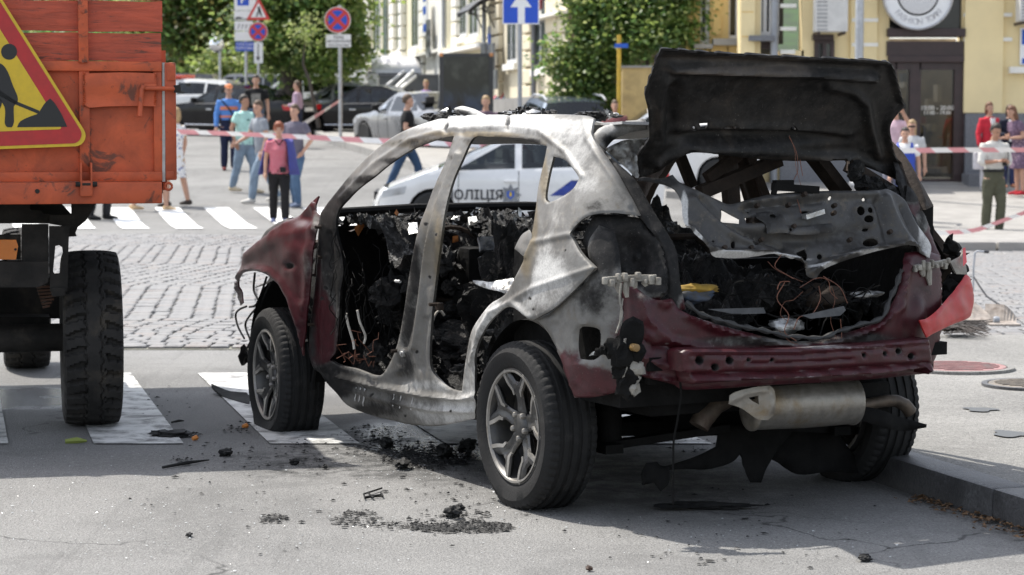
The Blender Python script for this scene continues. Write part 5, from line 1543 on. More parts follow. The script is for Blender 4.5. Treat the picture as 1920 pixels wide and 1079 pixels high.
car_panel('tailgate_frame', HT, HTH, 4, ht_map, .012, .006, .007, 5., 17, base=(.66, 0, 0), relief=ht_relief, mat=burnt_mat('black_soot_steel', (.060, .049, .041), metal=.3, rough=.32), toward=CAMC,
   blobs=[(1400, 112, 140, 10, .45, 0, .0), (1340, 130, 90, 5, .2, 0, .30), (1460, 131, 70, 6, .25, 0, .25), (1320, 190, 60, 26, .62, 0, 0), (1420, 162, 90, 10, .60, .0, .02), (1260, 290, 40, 18, .65, 0, 0), (1560, 180, 60, 30, .7, 0, 0), (1368, 260, 14, 30, .55, .0, .0), (1225, 230, 10, 60, .6, 0, 0), (1480, 290, 200, 4, .5, 0, .06)])
mb = MB()
mb.bar(on_plane(np.array([(1312, 362)]), (-.2, -.2, 1.25), (-1, 0, .3))[0], on_plane(np.array([(1460, 300)]), (-.2, -.2, 1.35), (-1, 0, .3))[0], .05, .05)
mb.bar(on_plane(np.array([(1325, 335)]), (-.2, -.1, 1.25), (-1, 0, .3))[0], on_plane(np.array([(1385, 290)]), (-.2, -.2, 1.35), (-1, 0, .3))[0], .04, .04)
mb.build('hinge_arm', MAT_RUST, wreck, True)
mb = MB()
mb.bar(on_plane(np.array([(1274, 290)]), (.3, -.3, 1.25), (-1, 0, 0))[0], on_plane(np.array([(1298, 350)]), (.3, -.3, 1.25), (-1, 0, 0))[0], .035, .04)
mb.bar(on_plane(np.array([(1364, 286)]), (.6, -.3, 1.25), (-1, 0, 0))[0], on_plane(np.array([(1372, 385)]), (.6, -.3, 1.25), (-1, 0, 0))[0], .065, .05)
mb.bar(on_plane(np.array([(1526, 292)]), (-.3, -.5, 1.25), (-1, 0, 0))[0], on_plane(np.array([(1580, 362)]), (-.3, -.5, 1.25), (-1, 0, 0))[0], .09, .04)
mb.bar(on_plane(np.array([(1590, 310)]), (-.45, -.6, 1.25), (-1, 0, 0))[0], on_plane(np.array([(1690, 372)]), (-.45, -.6, 1.25), (-1, 0, 0))[0], .04, .05)
mb.build('inner_strut', MAT_RUST, wreck)
vs = MB()
for i in range(12):
 q = on_plane(np.array([(1600 + i * 8 + RNG.uniform(-6, 6), 322 + i * 4.5 + RNG.uniform(-8, 12))]), (-.5, -.6, 1.25), (-1, 0, .2))[0]
 V, F = lump(q, (.03, RNG.uniform(.02, .05), RNG.uniform(.015, .035)), 200 + i, 2, .5, 6); vs.add(V, F)
vs.build('hinge_debris', MAT_CHAR, wreck, True, 30, fix=False)
o = vs
RQ = [(1707, 345), (1720, 360), (1738, 400), (1752, 440), (1764, 470), (1772, 500), (1755, 500), (1740, 490), (1744, 465), (1733, 443), (1716, 416), (1703, 383)]
car_panel('rear_quarter', RQ, [], 5, lambda p: on_plane(p, (-.60, -.70, 1.1), (-1, -.25, .3)), .02, .012, .012, 10., 19, base=(.35, .65, 0), blobs=[(1712, 360, 20, 20, .9, 0, 0), (1730, 420, 12, 30, .6, .2, 0), (1750, 460, 20, 30, .15, .9, 0)])
RSK = [(1728, 600), (1742, 596), (1765, 575), (1792, 545), (1812, 515), (1820, 520), (1829, 560), (1826, 585), (1818, 596), (1790, 608), (1760, 622), (1742, 633)]
car_panel('bumper_skin', RSK, [], 5, lambda p: on_plane(p, (-.66, -.80, .9), (-1, -.5, .2)), .006, .006, .014, 8., 20, mat=M('bright_red_plastic', (.36, .02, .02), .35, var=.15, scale=15, dirt=(.22, .02, .02), dirt_amt=.3, dscale=14, spec=.3),)
RS2 = [(1783, 490), (1805, 478), (1808, 468), (1812, 495), (1815, 515), (1795, 514)]
car_panel('lamp_shell', RS2, [], 4, lambda p: on_plane(p, (-.64, -.82, 1.0), (-1, -.3, .2)), .01, .004, .006, 12., 21, mat=MAT_PLAST)
P3 = on_plane(np.array([(1805, 466), (1810, 464), (1813, 492), (1806, 500)]), (-.66, -.83, 1.0), (-1, -.3, .2))
mb = MB(); mb.add(P3, [(0, 1, 2, 3)]); mb.build('lamp_lens', M('red_lens', (.55, .03, .04), .2, var=.1), wreck)
vs = MB()
for (x, y, a, b, c) in ((1785, 465, .03, .035, .03), (1780, 455, .02, .02, .03), (1797, 480, .02, .05, .015), (1795, 525, .04, .05, .03), (1785, 545, .04, .04, .045), (1800, 505, .03, .05, .02), (1778, 560, .03, .03, .03)):
 q = on_plane(np.array([(x, y)]), (-.58, -.80, 1.0), (-1, -.3, .2))[0]
 V, F = lump(q, (a, b, c), x, 2, .45, 6); vs.add(V, F)
vs.build('lamp_wreckage', MAT_BLACK, wreck, True, 30, fix=False)
def bracket(pts, y0, plane, drips):
 mb = MB()
 Q = on_plane(np.array(pts, float), *plane)
 for a, b in zip(Q[:-1], Q[1:]): mb.bar(a, b, .022, .022)
 for x, y, l in drips:
  q = on_plane(np.array([(x, y), (x + 2, y + l)]), *plane); mb.tube([q[0], (q[0] + q[1]) / 2 + .003, q[1]], [.012, .014, .007], 7)
 for k in range(9):
  q = Q[0] + (Q[-1] - Q[0]) * k / 8; mb.box(tuple(q + np.array([-.012, 0, RNG.uniform(-.012, .012)])), (RNG.uniform(.012, .03), RNG.uniform(.008, .022), RNG.uniform(.014, .034)), bevel=.005)
 return mb.build('lamp_bracket', MAT_PLAST, wreck, True, 40)
bracket([(1131, 526), (1180, 522), (1230, 521)], 0, ((-.80, .6, .9), (-1, .35, 0)), [(1160, 528, 22), (1174, 528, 30), (1190, 527, 14), (1210, 527, 10)])
bracket([(1712, 503), (1740, 499), (1775, 492)], 0, ((-.74, -.6, .9), (-1, -.1, 0)), [(1742, 505, 30), (1730, 505, 14)])
pl = ((-.86, .62, .7), (-1, .45, 0))
mb = MB(); mb.tube(on_plane(curve([(1165, 532), (1162, 560), (1166, 590), (1156, 625)], 6, False), *pl), .004, 5); mb.tube(on_plane(curve([(1168, 560), (1163, 600), (1172, 625)], 6, False), *pl), .003, 5)
mb.build('lamp_cable', MAT_PLAST, wreck, True)
HB = [(1168, 607), (1188, 594), (1207, 604), (1209, 625), (1200, 660), (1180, 668), (1172, 650), (1160, 640)]
car_panel('lamp_housing', HB, [], 5, lambda p: on_plane(p, (-.88, .62, .7), (-1, .45, 0)), .04, .015, .02, 14., 22, mat=MAT_BLACK)
vs = MB()
for (x, y, a) in ((1150, 655, .03), (1165, 655, .035), (1176, 640, .02), (1160, 675, .035), (1172, 690, .03), (1165, 700, .03), (1176, 715, .035), (1185, 708, .025), (1178, 738, .02), (1120, 660, .012), (1132, 656, .015), (1190, 690, .03), (1168, 672, .04), (1182, 700, .035), (1192, 660, .03), (1158, 690, .02), (1170, 728, .028), (1188, 728, .022)):
 q = on_plane(np.array([(x, y)]), *pl)[0]
 V, F = lump(q, (a, a * 1.1, a * 1.2), x + y, 2, .5, 5); vs.add(V, F, int(RNG.random() < .3))
vs.build('lamp_wreckage', [MAT_BLACK, MAT_PLAST], wreck, True, 30, fix=False)
P3 = on_plane(curve([(1104, 668), (1112, 660), (1128, 656), (1140, 657), (1130, 664), (1112, 666)], 4), *pl)
mb = MB(); mb.add(P3, [tuple(range(len(P3)))]); mb.build('torn_trim', MAT_ALU, wreck)
mb = MB(); q = on_plane(np.array([(1178, 650)]), *pl)[0]; mb.lathe([(.014, 0), (.014, -.03), (.008, -.032)], 12, 'x', tuple(q + np.array([-.03, 0, 0])))
mb.build('bulb_socket', M('amber_brown_plastic', (.20, .12, .04), .5, var=.3), wreck, True)
pl2 = ((-.80, .35, .4), (-1, .3, 0))
mb = MB(); mb.tube(on_plane(curve([(1281, 672), (1274, 700), (1277, 740), (1270, 790), (1263, 830), (1262, 900), (1262, 946)], 8, False), *pl2), .0045, 6)
mb.build('dangling_cable', MAT_BLACK, wreck, True)
def car_at(px, x):
 return on_plane(np.array([px], float), (x, 0, 0), (-1, 0, 0))[0]
sx = -.56
a = car_at((1405, 763), sx); b = car_at((1605, 752), sx)
ax = Vector(b - a); L = ax.length; ax.normalize()
u, w = rot_basis(ax)
R0 = .086
def muff(t, r, k, n=40):
 ang = 2 * pi * k / n
 return Vector(a) + ax * t + (u * cos(ang) * .92 + w * sin(ang) * 1.05) * r
prof = [(.0, .001), (-.004, .05), (0, R0 * .93), (.006, R0 + .004), (.016, R0 + .004), (.02, R0), (L * .5, R0 + .004), (L - .03, R0), (L - .026, R0 + .004), (L - .014, R0 + .004), (L - .008, R0 * .94), (L, .05), (L, .001)]
V, F = [], []
for t, r in prof:
 for k in range(40): V.append(muff(t, r, k))
for i in range(len(prof) - 1):
 for k in range(40):
  F.append((i * 40 + k, i * 40 + (k + 1) % 40, (i + 1) * 40 + (k + 1) % 40, (i + 1) * 40 + k))
MAT_MUF = M('stained_stainless', (.27, .25, .22), .42, .65, var=.15, scale=30, dirt=(.22, .165, .10), dirt_amt=.4, dscale=6, bump=.15, bscale=120, stretch=(1, 1, 1))
mb = MB(); mb.add(V, F); mb.build('silencer', MAT_MUF, wreck, True, 45)
HS = [(1368, 742), (1380, 735), (1412, 727), (1443, 723), (1452, 735), (1452, 770), (1440, 788), (1420, 786), (1390, 766), (1366, 758)]
HSH = [[(1404, 746), (1422, 742), (1423, 759), (1409, 751)]]
car_panel('heat_shield', HS, HSH, 4, lambda p: on_plane(p, (-.685, .33, .48), (-1, .10, 0)), .005, 0, .001, 12., 23, mat=MAT_MUF,
   relief=lambda P: bump2(P, [(1372, 752), (1400, 738), (1440, 732)], 5, .004) + spot2(P, 1446, 758, 7, 22, .02))
mb = MB()
pp = [car_at(q, sx + .02) for q in ((1600, 762), (1630, 758), (1660, 752), (1680, 752), (1697, 760), (1707, 773))]
mb.tube(pp, [.024, .024, .024, .025, .027, .028], 14, cap=False)
mb.tube([car_at(q, sx + .08) for q in ((1390, 745), (1365, 748), (1340, 760), (1318, 785), (1310, 800))], [.028, .034, .04, .042, .04], 12)
mb.build('exhaust_pipe', M('rusty_pipe', (.085, .066, .050), .55, .5, var=.4, scale=20, dirt=(.06, .04, .03), dirt_amt=.4, dscale=10), wreck, True)
mb = MB()
mb.tube([(-.02, .62, .30), (.05, 0, .26), (-.02, -.62, .30)], .035, 8)
mb.bar((-.25, .55, .24), (.28, .55, .24), .08, .035); mb.bar((-.22, -.55, .24), (.28, -.55, .24), .08, .035)
mb.bar((-.1, .7, .22), (-.28, .05, .30), .06, .03); mb.bar((.1, .7, .25), (.2, .05, .30), .05, .03); mb.bar((-.1, -.7, .22), (-.28, -.05, .30), .06, .03)
mb.box((.1, 0, .33), (.36, .34, .2), bevel=.05); mb.box((-.35, .3, .44), (.3, .5, .10), bevel=.03); mb.box((-.42, -.42, .40), (.2, .3, .16), bevel=.03); mb.box((-.45, .28, .50), (.3, .9, .10))
mb.tube([(-.12, .5, .25), (-.12, .5, .55)], .05, 10); mb.tube([(-.12, -.5, .25), (-.12, -.5, .55)], .05, 10)
mb.tube([(.1, .0, .3), (1.0, .0, .28), (2.2, 0, .3)], .04, 8)
mb.build('rear_axle', MAT_BLACK, wreck, True)
mb = MB()
def tatter(pts, x, th, name):
 return car_panel(name, pts, [], 7, lambda p: on_plane(p, (x, 0, .2), (-1, 0, .2)), th, .01, .03, 8., 25, mat=MAT_BLACK)
tatter([(1345, 805), (1420, 790), (1500, 800), (1470, 830), (1445, 870), (1430, 905), (1410, 905), (1398, 880), (1392, 850), (1370, 868), (1330, 880), (1280, 880), (1220, 884), (1300, 858), (1340, 838)], -.25, .02, 'undertray_tatter')
tatter([(1440, 800), (1560, 800), (1600, 850), (1640, 890), (1560, 885), (1500, 890), (1460, 868), (1440, 850)], -.15, .03, 'undertray_tatter')
tatter([(1600, 765), (1640, 765), (1738, 796), (1738, 802), (1690, 808), (1620, 790)], -.62, .008, 'torn_liner')
tatter([(1205, 890), (1215, 868), (1235, 866), (1240, 872), (1258, 875), (1256, 905), (1240, 922), (1228, 905), (1206, 910)], -.40, .01, 'torn_liner')
MAT_TYRE = M('tyre_rubber', (.013, .013, .0132), .8, var=.3, scale=10, dirt=(.042, .040, .038), dirt_amt=.34, dscale=7, bump=.25, bscale=90, spec=.3)
MAT_RIM = M('dark_alloy', (.060, .060, .062), .42, .55, var=.2, scale=12, dirt=(.10, .095, .085), dirt_amt=.45, dscale=9)
MAT_RIMB = M('machined_alloy', (.28, .268, .25), .42, .5, var=.15, scale=20, dirt=(.20, .18, .155), dirt_amt=.4, dscale=16)
def tyre_mesh(R, w, flat=0.0, seed=0):
 prof = [(.215, -w * .36), (.226, -w * .43), (.25, -w * .49), (.29, -w * .51), (R - .035, -w * .49), (R - .014, -w * .45), (R - .005, -w * .40)]
 g = []
 for c in (-.27, -.09, .09, .27):
  g += [(R, (c - .045) * w), (R - .008, (c - .035) * w), (R - .008, (c + .035) * w), (R, (c + .045) * w)]
 prof = prof + g + [(r, -h) for r, h in prof[::-1]]
 n = 180
 V, F = [], []
 for i, (r, h) in enumerate(prof):
  sh = R - .05 < r < R - .002 and abs(h) > w * .38
  for k in range(n):
   a = 2 * pi * k / n
   rr = r
   if r > R - .02 and abs(h) > w * .30 and k % 3 == 0: rr -= .006
   if .27 < r < R - .03: rr += 0
   V.append((rr * cos(a), h, rr * sin(a)))
 V = np.array(V)
 if flat > 0:
  lo = -R + flat
  k = V[:, 2] < lo + .05
  sq = np.clip((lo + .05 - V[:, 2]) / .12, 0, 1)
  V[:, 1] *= 1 + .30 * sq * (np.hypot(V[:, 0], V[:, 2]) > .22)
  V[:, 2] = np.where(V[:, 2] < lo, lo + (V[:, 2] - lo) * .05, V[:, 2])
 m = len(prof)
 for i in range(m - 1):
  for k in range(n):
   F.append((i * n + k, i * n + (k + 1) % n, (i + 1) * n + (k + 1) % n, (i + 1) * n + k))
 return V, F
def rim_parts(parent):
 mb = MB(); mb.lathe([(.232, .085), (.228, .098), (.220, .100), (.212, .090), (.205, .06), (.195, .0), (.19, -.10), (.212, -.11)], 64, closed=True)
 mb.build('rim_barrel', MAT_RIM, parent, True, 40)
 mb = MB(); mb.lathe([(.2215, .1005), (.2215, .104), (.214, .103), (.2105, .094)], 64, closed=True); mb.build('rim_lip', MAT_RIMB, parent, True, 40)
 mb = MB(); mb.lathe([(.19, .0), (.13, -.02), (.13, -.03), (.0001, -.03)], 40); mb.lathe([(.001, .075), (.035, .076), (.046, .070), (.06, .05), (.06, 0)], 32)
 mb.build('hub', MAT_RIM, parent, True, 35)
 mb = MB(); mb.lathe([(.15, .0), (.15, -.022), (.06, -.022), (.06, 0)], 40, closed=True); mb.build('brake_disc', MAT_RUST, parent, True)
 mb = MB(); mb.box((-.115, .0, .05), (.05, .05, .11), bevel=.01); mb.build('brake_caliper', M('yellow_brake_paint', (.30, .17, .02), .6, var=.4, dirt=(.05, .04, .03), dirt_amt=.4), parent)
 for s in range(5):
  A = 2 * pi * s / 5 + pi / 2 + .03
  def pt(r, t, h):
   x, z = r, t
   return (x * cos(A) - z * sin(A), h, x * sin(A) + z * cos(A))
  body = [(.040, -.036), (.10, -.030), (.135, -.034), (.160, -.062), (.200, -.092), (.214, -.074), (.196, -.040), (.176, -.016), (.176, .016), (.196, .040), (.214, .074), (.200, .092), (.160, .062), (.135, .034), (.10, .030), (.040, .036)]
  P, T, ed = fill(body, step=.011, sharp=30)
  r_ = np.hypot(P[:, 0], P[:, 1])
  h = np.interp(r_, [.03, .06, .12, .17, .215], [.060, .066, .078, .090, .096]) - .010 * np.exp(-(ed / .006) ** 2) - .012 * np.exp(-(P[:, 1] / .013) ** 2) * smooth01((r_ - .05) / .03) * smooth01((.17 - r_) / .03)
  V = np.array([pt(a_, b_, c_) for (a_, b_), c_ in zip(P, h)])
  VV, F, _ = shell(V, T, .028, np.array([0, 3., 0]))
  mesh_obj('spoke', VV, F, MAT_RIM, parent, True, 40)
  for sg in (-1, 1):
   arm = [(.118, sg * .0335), (.135, sg * .0375), (.160, sg * .0655), (.196, sg * .0945), (.2145, sg * .080), (.2130, sg * .0705), (.194, sg * .074), (.166, sg * .050), (.142, sg * .024), (.120, sg * .024)]
   P, T, ed = fill(arm, step=.010, sharp=30)
   r_ = np.hypot(P[:, 0], P[:, 1])
   h = np.interp(r_, [.03, .06, .12, .17, .215], [.062, .068, .081, .0935, .0995])
   V = np.array([pt(a_, b_, c_) for (a_, b_), c_ in zip(P, h)])
   VV, F, _ = shell(V, T, .010, np.array([0, 3., 0]))
   mesh_obj('spoke_face', VV, F, MAT_RIMB, parent, False)
 mb = MB()
 for s in range(5):
  A = 2 * pi * s / 5 + pi / 2 + pi / 5
  c = (.050 * cos(A), .062, .050 * sin(A))
  mb.lathe([(.0125, 0), (.0125, .014), (.009, .020), (.0001, .021)], 6, 'y', c)
 mb.build('lug_nut', MAT_RIMB, parent, True, 30)
def wheel(x, y, steer, flat, label=None, R=.332, detail=True):
 e = empty('wheel', (x, y, R - flat), 0, wreck)
 e.rotation_euler = (0, 0, (0 if y > 0 else pi) + steer)
 V, F = tyre_mesh(R, .222, flat)
 t_ = mesh_obj('tyre', V, F, MAT_TYRE, e, True, 32)
 rim_parts(e)
 if label: e['label'] = label
 return e
wheel(0, .765, 0, .012, 'rear wheel with a five spoke two tone alloy rim')
wheel(2.635, .765, radians(-5), .066, 'front wheel with a flat tyre')
wheel(0, -.765, 0, .012)
wheel(2.635, -.765, radians(-5), .04)
mb = MB(); mb.tube([(2.62, .60, .55), (2.60, .56, .98)], .035, 10); mb.lathe([(.06, 0), (.075, .015), (.06, .03)], 16, 'z', (2.60, .58, .72)); mb.lathe([(.05, 0), (.06, .02), (.04, .03)], 16, 'z', (2.60, .57, .9))
mb.build('front_strut', MAT_RUST, wreck, True)
plf = ((2.9, .78, .6), (.25, 1, 0))
mb = MB()
for w in ([(478, 512), (476, 545), (486, 570), (470, 590), (460, 610), (470, 640)], [(500, 520), (490, 550), (480, 572), (468, 576)], [(462, 575), (450, 580), (442, 590), (446, 612), (458, 635)], [(470, 640), (460, 660), (456, 675)], [(508, 530), (494, 560), (490, 575)]):
 mb.tube(on_plane(curve(w, 5, False, 120), *plf), .006, 6)
q = on_plane(np.array([(458, 668)]), *plf)[0]; V, F = lump(q, (.03, .03, .05), 3, 2, .4, 5); mb.add(V, F)
mb.build('front_hose', MAT_BLACK, wreck, True)
pls = ((2.1, .80, .6), (.1, 1, 0))
mb = MB()
q = on_plane(np.array([(545, 556), (546, 541)]), *pls)
mb.tube([q[0], q[0] + (q[1] - q[0]) * .4, q[1]], [.022, .012, .009], 10)
q = on_plane(np.array([(568, 641), (582, 637)]), *pls); mb.tube([q[0], q[1]], [.005, .008], 7)
for x, y in ((570, 520), (575, 508), (582, 500)):
 q = on_plane(np.array([(x, y), (x + 8, y - 14)]), *pls); mb.tube(list(q), .006, 6)
mb.build('wing_clip', MAT_PLAST, wreck, True)
mb = MB()
mb.tube(on_plane(curve([(552, 577), (566, 588), (582, 596), (590, 610)], 4, False), *pls), .016, 8)
mb.tube(on_plane(curve([(588, 594), (597, 620), (600, 660), (590, 700), (588, 730)], 6, False), *pls), .012, 7)
mb.tube(on_plane(curve([(556, 575), (554, 600), (560, 612)], 4, False), *pls), .018, 8)
mb.tube(on_plane(curve([(574, 600), (560, 680), (552, 740), (552, 790), (558, 815)], 8, False), *pls), .005, 6)
mb.build('door_loom', MAT_BLACK, wreck, True)
mb = MB()
for x, y in ((618, 486), (613, 430), (600, 612), (757, 662), (829, 575)):
 q = on_body(np.array([(x, y)], float), -.03, .055)[0]
 mb.box(tuple(q + np.array([0, .012, 0])), (.024, .03, .032), bevel=.005); mb.tube([q + np.array([0, .01, .01]), q + np.array([0, .06, .01])], .008, 7)
mb.build('door_hinge', MAT_RUST, wreck, True)
mb = MB(); q = on_body(np.array([(758, 662)], float), .0, .055)[0]; mb.lathe([(.018, -.01), (.018, .012), (.008, .012), (.008, .02)], 12, 'y', tuple(q)); q = on_body(np.array([(754, 529)], float), 0, .055)[0]; mb.tube([q + np.array([.02, 0, 0]), q + np.array([.07, 0, 0])], .007, 7)
mb.build('door_striker', MAT_ALU, wreck, True)
mb = MB()
for pts, x in (([(649, 588), (653, 610), (662, 640), (664, 655)], 1.62), ([(670, 582), (675, 605), (685, 630), (682, 645)], 1.6), ([(806, 622), (815, 592), (825, 583), (833, 592)], .95)):
 mb.tube([car_at(q, x) for q in curve(pts, 4, False, 120)], .006, 6)
mb.build('heat_bleached_hose', MAT_WIRE_W, wreck, True)
mb = MB()
for i in range(46):
 a = np.array([RNG.uniform(630, 745), RNG.uniform(400, 640)])
 pts = [a]
 for k in range(5): pts.append(pts[-1] + np.array([RNG.normal() * 7, RNG.uniform(4, 26)]))
 if pts[-1][1] > 690: continue
 mb.tube([car_at(q, RNG.uniform(1.5, 1.72)) for q in pts[:1]] + [car_at(q, 1.6) for q in pts[1:]], RNG.uniform(.001, .0028), 4)
mb.build('burnt_cable', MAT_BLACK, wreck, True)
mb = MB()
for i in range(12):
 a = np.array([RNG.uniform(640, 700), RNG.uniform(645, 680)])
 pts = [a]
 for k in range(4): pts.append(pts[-1] + RNG.normal(size=2) * 9)
 mb.tube([car_at(q, 1.25) for q in pts], .0013, 4)
mb.build('wiring', MAT_WIRE_R, wreck, True)
FL = [(944, 523), (962, 519), (990, 520), (1010, 528), (985, 540), (960, 552), (940, 548), (920, 543), (890, 532), (884, 524), (915, 528)]
car_panel('melted_trim', FL, [], 5, lambda p: on_plane(p, (.62, .70, .9), (-.3, .9, .6)), .01, .006, .03, 12., 27, mat=MAT_ALU)
FT = [(962, 466), (975, 440), (990, 430), (996, 440), (990, 470), (978, 480)]
car_panel('seat_belt_plate', FT, [], 5, lambda p: on_body(p, .005, .04), .006, .004, .01, 12., 28, base=(.3, 0, .3))
def roof_pt(px, py):
 D = rays_car(np.array([(px, py)], float))[0]
 t = np.linspace(8, 12.5, 2000); P = CAMC + D * t[:, None]
 z = roof_z(P[:, 0], P[:, 1])
 k = np.argmin(np.abs(P[:, 2] - z - .0) + (np.abs(P[:, 1]) > .6) * 1)
 return P[k]
def rdeb(name, cx, y, w, h, n, seed, mats):
 rg = random.Random(seed)
 vs = MB()
 base = on_body(np.array([(cx, 216.)]), 0)[0]
 for i in range(n):
  t = rg.uniform(-1, 1)
  hh = h * (1 - t * t) * rg.random()
  q = on_plane(np.array([(cx + t * w, y - hh)]), (base[0], base[1] - .10, 0), (0, 1, 0))[0]
  q = q + np.array([0, rg.uniform(-.06, .04), 0])
  V, F = lump(q, (rg.uniform(.012, .04), rg.uniform(.012, .04), rg.uniform(.005, .016)), seed * 100 + i, 2, .6, 7); vs.add(V, F, 1 if rg.random() < .18 else 0)
 for i in range(n * 3):
  t = rg.uniform(-1, 1)
  q = on_plane(np.array([(cx + t * w, y - h * (1 - t * t) * rg.random())]), (base[0], base[1] - .08, 0), (0, 1, 0))[0]
  u = RNG.normal(size=3) * .011; v = RNG.normal(size=3) * .011
  vs.add([q, q + u, q + u * .6 + v, q + v], [(0, 1, 2, 3)], 1 if rg.random() < .2 else 0)
 return vs.build(name, mats, wreck, True, 30, fix=False)
rdeb('roof_rubble', 985, 216, 34, 15, 26, 3, [MAT_CHAR, MAT_ALU])
rdeb('roof_rubble', 1115, 219, 30, 7, 16, 4, [MAT_CHAR, MAT_ALU])
rdeb('roof_rubble', 838, 222, 30, 14, 22, 5, [MAT_CHAR, MAT_ALU])
FB = [(800, 226), (820, 212), (838, 202), (858, 197), (876, 199), (892, 206), (906, 214), (890, 217), (850, 220)]
car_panel('roof_flap', FB, [], 5, lambda p: on_plane(p, (1.15, .50, 1.5), (.15, 1, .45)), .008, .02, .02, 9., 29, base=(.1, 0, .8), blobs=[(835, 214, 28, 12, 1, 0, 0), (870, 212, 14, 6, .7, 0, .2)])
for w_ in [c for c in wreck.children if c.name.startswith('wheel') and not c.data]: split_parts(w_, {'lug_nut'})
split_parts(wreck, {'inner_strut', 'exhaust_pipe', 'wiring', 'door_hinge', 'hinge_arm', 'door_striker', 'heat_bleached_hose', 'wing_clip', 'bolt', 'sill_drip', 'front_hose', 'door_loom', 'lamp_cable'})
for c in wreck.children:
 if c.name.split('.')[0] in ('burnt_cable', 'rear_axle', 'floor_pan', 'roof_rubble', 'lamp_wreckage', 'hinge_debris'):
  c['kind'] = 'stuff'
# ================================================================== THE ORANGE TRUCK
TO = np.array([-1.597, 10.60, 0.0]); TROT = radians(13)
TX = np.array([cos(TROT), sin(TROT), 0]); TY = np.array([-sin(TROT), cos(TROT), 0])
def tail(px, off=0.0):
 D = rays(px)
 t = ((TO - TY * off - CAMP) @ TY) / (D @ TY)
 W = CAMP + D * t[:, None]
 return np.column_stack([(W - TO) @ TX, W[:, 2]])
def orange_mat(name, base, grain=False):
 m, t, p = new_mat(name)
 co = coords(t, (1.0, 1.0, 9.0) if grain else None)
 n1 = noise(t, co, 4 if grain else 5, 7, .65, .5); n2 = noise(t, coords(t), 30, 5, .7); n3 = noise(t, coords(t, (.6, 1, 6) if grain else None), 7, 8, .7, 1.0)
 col = mixc(t, ramp(t, n1, .3, .7), tuple(c * .72 for c in base), tuple(min(1, c * 1.22) for c in base))
 col = mixc(t, math_n(t, 'MULTIPLY', ramp(t, n3, .56, .64), .8), col, (.075, .035, .022))
 col = mixc(t, math_n(t, 'MULTIPLY', ramp(t, n2, .62, .72), .5), col, (.05, .03, .022))
 t.links.new(col, p.inputs['Base Color'])
 r = nd(t, 'ShaderNodeMapRange'); t.links.new(n2, r.inputs[0]); r.inputs[3].default_value = .38; r.inputs[4].default_value = .72
 t.links.new(r.outputs[0], p.inputs['Roughness'])
 add_bump(t, p, math_n(t, 'ADD', n1, math_n(t, 'MULTIPLY', n2, .4)), .5 if grain else .22, .01)
 return m
MAT_OR = orange_mat('worn_orange_paint', (.51, .090, .026))
MAT_OR2 = orange_mat('orange_rusted_beam', (.44, .078, .024))
MAT_ORW = orange_mat('orange_painted_wood', (.43, .070, .030), True)
MAT_CHAS = M('greasy_chassis_black', (.022, .020, .018), .8, var=.5, scale=9, dirt=(.055, .047, .038), dirt_amt=.38, dscale=7, bump=.5, bscale=40, spec=.25)
MAT_GREY = M('weathered_seal', (.42, .42, .40), .7, var=.2, scale=14)
truck = empty('dump_truck', TO, TROT)
tag(truck, 'orange drop side lorry with wooden planked tailgate and a road works sign, seen from behind', 'truck')
XL = -2.40
def tpoly(pts, off=0.0):
 return [tuple(p) for p in tail(np.array(pts, float), off)]
def slab_t(name, pts, y0, y1, mat, bev=0.0, parent=None, to_left=False):
 q = tpoly(pts)
 if to_left:
  q = [(XL if k in (0, 3) else a, b) for k, (a, b) in enumerate(q)]
 if bev:
  xs = [a for a, _ in q]; zs = [b for _, b in q]
  mb = MB(); mb.box(((min(xs) + max(xs)) / 2, (y0 + y1) / 2, (min(zs) + max(zs)) / 2), (max(xs) - min(xs), abs(y1 - y0), max(zs) - min(zs)), bevel=bev)
 else:
  mb = MB(); mb.prism(q, y0, y1, 'xz')
 return mb.build(name, mat, parent or truck, True, 35)
slab_t('tailgate_sheet', [(0, 118), (303, 118), (303, 340), (0, 340)], .02, .032, MAT_OR, 0, None, True)
slab_t('frame_rail', [(0, 116), (303, 116), (303, 133), (0, 133)], -.025, .02, MAT_OR, .006, None, True)
slab_t('frame_rail', [(0, 323), (304, 323), (304, 340), (0, 340)], -.022, .02, MAT_OR, .006, None, True)
slab_t('frame_stile', [(289, 133), (303, 133), (303, 323), (289, 323)], -.012, .02, MAT_OR, .004)
for x0 in (150, -170, -490):
 slab_t('frame_stile', [(x0, 133), (x0 + 17, 133), (x0 + 17, 323), (x0, 323)], -.016, .02, MAT_OR, .004)
 slab_t('stake_post', [(x0 - 3, -60), (x0 + 13, -60), (x0 + 13, 118), (x0 - 3, 118)], -.045, -.002, MAT_OR, .004)
 mb = MB()
 for y in (-30, 22, 92):
  for dz, r in ((0, .008), (24, .006)):
   q = tail(np.array([(x0 + 5, y + dz)]), .045)[0]; mb.tube([(q[0], -.043, q[1]), (q[0], -.054 if dz == 0 else -.046, q[1])], r, 8)
 mb.build('bolt', MAT_OR2, truck)
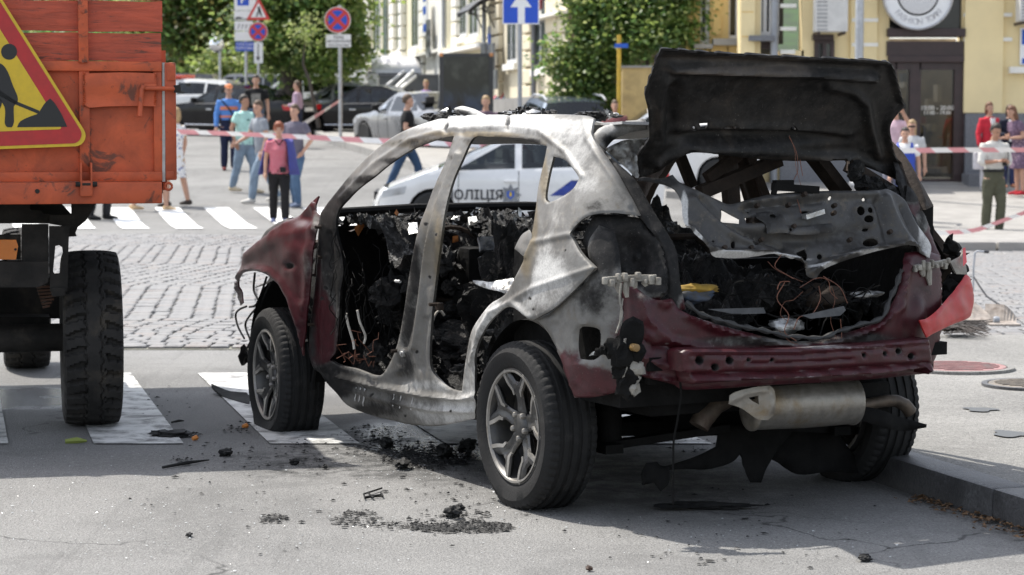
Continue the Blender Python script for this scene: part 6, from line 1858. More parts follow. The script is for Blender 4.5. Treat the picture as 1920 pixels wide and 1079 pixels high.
for i, (y0, y1, sag) in enumerate(((-62, -57, 0), (-55, .5, 0), (2.5, 60.5, .004), (62.5, 115.5, 0))):
 q = tpoly([(0, y0), (304 - (i % 2) * 2, y0), (304 - (i % 2) * 2, y1), (0, y1)]); q = [(XL if k in (0, 3) else a, b) for k, (a, b) in enumerate(q)]
 zt, zb, xr = q[1][1], q[2][1], q[1][0]
 n = 40
 V, F = [], []
 for k in range(n + 1):
  x = XL + (xr - XL) * k / n
  w1 = .002 * sin(k * .9 + i) + .0015 * sin(k * 2.3 + i * 2); w2 = .002 * sin(k * .7 + i * 3)
  for y, z in ((.0, zt - .002 + w1), (-.003 + .004 * sin(k * .5 + i), (zt + zb) / 2), (.0, zb + .001 + w2), (.03, zb + .001 + w2), (.03, zt - .002 + w1)):
   V.append((x, y, z))
 for k in range(n):
  for j in range(5):
   a, b = k * 5 + j, k * 5 + (j + 1) % 5
   F.append((a, b, b + 5, a + 5))
 F += [(0, 1, 2, 3, 4), tuple(n * 5 + j for j in range(5))[::-1]]
 mb = MB(); mb.add(V, F); mb.build('plank', MAT_ORW, truck, True, 50)
PL_ = [(157, 134), (165, 138), (230, 136), (291, 138), (293, 160), (291, 180), (293, 200), (250, 199), (200, 200), (168, 202), (158, 196), (160, 180), (156, 165)]
P, T, ed = fill(PL_, step=5, sharp=40)
Q = tail(P, .03); V = np.column_stack([Q[:, 0], -.030 + .004 * np.sin(P[:, 0] * .06) + .003 * np.sin(P[:, 1] * .11), Q[:, 1]])
VV, F, _ = shell(V, T, .01, np.array([0, -9., 1.]))
mesh_obj('patch_plate', VV, F, MAT_OR, truck, True, 40)
mb = MB()
for (x, y) in [(158 + RNG.uniform(-1, 1), y) for y in range(138, 200, 4)] + [(291 + RNG.uniform(-1, 1), y) for y in range(140, 200, 4)]:
 q = tail(np.array([(x, y)]), .03)[0]; mb.tube([(q[0], -.028, q[1] - .004), (q[0], -.034, q[1]), (q[0], -.028, q[1] + .004)], .005, 5)
mb.build('weld_seam', MAT_OR2, truck, True)
def tl(x, y, off):
 q = tail(np.array([(x, y)]), off)[0]; return np.array([q[0], -off, q[1]])
mb = MB(); mb.tube([tl(272, 166, .055), tl(336, 167, .055)], .011, 10); mb.build('lock_bar', MAT_OR2, truck, True)
mb = MB(); mb.tube([tl(332, 160, .055), tl(333, 174, .055)], .017, 10); mb.build('lock_nut', MAT_CHAS, truck, True)
mb = MB(); mb.tube([tl(270, 162, .055), tl(266, 168, .058), tl(264, 190, .062), tl(262, 219, .07)], [.014, .012, .011, .012], 10); mb.build('lock_handle', MAT_OR2, truck, True)
slab_t('lock_guide', [(268, 158), (292, 158), (292, 171), (268, 171)], -.058, -.03, MAT_OR, .006)
slab_t('rubber_seal', [(304, 118), (309.5, 118), (309.5, 341), (304, 341)], -.014, .03, MAT_GREY)
slab_t('corner_post', [(310, 118), (329, 118), (328, 338), (310, 338)], -.02, .09, MAT_OR2, .008)
slab_t('post_cap', [(312, 122), (328, 122), (328, 152), (312, 152)], -.026, -.018, MAT_OR2, .004)
slab_t('post_foot', [(311, 321), (325, 321), (325, 334), (311, 334)], -.03, -.018, MAT_OR2, .004)
slab_t('rear_beam', [(0, 342), (302, 342), (302, 381), (0, 381)], -.07, .05, MAT_OR2, .008, None, True)
mb = MB(); c = tl(316, 350, .03); mb.tube([(c[0] + .016 * cos(a), c[1], c[2] + .016 * sin(a)) for a in np.linspace(0, 2 * pi, 17)], .006, 7); mb.build('eye_ring', MAT_OR2, truck, True)
mb = MB(); c = tl(70, 359, .072); mb.lathe([(.011, 0), (.011, -.003), (.0001, -.003)], 14, 'y', tuple(c)); mb.build('beam_hole', MAT_CHAS, truck)
for x0 in (148, -172, -492):
 q = tpoly([(x0, 305), (x0 + 24, 305), (x0 + 24, 371), (x0, 371)])
 mb = MB(); xs = [a for a, _ in q]; zs = [b for _, b in q]
 for x in (xs[0] + .006, xs[1] - .006): mb.box((x, -.06, (zs[0] + zs[2]) / 2 + .02), (.009, .085, zs[0] - zs[2] - .04), bevel=.003)
 mb.build('hinge_strap', MAT_OR2, truck, True, 35)
 mb = MB(); mb.box(((xs[0] + xs[1]) / 2, -.085, zs[2] + .045), (xs[1] - xs[0], .03, .075), bevel=.008); mb.build('hinge_block', MAT_OR2, truck, True, 35)
 mb = MB(); mb.tube([(xs[0] - .02, -.09, zs[2] + .065), (xs[1] + .02, -.09, zs[2] + .065)], .012, 10); mb.build('hinge_pin', MAT_CHAS, truck, True)
mb = MB(); mb.box((-.03 - .03, 1.4, 1.52), (.06, 2.7, .66)); mb.build('side_board', MAT_OR, truck)
mb = MB(); mb.box((XL + .03, 1.4, 1.52), (.06, 2.7, .66)); mb.build('side_board', MAT_OR, truck)
mb = MB(); mb.box((XL / 2, 1.4, 1.2), (-XL - .1, 2.7, .05)); mb.build('load_floor', MAT_CHAS, truck)
MAT_YEL = M('sign_yellow', (.62, .42, .02), .45, var=.06, scale=30)
MAT_RED = M('sign_red', (.42, .02, .02), .45, var=.1, scale=20)
MAT_SBLK = M('sign_black', (.014, .014, .014), .5, var=.2)
sign = empty('roadworks_sign', TO, TROT)
tag(sign, 'yellow triangular road works sign with red border hung on the orange tailgate', 'sign')
S_OFF = .075
A_ = np.array([176.0, 273.5]); ang = radians(-2.1); side = 432.0
L_ = A_ - side * np.array([cos(ang), sin(ang)]); T_ = A_ - side * np.array([cos(ang + radians(60)), sin(ang + radians(60))])
cen = (A_ + L_ + T_) / 3
def rtri(k, r):
 pts = []
 for a, b, c in ((T_, L_, A_), (A_, T_, L_), (L_, A_, T_)):
  v = cen + (a - cen) * k
  d1 = (b - a) / np.linalg.norm(b - a); d2 = (c - a) / np.linalg.norm(c - a)
  bis = d1 + d2; bis /= np.linalg.norm(bis)
  o = v + bis * r * 2
  st = v + d1 * r * 1.732; en = v + d2 * r * 1.732
  a0 = atan2(*(st - o)[::-1]); a1 = atan2(*(en - o)[::-1])
  dd = (a1 - a0 + pi) % (2 * pi) - pi
  pts += [o + r * np.array([cos(a0 + dd * t), sin(a0 + dd * t)]) for t in np.linspace(0, 1, 8)]
 return pts
def sgn(name, pts, d0, d1, mat):
 q = tpoly(pts, S_OFF)
 mb = MB(); mb.prism(q, -S_OFF - d1, -S_OFF - d0, 'xz')
 return mb.build(name, mat, sign)
sgn('sign_plate', rtri(1.0, 20), -.004, .0, MAT_YEL)
sgn('sign_border', rtri(.955, 17), .0, .002, MAT_RED)
sgn('sign_face', rtri(.735, 4), .002, .0035, MAT_YEL)
def circ(x, y, r, n=24): return [(x + r * cos(a), y + r * sin(a)) for a in np.linspace(0, 2 * pi, n + 1)[:-1]]
sgn('pictogram', circ(17, 97.5, 15), .0035, .005, MAT_SBLK)
sgn('pictogram', curve([(-30, 132), (-12, 120), (2, 120), (14, 134), (24, 160), (33, 182), (32, 194), (26, 200), (26, 230), (22, 239), (14, 239), (9, 232), (8, 200), (-14, 176), (-30, 170)], 4), .0035, .005, MAT_SBLK)
sgn('pictogram', curve([(-10, 176), (4, 190), (0, 204), (-22, 238), (-38, 240), (-36, 228), (-18, 200)], 4), .0035, .005, MAT_SBLK)
sgn('pictogram', [(-26, 150), (-10, 152), (-2, 168), (30, 190), (74, 208), (72, 214), (28, 196), (-8, 176)], .0035, .005, MAT_SBLK)
sgn('pictogram', curve([(32, 239), (38, 228), (56, 219), (70, 214), (76, 206), (84, 194), (94, 185), (104, 196), (116, 216), (126, 238)], 4, True, 40), .0035, .005, MAT_SBLK)
def ch(name, pts, y0, y1, mat=MAT_CHAS, holes=None):
 q = tpoly(pts)
 if holes:
  P, T, _ = fill(q, [tpoly(h) for h in holes], .02, 60)
  V = np.column_stack([P[:, 0], np.full(len(P), y0), P[:, 1]])
  VV, F, _ = shell(V, T, abs(y1 - y0), np.array([0, -9., 0]), (0, 1, 0))
  return mesh_obj(name, VV, F, mat, truck)
 mb = MB(); mb.prism(q, y0, y1, 'xz'); return mb.build(name, mat, truck, True, 35)
ch('chassis_rail', [(-700, 381), (64, 381), (58, 392), (60, 399), (82, 400), (84, 407), (140, 408), (140, 425), (-700, 425)], .35, 3.0)
ch('mudguard_bracket', [(139, 381), (186, 381), (180, 396), (166, 419), (150, 432), (146, 442), (148, 449), (132, 450), (126, 430), (96, 425), (96, 408), (139, 407)], .30, .42)
ch('underrun_plate', [(42, 425), (93, 425), (93, 497), (42, 497)], .22, .30)
ch('underrun_plate', [(-700, 497), (92, 495), (92, 534), (74, 544), (-700, 546)], .18, .30)
ch('slotted_bracket', [(94, 428), (133, 428), (131, 470), (129, 553), (96, 553), (95, 500)], .20, .24, MAT_CHAS, [[(106, 466), (113, 464), (119, 468), (120, 490), (114, 518), (106, 521), (102, 515), (104, 490)]])
ch('spring_hanger', [(98, 545), (126, 545), (124, 560), (100, 562)], .18, .40)
ch('cross_member', [(-700, 630), (104, 630), (104, 657), (-700, 657)], 1.1, 1.3)
ch('axle_housing', [(-60, 560), (128, 552), (128, 640), (-60, 640)], 1.3, 1.6)
MAT_SPR = M('rusty_leaf_spring', (.075, .035, .022), .7, .3, var=.4, scale=20, dirt=(.02, .018, .016), dirt_amt=.4)
for k in range(7):
 a, b = tl(72 + k * 2, 552 + k * 6.5, .0), tl(122 - k * 4, 549 + k * 6.5, 0)
 mb = MB(); mb.bar((a[0], .5, a[2]), (b[0], .5, b[2]), .07, .010); mb.build('leaf_spring', MAT_SPR, truck)
ch('tail_lamp_box', [(-120, 447), (40, 446), (40, 492), (-120, 492)], .24, .34)
MAT_AMB = M('amber_lens', (.62, .17, .01), .25, var=.12, scale=8, coat=.3)
mb = MB(); q = tpoly([(-22, 450), (30, 450), (34, 462), (30, 487), (-22, 487)], -.2); mb.prism(q, .20, .245, 'xz'); mb.build('indicator_lamp', MAT_AMB, truck, True, 30)
MAT_RLENS = M('red_lens_dull', (.35, .02, .02), .3, var=.1)
mb = MB(); q = tpoly([(-90, 450), (-24, 450), (-24, 487), (-90, 487)], -.2); mb.prism(q, .20, .245, 'xz'); mb.build('tail_lamp', MAT_RLENS, truck)
mb = MB(); c = tl(29, 468, -.195); mb.lathe([(.006, 0), (.006, -.004), (.001, -.005)], 10, 'y', tuple(c)); mb.build('lens_screw', MAT_CHAS, truck)
MAT_TTY = M('truck_tyre_rubber', (.026, .0245, .023), .8, var=.35, scale=8, dirt=(.085, .07, .052), dirt_amt=.36, dscale=5, bump=.35, bscale=60, spec=.3)
def truck_tyre(R=.438, w=.285):
 n, m = 288, 40
 V, F = [], []
 rows = [(.26, -.40 * w), (.28, -.46 * w), (.33, -.505 * w), (R - .055, -.50 * w), (R - .03, -.485 * w)]
 for j in range(m + 1):
  h = (-.46 + .92 * j / m) * w
  rows.append((R - .012 * (abs(h) / (.46 * w)) ** 3, h))
 rows += [(r, -h) for r, h in rows[:5]][::-1]
 for i, (r, h) in enumerate(rows):
  u = h / w
  for k in range(n):
   a = 2 * pi * k / n
   rr = r
   if 5 <= i <= m + 5:
    au = abs(u)
    q = k / n * 34
    wav = .10 * sin(q * 2 * pi * 2) * .3
    lug = (q + (au - .3) * 1.1 + wav + (.5 if u < 0 else 0)) % 1.0
    if au > .17 + .05 * sin(q * 2 * pi) and lug < .34: rr -= .024
    tri = abs((q + (.5 if u < 0 else 0)) % 1 - .5) * 2
    if abs(au - .10 - .06 * tri) < .012: rr -= .010
   elif i in (4, m + 6):
    lug = ((k / n * 34) + .2 + (.5 if h < 0 else 0)) % 1.0
    if lug < .34: rr -= .018
   V.append((rr * cos(a), h, rr * sin(a)))
 M_ = len(rows)
 for i in range(M_ - 1):
  for k in range(n):
   F.append((i * n + k, (i + 1) * n + k, (i + 1) * n + (k + 1) % n, i * n + (k + 1) % n))
 return V, F
def truck_wheel(x, y, steer=0.0, proto=None):
 if proto:
  o = copy_tree(proto, truck); o.location = (x, y, .436); o.rotation_euler = (0, 0, -pi / 2 + steer); return o
 e = empty('wheel', (x, y, .436), -pi / 2 + steer, truck)
 V, F = truck_tyre(); mesh_obj('tyre', V, F, MAT_TTY, e, True, 30)
 mb = MB(); mb.lathe([(.262, -.11), (.25, -.09), (.24, 0), (.25, .09), (.262, .11)], 40); mb.lathe([(.245, -.03), (.16, -.05), (.10, -.06), (.001, -.06)], 32); mb.lathe([(.245, .03), (.001, .03)], 32)
 mb.build('rim', MAT_CHAS, e, True, 40)
 return e
def to_truck(P):
 d = np.array(P) - TO; return float(d @ TX), float(d @ TY)
wp = at(170, 640, 11.2)
x, y = to_truck((wp[0], 11.2, 0))
w0 = truck_wheel(x, y)
w0['label'] = 'rear wheel with a worn heavy lug tyre'
truck_wheel(x - 1.72, y, 0, w0)
wp = at(50, 640, 13.9)
x2, y2 = to_truck((wp[0], 13.9, 0))
truck_wheel(x2, y2, radians(0), w0)
mb = MB(); mb.tube([(x - .14, y, .44), (x - 1.6, y, .44)], .07, 12); mb.lathe([(.05, -.2), (.17, -.12), (.19, 0), (.17, .12), (.05, .2)], 20, 'x', (x - .86, y, .44)); mb.build('rear_axle', MAT_CHAS, truck, True)
split_parts(truck, {'hinge_strap', 'bolt', 'rear_axle'})
for c in truck.children:
 if c.name.startswith('weld_seam'): c['kind'] = 'stuff'
# ================================================================== PARKED CARS
MAT_CTYRE = M('car_tyre', (.02, .02, .02), .8, var=.2)
MAT_CRIM = M('car_alloy', (.42, .42, .43), .35, .7, var=.1)
MAT_CGLASS = glass_mat('car_glass', (.22, .25, .26), .015)
MAT_CIN = M('car_interior', (.03, .03, .032), .8, var=.2)
MAT_CBLK = M('black_trim', (.010, .010, .011), .6, var=.1, spec=.3)
MAT_CHROME = M('chrome_trim', (.62, .62, .63), .12, .95, var=.05)
MAT_HEAD = M('headlamp_glass', (.5, .52, .55), .08, .3, var=.1)
MAT_TAIL = M('tail_lamp_red', (.42, .012, .015), .15, var=.1)
MAT_PLATE = M('number_plate', (.66, .66, .64), .5, var=.05)
def paint(name, c, metal=0.0): return M(name, c, .28, metal, var=.04, scale=2, coat=.9)
def profile(kind_, L, H):
 h = L / 2
 if kind_ == 'sedan':
  return dict(nose=[(h - .08, .22), (h, .42), (h - .02, .60), (h - .12, .72)], hood=[(h - .5, .84), (h * .40, .96)], wind=(h * .06, H - .03), roof=[(-h * .08, H), (-h * .28, H - .03)], rear=(-h * .66, 1.04), deck=[(-h * .82, 1.05), (-h + .08, 1.01)], tail=[(-h, .82), (-h + .02, .5), (-h + .1, .24)], belt=(.90, .96))
 if kind_ == 'wagon':
  return dict(nose=[(h - .08, .22), (h, .42), (h - .02, .62), (h - .14, .76)], hood=[(h - .5, .90), (h * .44, 1.0)], wind=(h * .10, H - .03), roof=[(-h * .1, H), (-h * .72, H - .05)], rear=(-h * .93, 1.02), deck=[(-h + .06, .98)], tail=[(-h, .80), (-h + .02, .5), (-h + .1, .26)], belt=(.95, 1.02))
 if kind_ == 'suv':
  return dict(nose=[(h - .08, .28), (h, .5), (h - .02, .78), (h - .14, .95)], hood=[(h - .5, 1.06), (h * .46, 1.12)], wind=(h * .18, H - .03), roof=[(0, H), (-h * .8, H - .04)], rear=(-h * .94, 1.12), deck=[(-h + .05, 1.08)], tail=[(-h, .85), (-h + .02, .55), (-h + .1, .32)], belt=(1.06, 1.12))
 if kind_ == 'van':
  return dict(nose=[(h - .08, .24), (h, .45), (h - .04, .72), (h - .2, .88)], hood=[(h - .6, 1.0), (h * .62, 1.06)], wind=(h * .22, H - .03), roof=[(-h * .05, H), (-h * .82, H - .03)], rear=(-h * .95, 1.1), deck=[(-h + .04, 1.05)], tail=[(-h, .82), (-h + .02, .5), (-h + .1, .28)], belt=(1.0, 1.05))
 if kind_ == 'hybrid':
  return dict(nose=[(h - .10, .20), (h, .38), (h - .03, .56), (h - .16, .70)], hood=[(h - .55, .86), (h * .58, 1.0)], wind=(h * .08, H - .015), roof=[(-h * .04, H), (-h * .34, H - .05)], rear=(-h * .90, 1.10), deck=[(-h + .05, 1.08)], tail=[(-h, .85), (-h + .02, .5), (-h + .1, .24)], belt=(.93, 1.04))
def make_car(kind_, L, W, H, mat, label, px, Y, heading, opts=(), wb=None, group='cars parked along the side street', cat='car', py=None, rails=False, seam=.05):
 pr = profile(kind_, L, H)
 X0 = at(px, 246, Y)[0]
 z = float(terrain(X0, Y)) if py is None else at(px, py, Y)[2]
 e = empty('parked_car', (X0, Y, z), radians(heading))
 tag(e, label, cat, group)
 gxv = (float(terrain(X0 + 1, Y)) - float(terrain(X0 - 1, Y))) / 2; gyv = (float(terrain(X0, Y + 2)) - float(terrain(X0, Y - 2))) / 4
 f = Vector((cos(radians(heading)), sin(radians(heading)), 0)); l = Vector((-f.y, f.x, 0))
 if py is None:
  e.rotation_euler = (gxv * l.x + gyv * l.y, -(gxv * f.x + gyv * f.y), radians(heading))
 h = L / 2; w2 = W / 2
 wb = wb or L * .585
 xf = h - L * .19; xr = xf - wb
 R = .325 if kind_ != 'suv' else .36
 top = pr['nose'] + pr['hood'] + [pr['wind']] + pr['roof'] + [pr['rear']] + pr['deck'] + pr['tail']
 def belt(x): return float(np.interp(x, [-h, h * .5], [pr['belt'][1], pr['belt'][0]]))
 def Ys(x, zz):
  x = np.asarray(x, float); zz = np.asarray(zz, float)
  b = np.interp(x, [-h, h * .5], [pr['belt'][1], pr['belt'][0]])
  y = np.interp(zz, [.15, .35, .65, .85, 1.0], [.93, .975, 1.0, .99, .965])
  up = np.clip((zz - b) / (H - b), 0, 1.2)
  y = y - .26 * up - .05 * up ** 3
  pl = 1 - .10 * np.clip((np.abs(x) - h * .55) / (h * .45), 0, 1) ** 2 - .12 * np.clip((np.abs(x) - h * .86) / (h * .14), 0, 1) ** 2.5
  return w2 * y * pl
 arch = lambda xc: [(xc - (R + .055) * cos(a), R + (R + .055) * sin(a)) for a in np.linspace(-.25, pi + .25, 13)]
 bottom = [(xr - R - .06 - .0, .24)] + arch(xr)[1:-1] + [(xr + R + .07, .20), (xf - R - .07, .20)] + arch(xf)[1:-1]
 outl = top + bottom
 A0 = pr['hood'][-1]; Wd = pr['wind']; Re = pr['rear']; R1 = pr['roof'][-1]
 def on_line(p, q, zz): t = (zz - p[1]) / (q[1] - p[1]); return p[0] + (q[0] - p[0]) * t
 zt = H - .11
 b0 = belt(A0[0]) + .05
 xa0 = on_line(A0, Wd, max(b0, A0[1] + .02)) - .22; xa1 = on_line(A0, Wd, zt) - .10
 xb = (xf + xr) / 2 + .02
 xc = xr + .28
 xr1 = on_line(R1, Re, zt - .03) + .12; xr0 = on_line(R1, Re, belt(xr) + .08) + .2
 if kind_ in ('wagon', 'suv', 'van'): xr0 = -h + .42; xr1 = R1[0] + .22
 wins = [[(xa0, belt(xa0) + .05), (xa1, zt), (xb + .05, zt + .01), (xb + .05, belt(xb) + .05)],
   [(xb - .06, belt(xb) + .05), (xb - .06, zt + .01), (xc + .02, zt - .01), (xc + .02, belt(xc) + .05)]]
 if xc - .06 > xr0 + .12: wins.append([(xc - .06, belt(xc) + .06), (xc - .06, zt - .02), (min(xr1, xc - .1), zt - .04), (xr0, belt(xr0) + .07)])
 P, T, ed = fill(outl, wins, .09, 25)
 vs_, fs_ = [], []
 Yp = Ys(P[:, 0], P[:, 1]) - .018 * np.exp(-(ed / .03) ** 2)
 for s in (1, -1):
  n0 = len(vs_)
  vs_ += [(a, s * y, b) for (a, b), y in zip(P, Yp)]
  fs_ += [tuple(int(i) + n0 for i in (t if s < 0 else t[::-1])) for t in T]
 def skin(pts, crown, nose=0.0, ny=14, step=.10):
  c = curve(pts, step, False, 40)
  V, F = [], []
  for x, zz in c:
   y0 = float(Ys(x, zz)) - .016
   for j in range(ny + 1):
    t = -1 + 2 * j / ny
    V.append((x + nose * (1 - t * t), y0 * t, zz + crown * (1 - t * t)))
  for i in range(len(c) - 1):
   for j in range(ny):
    a = i * (ny + 1) + j; F.append((a, a + ny + 1, a + ny + 2, a + 1))
  return V, F
 mb = MB(); mb.add(vs_, fs_)
 mb.add(*skin(pr['nose'], 0, .10)); mb.add(*skin([pr['nose'][-1]] + pr['hood'], .035))
 mb.add(*skin([Wd] + pr['roof'], .03)); mb.add(*skin([Re] + pr['deck'], .02)); mb.add(*skin([pr['deck'][-1]] + pr['tail'], 0, -.08))
 body = mb.build('body', mat, e, True, 32, fix=False)
 mb = MB(); mb.add(*skin([A0, Wd], .03)); mb.build('windscreen', MAT_CGLASS, e, True, 60, fix=False)
 mb = MB(); mb.add(*skin([R1, Re], .03)); mb.build('rear_window', MAT_CGLASS, e, True, 60, fix=False)
 for wpoly in wins:
  for s in (1, -1):
   P2, T2, _ = fill(wpoly, (), .2, 25)
   V = np.column_stack([P2[:, 0], s * (Ys(P2[:, 0], P2[:, 1]) - .012), P2[:, 1]])
   mesh_obj('side_window', V, T2, MAT_CGLASS, e, True)
 mb = MB(); mb.box((0, 0, .42), (L * .86, W * .80, .30)); mb.box((A0[0] - .25, 0, .86), (.5, W * .72, .18))
 for sx_ in (xb - .35, xc + .1):
  for s in (-1, 1):
   mb.box((sx_, s * W * .2, .66), (.5, .48, .2), bevel=.05); mb.box((sx_ - .28, s * W * .2, .95), (.14, .46, .55), bevel=.05); mb.box((sx_ - .32, s * W * .2, 1.27), (.08, .24, .16), bevel=.03)
 mb.build('cabin', MAT_CIN, e)
 for xw in (xf, xr):
  for s in (1, -1):
   we = empty('wheel', (xw, s * (w2 - .11), R), 0 if s > 0 else pi, e)
   mb = MB(); mb.lathe([(R * .66, -.10), (R * .9, -.105), (R, -.08), (R, .08), (R * .9, .105), (R * .66, .10)], 28); mb.build('tyre', MAT_CTYRE, we, True, 40)
   mb = MB(); mb.lathe([(R * .68, .09), (R * .63, .095), (R * .58, .05), (R * .1, .045), (.001, .06)], 24)
   for k in range(7):
    a = 2 * pi * k / 7; mb.bar((.05 * cos(a), .07, .05 * sin(a)), (R * .62 * cos(a), .085, R * .62 * sin(a)), .035, .02, up=(0, 1, 0))
   mb.build('rim', MAT_CRIM, we, True, 35)
 mb = MB()
 for xw in (xf, xr): mb.box((xw, 0, R + .08), (R * 2 + .04, W * .80, R * 1.3))
 mb.build('wheel_well', MAT_CBLK, e)
 for s in (1, -1):
  for xh in (xb + .12, xc + .16):
   zz = belt(xh) - .14; mb = MB(); mb.box((xh, s * (float(Ys(xh, zz)) + .018), zz), (.20, .035, .035), bevel=.012); mb.build('door_handle', MAT_CHROME if 'chrome' in opts else mat, e, True)
  mb = MB()
  for xs in (xb - .01, xc - .02 if kind_ != 'van' else xc, xa0 - .05):
   zs_ = np.linspace(.28, belt(xs) + .02, 8)
   if abs(xs - xc) < .1: zs_ = np.linspace(R * 2 + .1, belt(xs) + .02, 6)
   mb.tube([(xs, s * (float(Ys(xs, q)) + .001), q) for q in zs_], .005, 4)
  mb.build('door_seam', MAT_CBLK, e)
  mb = MB(); xm = xa0 - .02; ym = s * (float(Ys(xm, belt(xm) + .08)) + .12)
  mb.box((xm, ym, belt(xm) + .14), (.12, .20, .15), bevel=.05); mb.bar((xm, ym, belt(xm) + .08), (xm, ym - s * .16, belt(xm) + .03), .05, .04)
  mb.build('wing_mirror', mat if 'blackmirror' not in opts else MAT_CBLK, e, True, 40)
  xh = h - .22; zz = pr['nose'][-1][1] - .06
  V = []
  P2, T2, _ = fill([(h - .03, zz - .10), (h - .08, zz + .02), (h - .45, zz + .10), (h - .42, zz - .02)], (), .1, 30)
  V = np.column_stack([P2[:, 0], s * (Ys(P2[:, 0], P2[:, 1]) + .006), P2[:, 1]]); mesh_obj('headlamp', V, T2, MAT_HEAD, e, True)
  zt_ = pr['tail'][0][1]
  hi_ = .30 if kind_ in ('wagon', 'suv', 'van') else .14
  P2, T2, _ = fill([(-h + .015, zt_ - .06), (-h + .05, zt_ + hi_ * .8), (-h + .30, zt_ + hi_ * .7), (-h + .24, zt_ - .04)], (), .1, 30)
  V = np.column_stack([P2[:, 0], s * (Ys(P2[:, 0], P2[:, 1]) + .006), P2[:, 1]]); mesh_obj('tail_lamp', V, T2, MAT_TAIL, e, True)
  mb = MB(); mb.box((-h - .055, s * w2 * .60, zt_ + .02), (.05, w2 * .34, .15), bevel=.02); mb.build('tail_lamp', MAT_TAIL, e, True)
  if 'strip' in opts:
   mb = MB(); mb.tube([(q, s * (float(Ys(q, .33)) + .008), .33) for q in np.linspace(xr + .45, xf - .45, 8)], .022, 6); mb.build('chrome_strip', MAT_CHROME, e, True)
  if 'chrome' in opts:
   mb = MB(); mb.tube([(q, s * (float(Ys(q, belt(q) + .03)) + .004), belt(q) + .03) for q in np.linspace(xr0 + .1, xa0, 10)], .012, 5); mb.build('chrome_strip', MAT_CHROME, e, True)
 mb = MB(); mb.box((-h - .09, 0, zt_ - .03 if kind_ == 'sedan' else .78), (.02, .52, .115)); mb.build('number_plate', MAT_PLATE, e)
 mb = MB(); mb.box((h + .09, 0, .42), (.02, .52, .115)); mb.build('number_plate', MAT_PLATE, e)
 mb = MB(); mb.box((h + .05, 0, .55), (.06, W * .42, .15), bevel=.02); mb.build('grille', MAT_CBLK, e)
 if rails:
  for s in (1, -1):
   mb = MB(); xs = np.linspace(pr['wind'][0] - .25, R1[0] + .05, 12)
   mb.tube([(q, s * (w2 * .66), H + .005 + .075 * min(1, 5 * min((k) / 11, 1 - k / 11))) for k, q in enumerate(xs)], .022, 7); mb.build('roof_rail', MAT_STEEL, e, True)
 return e, dict(Ys=Ys, belt=belt, xf=xf, xr=xr, xb=xb, h=h)
P_BLK = M('black_car_paint', (.005, .005, .006), .25, 0, var=.04, scale=2, coat=.35, spec=.2); P_WHT = paint('white_car_paint', (.74, .74, .74)); P_SIL = paint('silver_car_paint', (.22, .225, .235), .5)
P_GRY = paint('grey_car_paint', (.24, .25, .26), .5); P_RED = paint('red_car_paint', (.48, .03, .03)); P_BLU = paint('blue_grey_car_paint', (.16, .20, .26), .5); P_DGR = paint('dark_grey_car_paint', (.04, .042, .045), .3)
make_car('sedan', 5.1, 1.87, 1.48, P_BLK, 'long black saloon with a chrome side strip, nose hidden behind the orange truck', 440, 66, 152, ('chrome', 'strip', 'blackmirror'))
wc, inf = make_car('wagon', 4.5, 1.78, 1.52, P_WHT, 'white patrol car with a red roof light bar beside the orange truck', 352, 76, 165, ())
mb = MB(); mb.box((.1, 0, 1.60), (.30, 1.25, .13), bevel=.04); mb.build('light_bar', M('red_light_bar', (.62, .05, .02), .2, var=.1, coat=.5), wc, True)
mb = MB(); mb.box((.1, 0, 1.535), (.2, .9, .05)); mb.build('light_bar_base', MAT_CBLK, wc)
make_car('suv', 4.6, 1.85, 1.65, P_DGR, 'dark grey car roof showing over the white patrol car', 318, 84, 170)
make_car('suv', 4.4, 1.8, 1.62, P_SIL, 'silver off-roader behind the pole of the stacked parking signs', 452, 84, 178)
make_car('van', 4.9, 1.9, 1.72, P_WHT, 'white people carrier with dark side windows behind the lime tree trunk', 580, 78, 176, (), rails=True)
make_car('suv', 4.6, 1.85, 1.75, P_BLK, 'black off-roader half hidden behind the no stopping sign pole', 672, 84, 120)
make_car('sedan', 4.75, 1.83, 1.47, P_GRY, 'grey saloon parked between the white people carrier and the black saloon', 640, 72, 172, ())
make_car('sedan', 4.9, 1.85, 1.45, P_BLK, 'black saloon with bright alloy wheels beside the no stopping sign', 690, 66, 170, ('chrome', 'strip'))
make_car('sedan', 4.4, 1.74, 1.43, P_SIL, 'silver saloon seen from behind left of the dark advertising case', 786, 56.5, 122, ('blackmirror',))
make_car('wagon', 4.1, 1.72, 1.48, P_RED, 'small red car glimpsed between the advertising case and the blue grey estate', 985, 60, 120)
make_car('wagon', 4.7, 1.8, 1.56, P_BLU, 'blue grey estate car with roof rails showing above the burnt roof', 1050, 46, 100, (), rails=True)
pc, inf = make_car('hybrid', 4.46, 1.745, 1.49, P_WHT, 'white police hatchback with blue and yellow door marks, seen through the wreck', 976, 35.6, 180.5, ('blackmirror',), wb=2.70, group=None)
MAT_DECAL = M('dark_lettering', (.02, .022, .03), .5)
Yd = -float(inf['Ys'](.35, .62)) - .006
def pcx(px): return -(at(px, 380, 34.7)[0] - pc.location.x)
side = 1
xt = pcx(887)
tm = text_mesh('lettering', 'ПОЛІЦІЯ', .205, MAT_DECAL, pc, (xt, float(inf['Ys'](xt, .60)) + .012, .60), (pi / 2, 0, pi), .004, space=1.02, bold=.004)
xs = pcx(956)
star = []
for k in range(16):
 a = 2 * pi * k / 16 + pi / 2; r = .17 if k % 2 == 0 else .105
 star.append((xs + r * cos(a), .61 + r * sin(a)))
mb = MB(); mb.prism(star, float(inf['Ys'](xs, .6)) + .006, float(inf['Ys'](xs, .6)) + .012, 'xz'); mb.build('badge', M('badge_grey', (.20, .21, .23), .4), pc)
